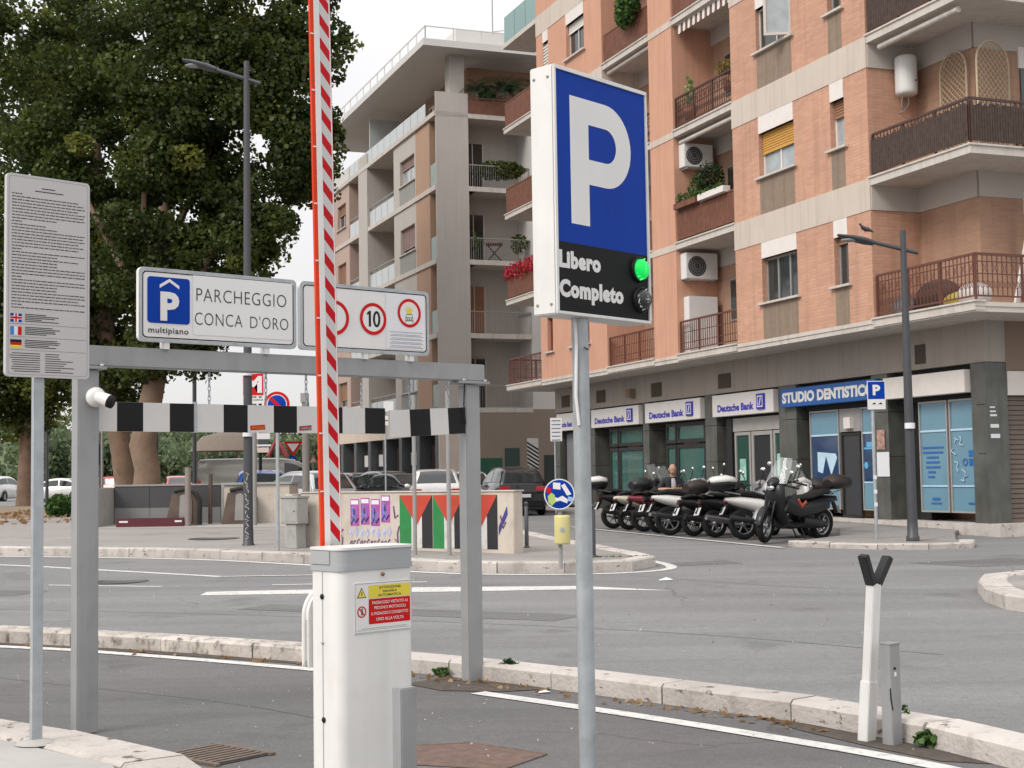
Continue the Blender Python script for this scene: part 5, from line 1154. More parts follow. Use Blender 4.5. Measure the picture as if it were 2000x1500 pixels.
def sign_post(label, px, py, topy, r, fn=None, m=m_galv, name='traffic_sign', cat='sign', dz=.118, rz=0, Y=None):
    B = gp(px, py, dz) if Y is None else at(px, py, Y)
    if Y is not None: B.z = gz(Y)+dz
    t = thing(name, label, cat, B, rz); zt = at(px, topy, B.y).z-B.z
    q = MB(); pole(q, 0, 0, -.08, zt, r); q.build('pole', m, t)
    if fn: fn(t, lambda x, y: (at(x, y, B.y)-B))
    return t
def roundsign(t, c, r, y, rings, name='sign_disc', n=32):
    q = MB(); q.lathe([(r, y+.004), (r, y), (r*.98, y-.002), (0, y-.002)], n, (c[0], 0, c[1]), 'y'); o = q.build(name, rings[0], t)
    for i, (m_, a, b) in enumerate(rings[1:]):
        q = MB(); q.ring(c[0], c[1], a, b, y-.0035-.001*i, n); q.build('ring', m_, o)
    return o
def noparking(px, cy, rpx, bl_=m_blue):
    def f(t, rel):
        c = rel(px, cy); r = (rel(px+rpx, cy)-c).x; o = roundsign(t, (c.x, c.z), r, -.06, [bl_, (m_red, r*.78, r), (m_offw, r*.72, r*.78)])
        q = MB(); w = r*.09; a = r*.74*math.cos(R_(45))
        q.poly([(c.x-a-w, c.z+a-w), (c.x-a+w, c.z+a+w), (c.x+a+w, c.z-a+w), (c.x+a-w, c.z-a-w)], -.069); q.build('slash', m_red, o)
    return f
sign_post('no parking sign half hidden behind the chequered height board', 543, 1077, 768, .03, noparking(542, 790, 25))
def purple(t, rel):
    c = rel(759, 794); r = (rel(768, 794)-c).x
    q = MB(); q.box(c.x-r*1.1, c.x+r*1.1, -.07, -.062, c.z-r*1.1, c.z+r*1.1); q.build('sign_plate', m_offw, t)
    noparking(759, 794, 8.5, mat('faded_violet', (.16, .1, .5), .5))(t, rel)
    for y0, y1 in ((812, 820), (823, 831)): a = rel(752, y1); b = rel(757, y0); MB().box(a.x-.05, b.x+.06, -.06, -.05, a.z, b.z).build('small_plate', m_offw, t)
sign_post('faded violet no parking sign on a thin pole above the parked cars', 754, 985, 786, .025, purple, Y=40)
def metro(t, rel):
    a, b = rel(474, 775), rel(518, 728)
    MB().box(a.x, b.x, -.09, -.03, a.z, b.z).build('sign_frame', m_offw, t); o = MB().box(a.x+.03, b.x-.03, -.1, -.091, a.z+.03, b.z-.03).build('red_panel', m_red, t)
    q = MB(); q.text('M', a.x+.07, b.x-.06, a.z+.08, b.z-.08, -.102); q.build('letter_m', m_offw, o)
    a, b = rel(474, 789), rel(518, 777); MB().box(a.x, b.x, -.09, -.05, a.z, b.z).build('name_plate', m_offw, t)
    q = MB(); q.text('CONCA', a.x+.25, b.x-.03, a.z+.06, a.z+.11, -.092); q.build('lettering', m_black, t)
sign_post('red metro sign with a white M on a grey pole behind the tall lamp pole', 497, 1026, 726, .06, metro, m_gframe, 'metro_sign')
def boxtop(t, rel):
    a, b = rel(588, 786), rel(602, 768); MB().box(a.x, b.x, -.08, .08, a.z, b.z).build('junction_box', m_gframe, t)
sign_post('brown grey metal mast with a square box on top behind the mural wall', 598, 1000, 786, .075, boxtop, mat('brown_grey_mast', (.2, .18, .165), .6), 'metal_mast', 'mast', Y=29)
sign_post('slim grey pipe post standing left of centre in front of the painted flags', 811, 1084, 772, .033, None, m_gframe, 'pipe_post', 'post')
sign_post('slim grey pipe post nearest the right gantry post in front of the painted flags', 878, 1085, 764, .036, None, m_gframe, 'pipe_post', 'post')
def giveway(t, rel):
    c = rel(573, 872); r = .42
    q = MB(); q.prism([(c.x-r, c.z+.22), (c.x, c.z-.42), (c.x+r, c.z+.22)], -.07, -.06); o = q.build('triangle', m_red, t)
    q = MB(); q.poly([(c.x-r*.62, c.z+.12), (c.x, c.z-.25), (c.x+r*.62, c.z+.12)], -.072); q.build('triangle_face', m_offw, o)
    c = rel(572, 898); r = (rel(580, 898)-c).x; o = roundsign(t, (c.x, c.z), r, -.06, [m_blue])
    q = MB(); q.poly([(c.x-r*.65, c.z), (c.x-r*.1, c.z+r*.4), (c.x-r*.1, c.z+r*.13), (c.x+r*.6, c.z+r*.13), (c.x+r*.6, c.z-r*.13), (c.x-r*.1, c.z-r*.13), (c.x-r*.1, c.z-r*.4)], -.066); q.build('arrow', m_offw, o)
sign_post('give way triangle over a round blue arrow sign far behind the plaza', 573, 965, 864, .04, giveway, m_poledk, Y=62)
def redpanel(t, rel):
    for (x0, x1, y0, y1, m_) in ((500, 528, 846, 858, m_offw), (505, 525, 858, 868, m_poledk), (500, 530, 868, 872, m_offw), (503, 526, 874, 884, m_cream)):
        a, b = rel(x0, y1), rel(x1, y0); MB().box(a.x, b.x, -.07, -.03, a.z, b.z).build('direction_plate', m_, t)
    q = MB(); a, b, c = rel(524, 892), rel(540, 858), rel(560, 892); q.tube([a, b, c], .1, 6); q.build('red_arch', mat('dark_red_frame', (.22, .03, .03), .5), t)
sign_post('stack of small direction plates beside a dark red arch frame behind the lamp pole', 509, 985, 700, .05, redpanel, m_black, Y=44)
def tri(t, rel):
    c = rel(612, 898); q = MB(); q.prism([(c.x-.2, c.z-.14), (c.x+.2, c.z-.14), (c.x, c.z+.22)], -.06, -.05); o = q.build('triangle', mat('faded_red', (.5, .16, .14), .6), t)
    q = MB(); q.poly([(c.x-.12, c.z-.09), (c.x+.12, c.z-.09), (c.x, c.z+.12)], -.062); q.build('triangle_face', m_cream, o)
sign_post('small faded warning triangle on a low post among the far bushes', 612, 955, 895, .03, tri, m_gframe, Y=60)
def stopboard(t, rel):
    a, b = rel(1075, 862), rel(1097, 816); MB().box(a.x, b.x, -.05, -.03, a.z, b.z).build('timetable_board', m_offw, t)
    q = MB()
    for i in range(6): z = b.z-.1-i*.11; q.poly([(a.x+.04, z), (b.x-.04, z), (b.x-.04, z+.03), (a.x+.04, z+.03)], -.052)
    q.build('small_print', mat('timetable_ink', (.12, .16, .24), .7), t)
sign_post('white bus stop timetable board on a thin post by the far end of the bank', 1086, 985, 816, .025, stopboard, m_galv, 'bus_stop_sign', 'bus stop', Y=41)
def keepright(t, rel):
    c = rel(1092, 965); r = (rel(1122, 965)-c).x; o = roundsign(t, (c.x, c.z), r, -.09, [m_blue, (m_offw, r*.93, r)])
    q = MB(); d = V3(.66, 0, -.75)
    q.poly([(c.x+r*x, c.z+r*y) for x, y in ((.12, .55), (.35, .68), (.78, -.02), (.5, -.1))], -.0955)
    q.poly([(c.x+r*x, c.z+r*y) for x, y in ((.2, -.1), (.55, -.35), (.5, -.6), (.05, -.42), (-.3, -.5), (-.45, -.15), (-.1, -.25))], -.0955); q.build('arrow', m_offw, o)
    for (x0, x1, y0, y1, m_) in ((-.4, .08, .35, .72, m_offw), (-.82, -.55, .1, .4, m_red), (.55, .85, -.45, -.2, mat('pale_blue_sticker', (.3, .45, .7), .5))): q = MB(); q.poly([(c.x+r*x0, c.z+r*y0), (c.x+r*x1, c.z+r*(y0-.06)), (c.x+r*x1, c.z+r*y1), (c.x+r*x0, c.z+r*(y1+.04))], -.096); q.build('sticker', m_, o)
    q = MB(); q.poly([(c.x+r*x, c.z+r*y) for x, y in ((-.75, -.1), (-.5, .1), (-.3, -.05), (-.25, -.5), (-.5, -.75), (-.72, -.5))], -.0965); q.build('sticker', mat('lime_sticker', (.4, .55, .12), .5), o)
    a = rel(1083, 1063); b = rel(1113, 1006); cx = (a.x+b.x)/2; rr_ = (b.x-a.x)/2
    q = MB(); q.lathe([(0, a.z), (rr_*.96, a.z), (rr_, a.z+.03), (rr_, b.z-.03), (rr_*.96, b.z), (0, b.z)], 20, (cx, .0, 0)); o = q.build('yellow_bollard_lamp', mat('pale_yellow_plastic', (.62, .56, .24), .4, 0, .06, 3, dirt=.2, dcol=(.4, .35, .2)), t)
    q = MB(); q.disc(cx, (a.z+b.z)/2-.0, rr_*.3, -rr_-.004, 18); q.build('reflector', m_galv, o)
sign_post('round blue keep right sign covered in stickers above a pale yellow bollard lamp', 1095, 1101, 935, .032, keepright, m_gframe)
def bollard(label, px, py, top, r):
    B = gp(px, py, .118); h = at(px, top, B.y).z-B.z; t = thing('bollard', label, 'bollard', B)
    q = MB(); q.lathe([(r, 0), (r, h-.08), (r*.8, h-.075), (r*.8, h-.06), (r, h-.055), (r, h-.02), (r*.7, h), (0, h+.005)], 16); q.build('shaft', m_poledk, t)
    q = MB(); q.lathe([(r*1.4, 0), (r*1.4, .02), (r, .03)], 16); q.build('foot', m_poledk, t)
bollard('slim black bollard on the plaza right of the mural wall', 1029, 1070, 980, .034)
bollard('thick dark bollard half hidden behind the big parking sign pole', 1153, 1088, 985, .085)
def psign(t, rel):
    a, b = rel(1693, 780), rel(1727, 744); c = rel(1693, 800)
    MB().box(a.x, b.x, -.05, -.04, c.z, b.z).build('sign_plate', m_offw, t)
    q = MB(); q.poly([(a.x+.012, a.z), (b.x-.012, a.z), (b.x-.012, b.z-.012), (a.x+.012, b.z-.012)], -.051); o = q.build('blue_square', m_blue, t)
    q = MB(); w = b.x-a.x; q.text('P', a.x+w*.3, b.x-w*.28, a.z+.07, b.z-.07, -.053); q.build('letter_p', m_offw, o)
    q = MB()
    for x in (.35, .7): q.poly([(a.x+w*(x-.12), c.z+.09), (a.x+w*(x+.12), c.z+.09), (a.x+w*(x+.06), c.z+.12), (a.x+w*x, c.z+.12)], -.052)
    q.build('vehicle_symbol', m_black, t)
    for y in (932, 960, 985): a = rel(1708, y+4); MB().box(-.03, .03, -.033, -.028, a.z, a.z+.07).build('sticker', m_paper, t)
sign_post('small blue P sign with white plate on a thin pole before the dentist sign', 1712, 1046, 745, .03, psign)
a = bl(3.05, -1.16, 1.42); o = MB().box(-.22, .22, .0, .008, -.0, .52).build('paper_notice', m_paper); o.location = bl(2.92, -1.155, 1.42); o.rotation_euler = (0, 0, BANG); tag(o, 'blank white paper notice stuck on the stone pillar right of the dentist window', 'notice')
a = bl(3.05, -1.16, 2.0); o = MB().box(-.14, .14, .0, .008, -.0, .42).build('torn_poster', mat('torn_poster', (.42, .25, .2), .8, 0, .6, 9)); o.location = bl(2.98, -1.155, 2.0); o.rotation_euler = (0, 0, BANG); tag(o, 'torn reddish poster above the white paper on the stone pillar', 'poster')
for i, (px, py, top, lab, Yy) in enumerate(((380, 960, 700, 'thin black lamp mast between the tree trunks and the grey van', 70), (305, 960, 842, 'thin black pole right behind the pale plane tree trunk', 66), (92, 960, 790, 'thin dark pole behind the white saloon car at far left', 84))):
    B = at(px, 900, Yy); B.z = .4; o = MB().tube([(0, 0, 0), (0, 0, at(px, top, Yy).z-.4)], .1, 8).build('lamp_mast', m_poledk); o.location = B; tag(o, lab, 'mast')
def adpanel(t, rel):
    a, b = rel(180, 908), rel(194, 868); MB().box(a.x, b.x, -.1, .1, a.z, b.z).build('advert_panel', mat('blue_advert', (.04, .14, .42), .4, 0, .7, .8), t)
sign_post('blue advertising panel on a dark pole left of the tree trunks', 197, 960, 850, .08, adpanel, m_poledk, 'advertising_panel', 'panel', Y=64)
def sconce(label, x, y):
    Yy = 58; B = at(x, y, Yy); t = thing('pole_lamp', label, 'street lamp', V3(B.x, Yy, gz(58)))
    h = B.z-gz(58); q = MB(); q.tube([(0, 0, 0), (0, 0, h)], .05, 8); q.build('pole', m_gframe, t); q = MB(); q.lathe([(.28, h-.05), (.2, h+.06), (.05, h+.12), (0, h+.12)], 14); q.build('shade', m_wh, t)
sconce('pale mushroom lamp just right of the left gantry post', 200, 746)

# ------------------------------------------------------------------ mural wall, cabinet, metro entrance
MW0, MW1 = V3(-3.75, 25.25, 0), V3(.0, 22.72, 0); md = (MW1-MW0); ML = md.length; MA = math.atan2(md.y, md.x)
mz = gz(23.9)+.118
t = thing('mural_wall', 'low cream wall painted with green red white and black flags and covered in posters', 'wall', V3(MW0.x, MW0.y, mz-.02), MA)
m_murw = mat('cream_wall_paint', (.56, .5, .43), .85, 0, .08, 2, .15, 40, .4, (.36, .29, .23))
MB().box(0, ML, 0, .25, -.05, .98).build('wall', m_murw, t, .01)
MB().box(-.02, ML+.02, -.02, .27, .98, 1.0).build('coping', m_slab, t)
def mx(px): 
    d = ray(px, 1020); n_ = V3(-md.y, md.x, 0).normalized(); k = MW0.dot(n_)/V3(d.x, d.y, 0).dot(n_); P = V3(d.x*k, d.y*k, 0); return (P-MW0).dot(md.normalized())
mg = mat('mural_green', (.02, .22, .06), .75, 0, .12, 4, dirt=.2); mr_ = mat('mural_red', (.5, .055, .03), .75, 0, .12, 4, dirt=.2); mb_ = mat('mural_black', (.018, .018, .02), .7, 0, .2, 4); mwh = mat('mural_white', (.64, .62, .6), .8, 0, .08, 4, dirt=.25)
FX = [mx(781), mx(846), mx(898), mx(972)]; top_, bot_ = .93, .06
for i, (a, b) in enumerate(((mx(781), mx(845)), (mx(846), mx(907)), (mx(908), mx(972)))):
    q = MB(); w = b-a; y = -.004
    c3 = (a+w*.36, a+w*.68)
    q.poly([(a, bot_), (c3[0], bot_), (c3[0], top_), (a, top_)], y, 0); q.poly([(c3[0], bot_), (c3[1], bot_), (c3[1], top_), (c3[0], top_)], y, 1); q.poly([(c3[1], bot_), (b, bot_), (b, top_), (c3[1], top_)], y, 2)
    q.poly([(a, top_), (a+w*.52, top_-.5), (b, top_)], -.007, 3); q.build('painted_flag', [mg, mwh, mb_, mr_], t)
pv_ = mat('poster_violet', (.2, .17, .45), .6, 0, .5, 14); pm_ = mat('poster_magenta', (.4, .08, .35), .6, 0, .3, 9); pb_ = mat('poster_pale_blue', (.45, .53, .7), .6, 0, .4, 12)
for i in range(4):
    a, b = mx(685+i*20), mx(702+i*20); z = .42+.02*(i % 2)+(.04 if i == 3 else 0)
    o = MB().box(a, b, -.006, -.002, z, z+.45).build('poster', pm_, t); w = b-a
    q = MB(); q.poly([(a+w*.08, z+.36), (b-w*.08, z+.36), (b-w*.08, z+.43), (a+w*.08, z+.43)], -.0075, 0); q.poly([(a+w*.1, z+.04), (a+w*.62, z+.02), (a+w*.7, z+.2), (a+w*.5, z+.33), (a+w*.15, z+.33)], -.0075, 1)
    q.poly([(a+w*.3, z+.2), (a+w*.5, z+.16), (a+w*.55, z+.26), (a+w*.4, z+.31)], -.0085, 2); q.tube([(a+w*.1, -.009, z+.03), (a+w*.4, -.009, z+.12), (a+w*.6, -.009, z+.05), (a+w*.95, -.009, z+.13)], .012, 4, 2, cap=False); q.build('poster_print', [m_paper, pv_, mat('poster_dark', (.05, .04, .14), .6)], o)
q = MB()
for i in range(8):
    a = mx(682)+i*(mx(768)-mx(682))/8; w = .09; z = .3+.02*math.sin(i*2)
    q.add([(a, -.004, z), (a+w*.5, -.004, z-.09), (a+w, -.004, z+.01), (a+w*.55, -.004, z+.1)], [(0, 1, 2, 3)], i % 2)
    q.add([(a+.02, -.005, z-.02), (a+w*.5, -.005, z-.05), (a+w*.8, -.005, z+.02), (a+w*.5, -.005, z+.05)], [(0, 1, 2, 3)], (i+1) % 2)
for i in range(12):
    a = mx(684)+i*(mx(764)-mx(684))/12; q.tube([(a, -.006, .1), (a+.02, -.006, .17), (a+.045, -.006, .1+.05*(i % 3)), (a+.05, -.006, .17)], .008, 4, 2, cap=False)
for x, pts in ((mx(772), [(0, .2), (.06, .14), (.05, .3), (.09, .42)]), (mx(772), [(-.03, .75), (.0, .55), (.07, .6)]), (mx(668), [(0, .05), (.02, .2), (-.04, .3), (.03, .36)]), (mx(600), [(0, .7), (.04, .6), (-.01, .5), (.03, .42)]), (mx(978), [(0, .6), (.05, .4), (.1, .5)])):
    q.tube([(x+a, -.006, b) for a, b in pts], .012, 4, 2, cap=False)
q.build('graffiti', [pb_, mat('graffiti_lilac', (.4, .36, .6), .7), mat('graffiti_purple', (.16, .08, .22), .7)], t)
q = MB(); q.poly([(mx(974), .28), (mx(992), .62), (mx(991), .75), (mx(974), .42)], -.005); q.build('graffiti', mat('graffiti_navy', (.05, .045, .22), .7), t)
UB = gp(572, 1071, .118)
t = thing('utility_cabinet', 'weathered pale grey utility cabinet on a narrow pedestal beside the mural wall', 'cabinet', UB+V3(0, .05, 0), MA)
m_cab = mat('weathered_grey_cabinet', (.36, .36, .34), .7, 0, .08, 5, dirt=.4, dcol=(.2, .19, .17))
MB().frustum((0, .06, 0), (0, .06, .42), .14, .12, .12, .12).build('pedestal', m_cab, t, .006)
MB().box(-.2, .19, -.1, .18, .42, .86).build('box', m_cab, t, .008); MB().box(-.22, .21, -.12, .2, .86, .9).build('cap', m_cab, t, .008)
MB().box(-.17, .16, -.106, -.1, .46, .82).build('door', m_cab, t)
q = MB(); q.lathe([(.012, -.106), (.012, -.115), (0, -.116)], 8, (.12, 0, .64), 'y'); q.build('lock', m_black, t)
o = MB().box(-.35, -.16, .15, .5, -.0, .93).build('concrete_block', m_murw, None, .01); o.location = UB+V3(0, .1, 0); o.rotation_euler = (0, 0, MA); tag(o, 'stained cream concrete block directly behind the utility cabinet', 'concrete block')
t = thing('metro_entrance', 'sunken metro entrance with dark parapet and stainless escalator ends', 'metro entrance', (-9.6, 33.2, gz(33.2)+.118), R_(0))
m_par = mat('dark_parapet_panel', (.06, .06, .063), .45, 0, .12, 1.2); m_par2 = mat('grey_parapet_panel', (.2, .2, .2), .5, 0, .1, 1.2)
for i in range(3): MB().box(.02+i*.85, .86+i*.85, 1.3, 1.42, .42, .93).build('parapet_panel', m_par, t); MB().box(.02+i*.85, .86+i*.85, 1.31, 1.41, .0, .42).build('parapet_panel', m_par2, t)
q = MB(); q.box(-.25, 0, .0, 1.45, 0, .9); q.box(2.6, 2.75, 1.2, 1.5, 0, .98); q.split('parapet_pier', m_cab, t); MB().box(-.0, 3.3, 1.28, 1.44, .93, .97).build('coping', m_gframe, t)
MB().box(2.75, 4.3, .8, 2.2, 0, .93).build('pier', m_murw, t, .01); MB().box(2.7, 4.35, .75, 2.25, .93, .98).build('coping', m_cab, t)
m_st = mat('stainless_escalator', (.4, .39, .37), .3, .8, .1, 4); m_bz = mat('bronze_escalator', (.16, .12, .1), .35, .6, .2, 4)
for x in (1.85, 3.1):
    y0 = .3 if x < 2.5 else .55
    q = MB(); q.prism([(x-.35, 0), (x+.42, 0), (x+.42, .62), (x+.3, .8), (x+.05, .84), (x-.2, .72)], y0, y0+.25); o = q.build('escalator_end', m_bz, t, .02)
    q = MB(); q.tube([(x+.42, y0-.03, .05), (x+.44, y0-.03, .55), (x+.34, y0-.03, .76), (x+.12, y0-.03, .86), (x-.15, y0-.03, .8)], [(.05, .06)]*5, 8); q.build('handrail', m_rubber, o)
    q = MB(); q.prism([(x-.05, .1), (x+.25, .1), (x+.25, .6), (x+.1, .74), (x-.02, .7)], y0-.03, y0); q.build('side_plate', m_st, o)
MB().box(.45, 2.0, -.12, -.05, .0, .2).build('red_band', mat('dark_red_band', (.09, .012, .02), .5), t); 
q = MB(); q.poly([(.52, .1), (.72, .1), (.72, .14), (.52, .14)], -.122); q.poly([(1.8, .1), (1.96, .1), (1.96, .14), (1.8, .14)], -.122); q.split('lettering', m_offw, t)
MB().tube([(2.1, -.1, 0), (2.1, -.1, 1.35)], .07, 10).build('turnstile_post', mat('brown_grey_post', (.24, .2, .18), .6), t)
o = MB().tube([(2.4, .9, 0), (2.42, .85, 1.2)], .05, 8).build('post', m_bz, t)
sheet('entrance_floor', [(-9.9, 32.9), (-5, 32.2), (-5, 35.5), (-9.9, 35.5)], .121, mat('pale_entrance_paving', (.36, .34, .32), .8, 0, .08, 1), kind='structure')
# ------------------------------------------------------------------ cars
m_tyre = mat('tyre', (.014, .014, .014), .9, spec=.2); m_rim = mat('alloy_rim', (.28, .28, .29), .35, .7, .1, 8); m_cglass = mat('car_glass', (.025, .03, .032), .04, 0, .1, 2, spec=.9)
m_tail = mat('tail_lamp_red', (.45, .01, .015), .2, coat=.5); m_plate = mat('number_plate', (.6, .6, .62), .4, 0, .25, 30)
def paint(name, c): return mat('car_paint_'+name, c, .28, .15, .04, 2, coat=.7)
PROF = {'hatch': [(-2.0, .62, .9), (-1.98, .95, 1.0), (-1.75, 1.42, .93), (-1.2, 1.5, .95), (-.3, 1.52, .95), (.3, 1.42, .93), (.95, .98, .92), (1.7, .86, .82), (1.98, .62, .62)],
        'suv': [(-2.2, .75, 1.0), (-2.17, 1.1, 1.1), (-1.8, 1.58, 1.06), (-1.2, 1.66, 1.08), (-.2, 1.67, 1.07), (.4, 1.55, 1.04), (1.0, 1.12, 1.04), (1.9, 1.02, .95), (2.18, .75, .75)],
        'saloon': [(-2.25, .7, .85), (-2.22, 1.0, .95), (-1.6, 1.06, .94), (-.9, 1.4, .92), (-.2, 1.46, .92), (.4, 1.38, .9), (1.05, .98, .88), (1.95, .86, .8), (2.25, .62, .6)],
        'van': [(-2.5, .95, 1.2), (-2.49, 1.88, 1.25), (-2.4, 1.98, 1.2), (-1.2, 2.0, 1.2), (.6, 2.0, 1.2), (1.3, 1.9, 1.15), (1.95, 1.25, 1.1), (2.4, 1.05, .95), (2.55, .7, .7)]}
def car(label, kind, X, Y, head, pm, plate=True, name=None, Wd=.87, zb=.22, tails=m_tail, sc=1):
    P = PROF[kind]; t = thing(name or ('delivery_van' if kind == 'van' else 'parked_car'), label, 'van' if kind == 'van' else 'car', (X, Y, gz(Y)-.03), math.atan2(head[1], head[0]), None if kind == 'van' else 'parked cars'); t.scale = (sc,)*3
    L0, L1 = P[0][0], P[-1][0]
    # resample stations
    st = []
    xs = np.concatenate([np.linspace(a[0], b[0], 5)[:-1] for a, b in zip(P, P[1:])]+[[L1]])
    zt = np.interp(xs, [p[0] for p in P], [p[1] for p in P]); zbelt = np.interp(xs, [p[0] for p in P], [p[2] for p in P])
    for _ in range(2): zt[1:-1] = .25*zt[:-2]+.5*zt[1:-1]+.25*zt[2:]
    def sect(i):
        x, z1, zl = xs[i], zt[i], min(zbelt[i], zt[i]-.02); e = 1-.14*(abs((x-(L0+L1)/2)/((L1-L0)/2)))**4
        w = Wd*e; cab = max(0, z1-zl); wr = w-min(.26, cab*(.42 if kind != 'van' else .1))
        return [(w*.9, zb), (w, zb+.12), (w*1.005, (zb+zl)/2), (w*.97, zl-.03), (w*.94, zl), ((w*.94+wr)/2+.01, zl+cab*.5), (wr+.02, z1-min(.06, cab*.3)), (wr-.06, z1-.012*(cab > .05)), (wr*.5, z1), (0, z1+.005)]
    S = [sect(i) for i in range(len(xs))]; m_ = len(S[0])
    q = MB(); v = []
    for i, s in enumerate(S): v += [(xs[i], y, z) for y, z in s]+[(xs[i], -y, z) for y, z in s[-2::-1]]
    k = 2*m_-1; f = [(i*k+j, i*k+j+1, (i+1)*k+j+1, (i+1)*k+j) for i in range(len(xs)-1) for j in range(k-1)]
    q.add(v, f, 0, True); q.add(v[:k], [tuple(range(k))]); q.add(v[-k:], [tuple(range(k))[::-1]]); q.build('body', pm, t, weld=True)
    q = MB(); q.box(L0+.2, L1-.2, -Wd*.85, Wd*.85, zb-.04, zb+.02); q.build('underside', m_black, t)
    # windows following the cabin surface
    cab = [i for i in range(len(xs)) if zt[i]-zbelt[i] > .2]
    for sgn in (1, -1):
        if kind == 'van': rng_i = [i for i in cab if xs[i] > .75]
        else: rng_i = cab
        lo = rng_i[0]; hi = rng_i[-1]; spl = [lo, (lo+hi)//2, hi] if kind != 'van' else [lo, hi]
        for a, b in zip(spl, spl[1:]):
            q = MB(); vv = []
            for i in range(a, b+1):
                s = S[i]; c0, c1 = s[4], s[6]; xx = xs[i]+(.04 if i == a else -.04 if i == b else 0)
                for u in (.12, .5, .86): yy = c0[0]+(c1[0]-c0[0])*u+.016; vv.append((xx, sgn*yy, c0[1]+(c1[1]-c0[1])*u))
            q.add(vv, [(j*3+u, j*3+u+1, j*3+u+4, j*3+u+3) for j in range(b-a) for u in (0, 1)], 0, True); q.build('side_window', m_cglass, t)
    # rear and front screens over the sloping ends of the cabin
    def screen(i0, i1, nm):
        q = MB(); vv = []
        for i in range(i0, i1+1):
            w = S[i][7][0]*.93
            for u in (-1, -.5, 0, .5, 1): vv.append((xs[i]+(-.014 if nm == 'rear_window' else .014), w*u, zt[i]+.012-.01*abs(u)))
        q.add(vv, [(j*5+u, j*5+u+1, j*5+u+6, j*5+u+5) for j in range(i1-i0) for u in range(4)], 0, True); q.build(nm, m_cglass, t)
    ix = lambda x: int(np.argmin(abs(xs-x)))
    r0, r1 = {'hatch': (-1.95, -1.62), 'suv': (-2.13, -1.72), 'saloon': (-1.62, -.95), 'van': (-2.49, -2.4)}[kind]; f0, f1 = {'hatch': (.3, .9), 'suv': (.38, .95), 'saloon': (.4, 1.0), 'van': (1.3, 1.95)}[kind]
    if kind != 'van': screen(ix(r0), ix(r1), 'rear_window')
    screen(ix(f0), ix(f1), 'windscreen')
    for x in (L0+.82, L1-.85):
        for s in (1, -1):
            q = MB(); q.lathe([(.2, -.1), (.3, -.095), (.325, -.06), (.325, .06), (.3, .095), (.2, .1)], 22, (x, s*(Wd-.09), .325), 'y'); o = q.build('wheel', m_tyre, t)
            q = MB(); y = s*(Wd+.012)
            q.lathe([(.2, s*(Wd-.0)), (.19, s*(Wd-.02)), (.06, s*(Wd+.005)), (0, s*(Wd+.008))], 16, (x, 0, .325), 'y'); q.build('rim', m_rim, o)
            q = MB(); q.ring(x, .34, .33, .4, s*(Wd+.006), 22); q.build('wheel_arch', m_black, t)
    zl = zbelt[2]
    for s in (1, -1):
        q = MB(); q.box(L0-.012, L0+.14, s*Wd*.52, s*Wd*.9, zl-.22, zl-.06); q.build('tail_light', tails, t, .02)
        q = MB(); q.box(L1-.2, L1-.02, s*Wd*.5, s*Wd*.88, .58, .7); q.build('headlight', m_rim, t, .02)
        q = MB(); q.sphere((.72, s*(Wd+.08), zbelt[ix(.7)]+.06), (.07, .1, .07), 10, 6); q.build('wing_mirror', pm, t)
    if plate: MB().box(L0-.03, L0-.008, -.26, .26, .62, .73).build('number_plate', m_plate, t); MB().box(L1+.0, L1+.02, -.26, .26, .4, .5).build('number_plate', m_plate, t)
    MB().box(L0-.04, L0+.05, -Wd*.82, Wd*.82, .3, .5).build('bumper', m_black, t, .03)
    return t
p_white = paint('white', (.72, .71, .7)); p_black = paint('black', (.01, .01, .012)); p_grey = paint('grey', (.07, .078, .09)); p_silver = paint('silver', (.45, .46, .46)); p_blue = paint('blue', (.03, .07, .26)); p_red = paint('red', (.42, .02, .02)); p_beige = paint('beige_grey', (.3, .295, .27))
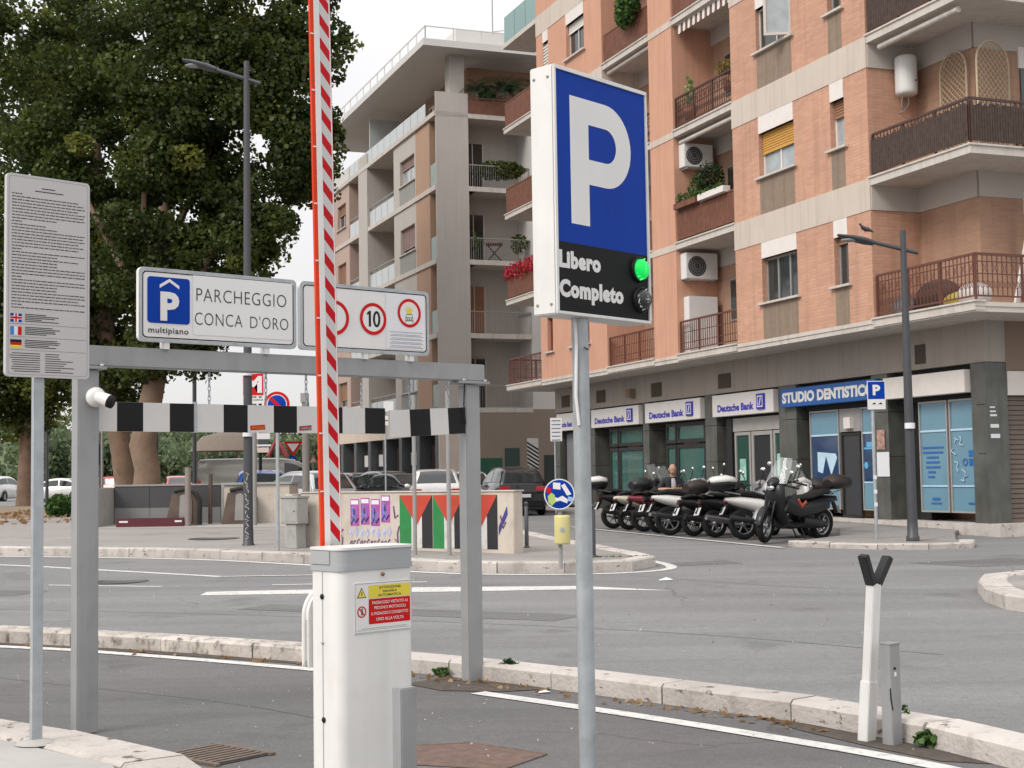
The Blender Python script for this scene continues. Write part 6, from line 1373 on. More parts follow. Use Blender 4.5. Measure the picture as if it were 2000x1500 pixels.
# ------------------------------------------------------------------ scooters
m_seat = mat('black_seat_vinyl', (.012, .012, .012), .6, 0, .2, 20, spec=.25); m_engine = mat('dark_engine', (.022, .022, .023), .55, .2, .3, 20); m_plast = mat('black_plastic', (.014, .014, .015), .6, 0, .15, 10, spec=.25)
m_screen = mat('clear_windscreen', (.5, .54, .54), .06, 0, .1, 2, alpha=.38, spec=.8)
def scooter(label, rear, front, pm, pm2=None, case=None, shield=True, big=1.0, turn=0, cat='scooter', lid=None, bulky=False):
    "rear, front: ground points under the two wheels"
    d = V3(front[0]-rear[0], front[1]-rear[1], 0); ang = math.atan2(d.y, d.x); c = (V3(*rear, 0)+V3(*front, 0))/2; pm2 = pm2 or pm
    t = thing('motor_scooter', label, cat, (c.x, c.y, gz(c.y)-.02), ang, 'scooters parked in a row'); t.rotation_euler = (R_(-6), 0, ang); k = big; h = .7*k
    def wheel(x, r, rot=0):
        M = Matrix.Translation((x, 0, r)) @ Matrix.Rotation(rot, 4, 'Z')
        q = MB(M); q.lathe([(r*.66, -.045), (r*.85, -.06), (r*.97, -.04), (r, 0), (r*.97, .04), (r*.85, .06), (r*.66, .045)], 26, axis='y'); o = q.build('wheel', m_tyre, t)
        q = MB(M)
        q.lathe([(r*.67, -.035), (r*.6, -.03), (r*.6, .03), (r*.67, .035)], 20, axis='y'); q.lathe([(0, -.06), (r*.2, -.055), (r*.2, .055), (0, .06)], 12, axis='y')
        for i in range(6): a = i*math.pi/3; q.tube([(r*.15*math.cos(a), 0, r*.15*math.sin(a)), (r*.63*math.cos(a), 0, r*.63*math.sin(a))], [(.016, .02), (.014, .016)], 6)
        q.build('rim', m_rim, o); return o
    rw, fwd = .275*k, .285*k
    wheel(-h, rw); wheel(h, fwd, turn)
    q = MB(); q.tube([(-h, .09, rw), (-.45*k, .1, rw+.03), (-.1*k, .08, rw+.08)], [(.05, .06), (.09, .1), (.1, .12)], 10); q.tube([(-.4*k, -.02, .42*k), (-.1*k, 0, .4*k)], [(.13, .12), (.12, .1)], 10); q.build('engine', m_engine, t)
    q = MB(); q.tube([(-1.0*k, -.16, rw+.12), (-.55*k, -.17, rw+.04), (-.2*k, -.1, rw-.02)], [.055, .06, .025], 10); q.build('exhaust', m_engine if pm2 is not s_silver else m_rim, t)
    q = MB(); q.tube([(-1.02*k, 0, .72*k), (-.75*k, 0, .68*k), (-.4*k, 0, .6*k), (-.1*k, 0, .5*k), (.02*k, 0, .4*k)], [(.05, .04), (.13, .1), (.19, .15), (.17, .16), (.12, .1)], 14); q.build('tail_body', pm, t)
    q = MB(); q.tube([(-.92*k, 0, .8*k), (-.72*k, 0, .83*k), (-.5*k, 0, .81*k), (-.3*k, 0, .75*k), (-.05*k, 0, .73*k), (.03*k, 0, .68*k)], [(.06, .03), (.13, .055), (.15, .06), (.15, .055), (.12, .06), (.06, .04)], 12); q.build('seat', m_seat, t)
    q = MB(); q.tube([(-.2*k, 0, .3*k), (.1*k, 0, .27*k), (.36*k, 0, .3*k)], [(.17, .07), (.19, .06), (.17, .08)], 12); q.build('floorboard', m_plast, t)
    q = MB(); q.tube([(.3*k, 0, .3*k), (.42*k, 0, .5*k), (.5*k, 0, .75*k), (.5*k, 0, .95*k), (.44*k, 0, 1.02*k)], [(.17, .08), (.22, .09), (.24, .1), (.2, .1), (.1, .06)], 14); q.build('leg_shield', pm2, t)
    q = MB()
    for s in (-1, 1): q.tube([(h, s*.075, fwd), (.5*k, s*.06, .85*k)], .022, 8)
    q.build('fork', m_engine, t)
    q = MB(Matrix.Translation((h, 0, fwd)) @ Matrix.Rotation(turn, 4, 'Z')); q.tube([((fwd+.03)*math.cos(a), 0, (fwd+.03)*math.sin(a)) for a in np.linspace(.1, 2.5, 9)], [(.05, .012)]+[(.075, .02)]*7+[(.05, .012)], 8); q.build('front_fender', pm2, t)
    q = MB(); q.tube([(.2*k, .36, 1.0*k), (.33*k, .2, 1.03*k), (.4*k, 0, 1.02*k), (.33*k, -.2, 1.03*k), (.2*k, -.36, 1.0*k)], .016, 8); o = q.build('handlebar', m_plast, t)
    q = MB()
    for s in (-1, 1): q.tube([(.16*k, s*.42, .985*k), (.22*k, s*.3, 1.005*k)], .02, 8)
    q.split('grip', m_rubber, o)
    q = MB(); q.tube([(.34*k, 0, 1.0*k), (.5*k, 0, 1.03*k), (.62*k, 0, .98*k), (.66*k, 0, .93*k)], [(.13, .06), (.15, .09), (.1, .07), (.04, .03)], 12); q.build('cowl', pm2, t)
    q = MB(); q.sphere((.63*k, 0, .92*k), (.05, .09, .06), 12, 8); q.build('headlight', m_chrome, t)
    for s in (-1, 1):
        q = MB(); q.tube([(.3*k, s*.22, 1.03*k), (.34*k, s*.3, 1.17*k), (.33*k, s*.34, 1.25*k)], .009, 6); o = q.build('mirror', m_plast, t)
        q = MB(); q.sphere((.335*k, s*.345, 1.29*k), (.022, .055, .04), 10, 8); q.build('mirror_glass', m_chrome, o)
    if shield:
        q = MB(); vv = []
        for i in range(6):
            u = i/5; zz = 1.0*k+.42*u*k; xx = .58*k-.2*u*k
            for j in range(7): w = (j/6*2-1); vv.append((xx-.1*w*w, .25*w*(1-.35*u*u), zz))
        q.add(vv, [(i*7+j, i*7+j+1, (i+1)*7+j+1, (i+1)*7+j) for i in range(5) for j in range(6)], 0, True); q.build('windscreen', m_screen, t)
    if case:
        q = MB(); q.tube([(-1.3*k, 0, .98*k), (-1.24*k, 0, .99*k), (-1.0*k, 0, 1.0*k), (-.86*k, 0, .98*k), (-.82*k, 0, .97*k)], [(.1, .08), (.2, .125), (.23, .15), (.19, .12), (.1, .07)], 18); o = q.build('top_case', case, t)
        if lid: q = MB(); q.tube([(-1.3*k, 0, 1.04*k), (-1.24*k, 0, 1.05*k), (-1.0*k, 0, 1.06*k), (-.86*k, 0, 1.05*k), (-.82*k, 0, 1.04*k)], [(.1, .06), (.205, .095), (.235, .115), (.195, .09), (.1, .05)], 18); q.build('case_lid', lid, o)
        q = MB(); q.tube([(-.75*k, .1, .8*k), (-1.05*k, .1, .86*k)], .014, 6); q.tube([(-.75*k, -.1, .8*k), (-1.05*k, -.1, .86*k)], .014, 6); q.build('rack', m_rim, t)
    q = MB(); q.box(-1.05*k, -.98*k, -.05, .05, .665*k, .705*k); q.build('tail_light', mat('scooter_tail_red', (.2, .012, .014), .3), t, .012)
    q = MB(Matrix.Translation((-1.03*k, 0, .58*k)) @ Matrix.Rotation(R_(28), 4, 'Y')); q.tube([(.03, 0, .1), (0, 0, -.14)], [(.05, .01), (.07, .012)], 6); o = q.build('mudguard', m_plast, t)
    q = MB(q.M); q.box(-.02, -.014, -.085, .085, -.16, .0); q.build('number_plate', m_plate, o)
    q = MB(); q.tube([(-.05*k, .12, .25*k), (-.1*k, .24, .02)], .014, 6); q.tube([(-.1*k, .24, .02), (-.16*k, .26, .015)], .016, 6); q.build('stand', m_engine, t)
    if bulky:
        for s in (-1, 1):
            q = MB(); q.tube([(-.75*k, s*.12, .62*k), (-.3*k, s*.2, .58*k), (.1*k, s*.24, .55*k), (.45*k, s*.25, .68*k)], [(.02, .08), (.05, .12), (.05, .14), (.04, .16)], 10); q.build('side_fairing', pm, t)
        q = MB(); q.tube([(.0*k, .27, .7*k), (.12*k, .28, .62*k), (.2*k, .27, .74*k)], [(.015, .03), (.02, .05), (.015, .03)], 6); q.build('orange_indicator', mat('orange_plastic', (.4, .07, .03), .4), t)
    return t
s_white = mat('scooter_white', (.6, .59, .57), .3, 0, .05, 4, coat=.4); s_cream = mat('scooter_cream', (.6, .56, .45), .35, 0, .05, 4, coat=.3); s_silver = mat('scooter_silver', (.4, .4, .41), .35, .4, .06, 6); s_black = mat('scooter_black', (.012, .012, .014), .4, 0, .1, 5, coat=.12, spec=.3); s_red = mat('scooter_dark_red', (.16, .015, .03), .3, 0, .08, 5, coat=.4); s_brown = mat('case_brown_black', (.028, .022, .021), .5, spec=.3)
def sc_(label, px, py, *a, hd=0, **k): P = gp(px, py); an = R_(20.5+hd); scooter(label, (P.x, P.y), (P.x+1.43*math.cos(an), P.y+1.43*math.sin(an)), *a, **k)
sc_('dark scooter with white lidded top case, leftmost, beside the parking sign pole', 1197, 1031, s_black, s_black, s_black, shield=True, lid=s_white)
sc_('black scooter with cream rear body in front of the first bank window', 1226, 1034, s_cream, s_black, None, shield=True, big=.97, hd=9, turn=-.4)
sc_('dark red scooter without top case left of the seated man', 1257, 1037, s_red, s_white, None, shield=False, hd=-7, turn=.3)
sc_('black scooter with round mirrors and black top case before the first bank pillar', 1287, 1040, s_black, s_silver, s_black, shield=False, big=1.02, hd=11, turn=.5)
sc_('white and black scooter with long white flank directly in front of the seated man', 1312, 1044, s_white, s_black, None, shield=False, big=1.07, hd=-9, turn=-.3)
sc_('low black scooter without top case between the white flanked one and the black cased one', 1352, 1046, s_black, s_black, None, shield=False, big=.96, hd=5)
sc_('black scooter with black top case in front of the second bank window', 1397, 1049, s_black, s_silver, s_brown, shield=False, hd=7, turn=.45)
sc_('white scooter with a white lidded top case and windscreen in the middle of the row', 1456, 1052, s_white, s_white, s_black, shield=True, lid=s_white, big=1.06, hd=-8, turn=-.25)
scooter('silver scooter with brown black top case facing the street behind the large black scooter', (5.75, 28.5), (4.72, 27.55), s_silver, s_silver, s_brown, False, 1.0, .2)
scooter('large black touring scooter with tall windscreen, nearest and rightmost of the row', (5.78, 27.2), (4.55, 26.25), s_black, s_black, s_brown, True, 1.1, .35, bulky=True)
# seated man ------------------------------------------------------
def person():
    P = at(1312, 960, 31.2); g0 = gz(31.2)-.02; base = V3(P.x, P.y, g0)
    t = thing('person', 'bald seated man in a dark jacket over a pale shirt among the scooters, forearms raised', 'person', base, R_(8))
    J = {'pel': (0, .05, .62, .13), 'sp': (0, .0, .78, .145), 'ch': (0, -.04, .98, .16), 'nk': (.0, -.07, 1.13, .062), 'nk2': (0, -.09, 1.19, .058),
         'ls': (-.19, -.04, 1.06, .07), 'le': (-.31, -.12, .86, .052), 'lw': (-.1, -.3, .86, .035), 'rs': (.19, -.04, 1.06, .07), 're': (.31, -.12, .86, .052), 'rw': (.12, -.3, .88, .035),
         'lh': (-.1, .0, .58, .1), 'lk': (-.17, -.42, .55, .07), 'la': (-.17, -.38, .1, .045), 'lt': (-.17, -.52, .05, .04), 'rh': (.1, .0, .58, .1), 'rk': (.17, -.42, .55, .07), 'ra': (.17, -.38, .1, .045), 'rt': (.17, -.52, .05, .04)}
    E = [('pel', 'sp'), ('sp', 'ch'), ('ch', 'nk'), ('nk', 'nk2'), ('ch', 'ls'), ('ls', 'le'), ('le', 'lw'), ('ch', 'rs'), ('rs', 're'), ('re', 'rw'), ('pel', 'lh'), ('lh', 'lk'), ('lk', 'la'), ('la', 'lt'), ('pel', 'rh'), ('rh', 'rk'), ('rk', 'ra'), ('ra', 'rt')]
    names = list(J); me = bpy.data.meshes.new('body'); me.from_pydata([J[n][:3] for n in names], [(names.index(a), names.index(b)) for a, b in E], [])
    m_jack = mat('dark_jacket', (.022, .023, .026), .85, 0, .15, 12); m_skin = mat('skin', (.42, .24, .17), .55, 0, .06, 10); m_shirt = mat('pale_shirt', (.4, .4, .44), .85)
    o = bpy.data.objects.new('body', me); C.objects.link(o); o.parent = t; me.materials.append(m_jack)
    sk = o.modifiers.new('skin', 'SKIN'); sk.use_smooth_shade = True; o.modifiers.new('sub', 'SUBSURF').levels = 1; o.modifiers['sub'].render_levels = 2
    for i, n in enumerate(names): me.skin_vertices[0].data[i].radius = (J[n][3],)*2; me.skin_vertices[0].data[i].use_root = (n == 'pel')
    hd_ = MB()
    hd_.tube([(0, -.085, 1.14), (0, -.095, 1.2)], .056, 12)
    hd_.sphere((0, -.11, 1.3), (.078, .098, .115), 18, 14); hd_.sphere((0, -.14, 1.25), (.06, .07, .07), 14, 10)
    hd_.tube([(0, -.205, 1.315), (0, -.232, 1.275), (0, -.205, 1.268)], [.01, .017, .012], 8)
    for s in (-1, 1): hd_.sphere((s*.08, -.1, 1.29), (.012, .022, .032), 8, 6)
    hd_.build('head', m_skin, t)
    q = MB()
    for s in (-1, 1): q.sphere((s*.03, -.199, 1.305), (.012, .008, .008), 8, 6)
    q.build('eyes', m_black, t); q = MB(); q.tube([(-.025, -.205, 1.235), (0, -.212, 1.232), (.025, -.205, 1.235)], .006, 6); q.build('mouth', mat('lips', (.3, .12, .1), .6), t)
    q = MB(); q.sphere((0, -.075, 1.3), (.083, .078, .07), 14, 8); q.build('hair', mat('cropped_grey_hair', (.25, .23, .21), .9), t)
    q = MB(); q.tube([(0, -.135, 1.1), (0, -.2, 1.0), (0, -.17, .8)], [(.04, .02), (.055, .02), (.05, .02)], 8); q.build('shirt', m_shirt, t)
    for s in (-1, 1):
        q = MB(); q.tube([(s*.31, -.125, .865), (s*.24, -.2, .87), (s*.12, -.295, .875)], [.044, .04, .032], 10); q.tube([(s*.12, -.295, .875), (s*.07, -.33, .885), (s*.03, -.345, .885)], [(.032, .022), (.042, .02), (.038, .016)], 10)
        for i, l in enumerate((.055, .065, .06, .045)): a = V3(s*.035, -.345, .915-i*.02); q.tube([a, a+V3(-s*l*.6, -.012, -.005), a+V3(-s*l, .004, -.014)], [.0095, .009, .007], 6)
        q.tube([(s*.08, -.33, .905), (s*.055, -.335, .935), (s*.03, -.335, .94)], [.012, .01, .008], 6)
        q.build('forearm', m_skin, t)
    return t
person()
car('black estate SUV seen from behind, rightmost of the parked cars', 'suv', -.1, 43.2, (-.2, 1), p_black, sc=.86)
car('white hatchback with red rear lamps behind the mural wall', 'hatch', -2.33, 43.2, (-.06, 1), p_white, sc=.92)
car('white car half hidden between the white hatchback and the gantry post', 'hatch', -1.75, 47.5, (-.25, 1), p_white, sc=.88)
car('black low coupe beside the white hatchback', 'saloon', -3.9, 47, (-.6, .8), p_black, sc=.9)
car('blue grey estate with tall red tail lamp right of the barrier arm', 'suv', -4.75, 50.5, (-.45, .9), p_grey, sc=.84)
car('black hatchback with red lamp immediately right of the barrier arm', 'hatch', -6.0, 52, (-.5, .86), p_black, sc=.9)
car('silver off-roader partly behind the brown grey mast', 'suv', -5.45, 37.3, (-.55, .83), p_silver, sc=.82)
car('blue car behind the tall lamp pole', 'hatch', -7.35, 42, (.25, -1), p_blue, sc=.95)
car('white car with open looking cab behind the blue car', 'hatch', -10.0, 58, (-1, .2), p_white)
car('beige grey panel van parked beyond the metro entrance', 'van', -9.7, 56, (1, .1), p_beige)
car('dark car to the left of the barrier arm behind the silver off-roader', 'hatch', -6.4, 46.5, (-.5, .86), p_black, sc=.88)
car('small red car facing us beyond the metro entrance', 'hatch', -22.2, 95, (.35, -1), p_red)
car('bright red car just left of the pale tree trunk', 'hatch', -24.3, 90, (1, -.2), p_red)
car('white car with glossy roof left of the red car by the trunks', 'hatch', -27.0, 93, (1, .1), p_white)
car('white saloon in side view at far left behind the info board pole', 'saloon', -27.3, 86, (-1, .06), p_white)
car('old white estate seen from behind at the left edge', 'suv', -34.2, 96, (.1, 1), p_white)
# ------------------------------------------------------------------ things on the balconies
def box_ac(label, t, n, z, s=1, turn=0):
    o = thing('air_conditioner', label, 'air conditioner', bl(t, n, z), BANG+R_(turn), 'air conditioners')
    MB().box(-.42*s, .42*s, 0, .32, 0, .62*s).build('case', m_offw, o, .015)
    q = MB(); q.ring(.13*s, .3*s, 0, .24*s, .322, 24)
    q.v = [(x, .323, z_) for x, y_, z_ in q.v]; q.build('fan_grille', mat('fan_dark', (.05, .05, .055), .5), o)
    q = MB()
    for r in (.08, .14, .2): q.tube([(.13*s+r*s*math.cos(u), .327, .3*s+r*s*math.sin(u)) for u in np.linspace(0, 2*math.pi, 17)], .006, 4, cap=False)
    q.build('fan_guard', m_gframe, o)
    q = MB(); q.box(-.36, -.33, .0, .32, -.05, 0); q.box(.33, .36, .0, .32, -.05, 0); q.split('bracket', m_gframe, o)
box_ac('air conditioner high on the pillar side wall of the second balcony up', 10.0, -.56, FL[1]+1.98, 1, 90)
box_ac('larger air conditioner on the first balcony above the canopy', 10.0, -.58, FL[0]+1.98, 1.1, 90)
box_ac('air conditioner under the top terrace roof of the grey building', 0, 0, 0, .9); [o for o in C.objects if o.get('label', '').startswith('air conditioner under')][0].location = bl(5.5, -1.9, 17.6, OL)
o = MB().box(-.42, .42, 0, .3, 0, 1.5).build('cupboard', m_offw, None, .01); o.location = bl(9.99, -.6, FL[0]+.03); o.rotation_euler = (0, 0, BANG+R_(90)); tag(o, 'white balcony cupboard beneath the larger air conditioner', 'cupboard')
wh_ = thing('water_heater', 'white water heater hanging on the corner balcony wall', 'water heater', bl(1.44, -.78, 9.22), BANG)
q = MB(); q.lathe([(0, 0), (.19, .0), (.22, .03), (.225, .1), (.225, .74), (.21, .79), (.17, .81), (0, .815)], 22, (-.25, 0, 0)); q.build('tank', m_white, wh_)
q = MB(); q.tube([(-.2, -.08, 0), (-.18, -.1, -.15), (-.1, -.05, -.28), (0, 0, -.3)], .014, 6); q.tube([(-.25, .1, 0), (-.2, .1, -.2), (-.14, .02, -.3)], .012, 6); q.build('pipes', m_galv, wh_)
q = MB(); q.lathe([(.02, 0), (.016, -.012), (0, -.013)], 10, (-.5, -.05, .25), 'x'); q.build('dial', m_black, wh_)
m_wood = mat('pale_trellis_wood', (.5, .4, .28), .7, 0, .12, 8)
def trellis(label, P, rz, w, h):
    t = thing('garden_trellis', label, 'trellis', P, rz, 'arched trellises on the corner balcony'); q = MB(); r = w/2
    q.tube([(-r, 0, 0)]+[(r*math.cos(a), 0, h-r+r*math.sin(a)*1.0) for a in np.linspace(math.pi, 0, 13)]+[(r, 0, 0)], .022, 6); q.build('frame', m_wood, t)
    def clip(x, z): return abs(x) < r*.98 and (z < h-r or x*x+(z-h+r)**2 < (r*.97)**2)
    for s, y in ((1, .012), (-1, -.012)):
        for i in range(-24, 44):
            pts = [(u, i*.13+s*u) for u in np.linspace(-r, r, 33)]; ins = [p for p in pts if clip(*p) and p[1] > .02]
            if len(ins) > 2: a, b = ins[0], ins[-1]; q = MB(); q.tube([(a[0], y, a[1]), (b[0], y, b[1])], (.009), 4); q.build('lath', m_wood, t)
trellis('narrower arched trellis left of the balcony corner post', bl(.12, -1.1, FL[1]+.04), BANG, .8, 2.3)
trellis('wider arched trellis right of the balcony corner post', bl(-.75, -1.35, FL[1]+.04), BANG+R_(-80), .9, 2.3)
def plant(label, P, r, n, m=None, sz=.1, pot=True, name='potted_plant', cat='plant', cz=.35):
    t = thing(name, label, cat, P); leaf_mesh('foliage', blob_pts((0, 0, cz+r[2]), r, n), sz, m or m_leafg, t)
    if pot: q = MB(); q.lathe([(0, 0), (.14, 0), (.19, cz), (.17, cz), (.13, .02)], 14); q.build('pot', mat('terracotta', (.35, .14, .08), .8), t)
    return t
plant('big leafy bush spilling over the top brown balcony', bl(12.5, .05, FL[3]+.2), (.35, .95, .5), 900, sz=.13, pot=False)
plant('small leafy plant at the left of the ironwork balcony', bl(9.6, -.3, FL[2]+.25), (.12, .12, .42), 90, leafmat('pale_leaf', (.1, .2, .06), (.2, .35, .12), (.4, .5, .25)), .1)
plant('yellowish shrub at the right of the ironwork balcony', bl(7.6, -.35, FL[2]+.5), (.4, .3, .22), 260, leafmat('ochre_leaf', (.08, .08, .02), (.2, .17, .04), (.35, .28, .08)), .08)
plant('round dark bush under the wall air conditioner', bl(9.0, -.5, FL[1]+.75), (.4, .4, .45), 900, leafmat('dark_bush_leaf', (.008, .022, .01), (.02, .05, .02), (.05, .1, .03)), .06)
plant('second dark bush beside the pink pillar', bl(9.6, -.5, FL[1]+.55), (.3, .3, .45), 450, None, .06)
for i, (tt, sz_) in enumerate(((9.6, .6), (9.0, .55), (8.3, .6), (7.65, .7))):
    t = thing('window_box', ('first', 'second', 'third', 'last')[i]+' planter from the pink pillar on the rail of the boarded balcony', 'planter', bl(tt, .0, FL[1]+.86), BANG, 'planters on the boarded balcony')
    MB().box(-sz_/2, sz_/2, -.1, .1, 0, .15).build('trough', m_header if i > 1 else m_board, t); leaf_mesh('foliage', blob_pts((0, 0, .17+.06*(i < 2)), (sz_/2, .12, .1+.08*(i < 2)), 160), .06, m_leafg, t)
plant('red flowers along the rail of the far end balcony', bl(21.0, .0, FL[1]+.72), (.4, .15, .15), 10, sz=.1, pot=False, cz=0)
t = [o for o in C.objects if o.get('label', '').startswith('red flowers')][0]
leaf_mesh('blossom', np.array([(*(D1*rng.uniform(-1.5, 1.5)).xy, rng.uniform(.05, .4)) for i in range(900)])+rng.normal(0, .07, (900, 3)), .09, m_leafr, t)
m_palm = leafmat('palm_leaf', (.01, .025, .012), (.03, .06, .03), (.07, .11, .06))
def palm(label, P, r, n):
    t = thing('potted_palm', label, 'palm', P, 0, 'palms on the top terrace'); q = MB(); q.tube([(0, 0, 0), (0, 0, .5)], .1, 8); q.build('trunk', m_brownp, t); q = MB()
    for i in range(n):
        a = i*2.4; el = .3+.9*((i*7) % n)/n; prev = V3(0, 0, .5); pts = [prev]
        for j in range(6): prev = prev+V3(math.cos(a)*math.cos(el), math.sin(a)*math.cos(el), math.sin(el))*(r/6); el -= .28; pts.append(prev)
        for u, v in zip(pts, pts[1:]):
            d = (v-u); s = d.cross(V3(0, 0, 1)).normalized()
            for k_ in range(3):
                c = u+d*(k_/3)
                for sg in (-1, 1): e = c+s*sg*r*.2+d*.7-V3(0, 0, .05*r); q.add([tuple(c), tuple(c+d*.16), tuple(e)], [(0, 1, 2)])
    o = q.build('fronds', m_palm, t); at_ = o.data.attributes.new('tint', 'FLOAT', 'POINT'); at_.data.foreach_set('value', rng.uniform(0, 1, len(o.data.vertices)).astype(np.float32)); o['kind'] = 'stuff'
palm('smaller palm left on the grey building\'s top terrace', bl(.3, -1.9, 17.0, OL), 1.0, 26); palm('larger palm right on the grey building\'s top terrace', bl(.3, -3.2, 17.1, OL), 1.5, 34)
for i, (k_, s_, n_, lab, m_) in enumerate(((3, 2.75, 1500, 'dense hanging greenery on the grey building balcony second from top', m_leaf), (2, 1.7, 90, 'small grassy plant on the third grey balcony with red table', m_leafg), (2, 3.6, 200, 'dark shrub at the right of the third grey balcony', m_leaf), (4, 2.3, 240, 'low planting behind the brown parapet of the grey terrace', m_leafg))):
    plant(lab, bl(.2, -s_, F2[k_]+.1, OL), (1.15 if n_ > 300 else .4, .3, .42), n_, m_, .12, pot=False, cz=.25)
t = thing('balcony_table', 'red topped folding table on the third balcony of the grey building', 'table', bl(.4, -2.6, F2[2]+.02, OL)); MB().box(-.35, .35, -.3, .3, .7, .74).build('top', mat('dark_red_wood', (.15, .02, .03), .5), t)
q = MB(); q.tube([(-.3, 0, 0), (.3, 0, .7)], .025, 6); q.tube([(.3, 0, 0), (-.3, 0, .7)], .025, 6); q.build('legs', m_black, t)
t = thing('stored_clutter', 'heap of covered belongings behind the rust red corner balcony rail', 'clutter', bl(.2, -.7, FL[0]+.04), BANG)
q = MB(); q.sphere((.1, 0, .3), (.6, .35, .38)); q.build('dark_cover', mat('dark_brown_cover', (.07, .04, .03), .8), t); q = MB(); q.sphere((-.75, .1, .15), (.45, .3, .18)); q.build('yellow_sheet', mat('yellow_sheet', (.55, .42, .08), .7), t); q = MB(); q.sphere((-1.1, .1, .2), (.4, .3, .25)); q.build('white_sheet', m_header, t); q = MB(); q.sphere((.9, .2, .2), (.3, .2, .28)); q.build('grey_bag', mat('grey_bag', (.2, .21, .24), .7), t)
o = MB().box(-.07, .07, -.02, .02, 0, 2.4).build('white_plank', m_header); o.location = bl(-.8, -1.65, FL[0]+.05); o.rotation_euler = (R_(8), R_(8), BANG+R_(-70)); tag(o, 'long white plank leaning on the wall of the lowest corner balcony', 'plank')
# ------------------------------------------------------------------ trees, hedge and the hill behind
m_bark = mat('plane_tree_bark', (.2, .135, .095), .95, 0, .3, 1.8, .9, 9, .6, (.09, .06, .045))
m_barkp = mat('pale_plane_bark', (.23, .16, .115), .95, 0, .28, 1.6, .9, 8, .7, (.19, .13, .09))
def tree(label, base, trunk, limbs, clumps, n, size, m, bark, group='trees of the square', r_cl=(1.1, 1.1, .8)):
    t = thing('plane_tree', label, 'tree', base, 0, group); q = MB(); q.tube([V3(*p[:3]) for p in trunk], [p[3] for p in trunk], 14)
    q.build('trunk', bark, t)
    for L_ in limbs: q = MB(); q.tube([V3(*p[:3]) for p in L_], [p[3] for p in L_], 8); q.build('limb', bark, t)
    pts = []; tint = []
    for c in clumps:
        k = int(n/len(clumps)*rng.uniform(.6, 1.4)); s = rng.uniform(.7, 1.35)
        p = blob_pts(c, (r_cl[0]*s, r_cl[1]*s, r_cl[2]*s), k); pts.append(p)
        base_t = rng.uniform(-.12, .22)+ (.5 if rng.uniform() < .1 else 0); tint.append(np.clip(rng.normal(.3+base_t, .14, k), 0, 1))
    leaf_mesh('crown', np.concatenate(pts), size, m, t, tint=np.concatenate(tint)); return t
def crown_clumps(parts, n, gap=.0):
    "parts: ellipsoids (cx,cy,cz,rx,ry,rz,weight)"
    out = []; wts = np.array([p[6] for p in parts]); wts = wts/wts.sum()
    for i in range(n):
        p = parts[rng.choice(len(parts), p=wts)]; v = rng.normal(size=3); v /= np.linalg.norm(v); v *= rng.uniform(.15, 1)**.4; out.append((p[0]+v[0]*p[3], p[1]+v[1]*p[4], p[2]+v[2]*p[5]))
    return out
TB = at(285, 950, 50); TB.z = .4
bx = TB.x
def wx(px, Yv=50): return (px-1000)/FPX*Yv - bx     # metres from the trunk for a picture column
def wz(py, Yv=50): return EYE + (938-py)/FPX*Yv - .4
trunkB = [(0, 0, -.2, .62), (.02, 0, .6, .5), (.05, 0, 1.6, .44), (-.12, 0, 2.4, .46), (.1, 0, 3.6, .4), (.35, .1, 5, .36), (.3, .2, 7.5, .32), (.6, .3, 10.5, .24), (.4, .2, 14.5, .12)]
limB = [[(.35, .1, 5, .24), (1.2, -.3, 6.6, .18), (2.2, -.6, 8.6, .13), (3.2, -.7, 10.8, .07)], [(.32, .2, 6.8, .2), (-.9, .1, 8.8, .15), (-2.0, -.2, 11, .08)], [(.5, .3, 9, .18), (1.5, .6, 11.4, .12), (2.6, .4, 14, .06)], [(.4, .3, 8, .16), (.2, -1.2, 10, .1), (.5, -2, 12.5, .06)], [(1.9, -.5, 7.8, .08), (3.0, -.8, 8.1, .05), (4.4, -1, 8.0, .03)]]
cB = crown_clumps([(wx(500), 0, 13.2, 2.6, 2.6, 4.2, 4), (wx(430), 0, 17.5, 3.2, 3, 3.4, 3), (wx(590), -.5, 14.3, 1.25, 1.5, 4.0, 1.7), (wx(330), .5, 11, 1.9, 2, 3.4, 1.6), (wx(610), -.3, 18.5, .9, 1.2, 1.8, .5), (wx(470), 0, 9.2, 1.8, 1.4, 1.4, .7), (wx(595), 0, 8.6, .45, .5, 1.0, .16), (wx(655), 0, 16.6, .28, .4, .5, .1), (wx(650), 0, 13.5, .3, .4, .5, .1), (wx(380), 0, 5.4, .5, .6, .5, .14), (wx(350), -.3, 6.2, 1.3, .8, .9, .75), (wx(300), -.6, 5.4, .7, .6, .8, .35), (wx(430), -1.8, 11.5, 3.0, .5, 5.5, 2.2), (wx(290), -1.5, 9, 1.6, .5, 2.2, .8), (wx(340), -1.4, 16, 2.2, .6, 3.5, 1)] , 330)
tree('plane tree with the thick pale trunk, crown reaching the barrier arm', TB, trunkB, limB, cB, 98000, .155, m_leaf, m_barkp, r_cl=(.75, .75, .55))
TA = at(252, 950, 53); TA.z = .4; bx = TA.x
trunkA = [(.0, 0, -.2, .5), (-.05, 0, .8, .44), (-.25, 0, 2.2, .4), (-.6, 0, 4, .38), (-.8, 0, 6.5, .33), (-1.3, 0, 10, .25), (-1.2, 0, 14, .12)]
limA = [[(-.8, 0, 6, .2), (-2, -.3, 8.2, .14), (-3.2, -.4, 10.6, .07)], [(-.9, 0, 7.5, .2), (.4, .3, 10, .14), (.8, .3, 13, .07)], [(-1.2, 0, 9.5, .18), (-2.4, .5, 12.5, .1), (-3, .6, 15, .05)]]
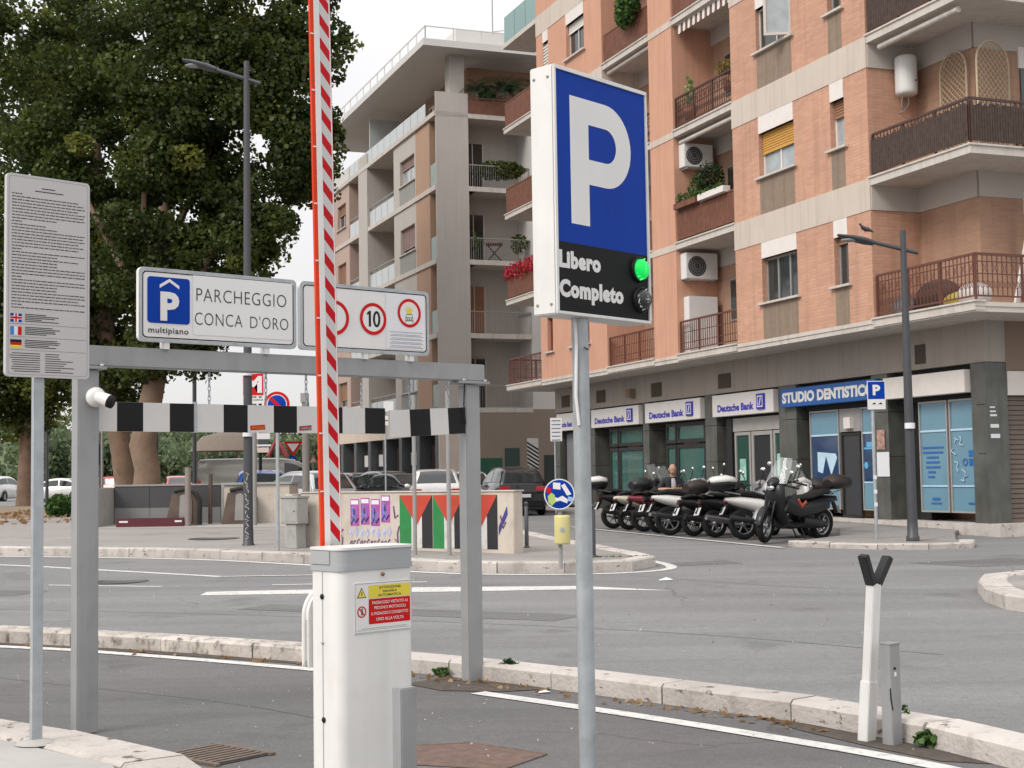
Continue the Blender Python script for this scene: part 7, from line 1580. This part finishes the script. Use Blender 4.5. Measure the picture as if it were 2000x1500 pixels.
cA = crown_clumps([(wx(200, 53), 0, 13, 2.9, 2.6, 5.0, 4), (wx(120, 53), .3, 9.5, 1.9, 2, 2.6, 1.6), (wx(260, 53), -.3, 17.5, 3.2, 3, 3.5, 2.5), (wx(270, 53), 0, 8, 1.6, 1.6, 2.2, 1.2), (wx(225, 53), 0, 5.3, 1.4, 1, 1.3, 1.1), (wx(180, 53), -1.8, 10.5, 3.2, .5, 4.5, 2.2), (wx(150, 53), 0, 6.5, 1.6, 1, 1.4, .9), (wx(60, 53), .5, 17, 2.4, 2, 3.5, 1.4)], 330)
tree('plane tree with the darker leaning trunk just left of the pale one', TA, trunkA, limA, cA, 80000, .16, m_leaf, m_bark, r_cl=(.8, .8, .6))
TC_ = at(50, 960, 72); TC_.z = .4; bx = TC_.x
trunkC = [(0, 0, -.2, .5), (0, 0, 1, .42), (.1, 0, 4, .36), (.1, 0, 9, .28), (0, 0, 15, .14)]
cC = crown_clumps([(wx(30, 72), 0, 16, 4.2, 3, 7.5, 4), (wx(110, 72), .3, 10, 2.4, 2, 4, 1.5), (wx(0, 72), 0, 7, 2.6, 2, 3.4, 1.5), (wx(130, 72), 0, 22, 3.4, 3, 4, 1.5), (wx(90, 72), 0, 6, 1.6, 1.2, 2.0, .9), (wx(60, 72), -2, 9, 3.4, .5, 4.5, 1.5)], 300)
tree('large dense tree at the left edge behind the regulations board', TC_, trunkC, [[(.1, 0, 5, .2), (2, 0, 8, .12), (3.4, 0, 11, .06)], [(.1, 0, 6, .2), (-2, 0, 9.5, .12), (-3, 0, 13, .06)]], cC, 70000, .2, m_leaf, m_bark, r_cl=(1.1, 1.1, .85))
bx = 0
for i, (px, w_, top, Yv, lab, seed) in enumerate(((210, 60, 842, 120, 'grey green shrubby tree behind the advertising panel', 1), (340, 70, 858, 135, 'rounded tree between the trunks and the lamp mast', 2), (430, 80, 862, 130, 'pale green tree above the beige van', 3), (520, 60, 850, 140, 'tree behind the give way sign', 4), (600, 60, 850, 120, 'yellow green tree left of the barrier arm', 5), (650, 40, 860, 100, 'small tree behind the barrier arm beside the grey building', 6), (110, 60, 830, 130, 'dark tree beyond the white saloon', 7))):
    P = at(px, 940, Yv); P.z = .4; h = EYE+(938-top)/FPX*Yv-.4; r = w_/FPX*Yv
    t = thing('distant_tree', lab, 'tree', P, 0, 'trees beyond the square'); q = MB(); q.tube([(0, 0, 0), (0, 0, h*.6)], [.25, .12], 8); q.build('trunk', m_bark, t)
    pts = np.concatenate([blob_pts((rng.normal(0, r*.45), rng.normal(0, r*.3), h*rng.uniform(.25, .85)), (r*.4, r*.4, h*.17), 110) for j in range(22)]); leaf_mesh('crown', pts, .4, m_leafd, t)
def hillz(x, y):
    return .4+max(0, min(1, (y-170)/130))*(13+5*math.sin(x*.021+1)+3*math.sin(x*.05))*max(.0, min(1, (-x+10)/45))
bm = MB(); xs_ = np.linspace(-260, 60, 41); ys_ = np.linspace(165, 330, 18); vv = [(x, y, hillz(x, y)-.2) for y in ys_ for x in xs_]; k = len(xs_)
bm.add(vv, [(j*k+i, j*k+i+1, (j+1)*k+i+1, (j+1)*k+i) for j in range(len(ys_)-1) for i in range(k-1)], 0, True); bm.build('hill', mat('hill_grass', (.1, .12, .055), .95, 0, .3, .05))['kind'] = 'structure'
pts = []
for i in range(420):
    x, y = rng.uniform(-190, 25), rng.uniform(160, 300); r = rng.uniform(1.6, 3.4); pts.append(blob_pts((x, y, hillz(x, y)+r*.8), (r, r, r), 75))
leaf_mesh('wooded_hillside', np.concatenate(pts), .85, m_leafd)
h_ = thing('hedge', 'bright green clipped shrub by the left gantry post at the edge of the plaza', 'shrub', V3(at(117, 985, 45).x, 45, .42)); leaf_mesh('foliage', blob_pts((0, 0, .38), (.42, .6, .42), 1400), .1, m_leafg, h_)
t = thing('kiosk_roof', 'low brown tent roofed pavilion beyond the square', 'pavilion', V3(at(445, 850, 110).x, 110, .4)); q = MB(); q.lathe([(2.9, 3.4), (2.0, 4.5), (.1, 5.0), (0, 5.0)], 18); q.build('roof', mat('brown_canvas', (.16, .125, .1), .85), t); q = MB()
for a in range(6): q.tube([(2.4*math.cos(a*1.05), 2.4*math.sin(a*1.05), 0), (2.4*math.cos(a*1.05), 2.4*math.sin(a*1.05), 3.5)], .07, 6)
q.split('post', m_brownp, t)
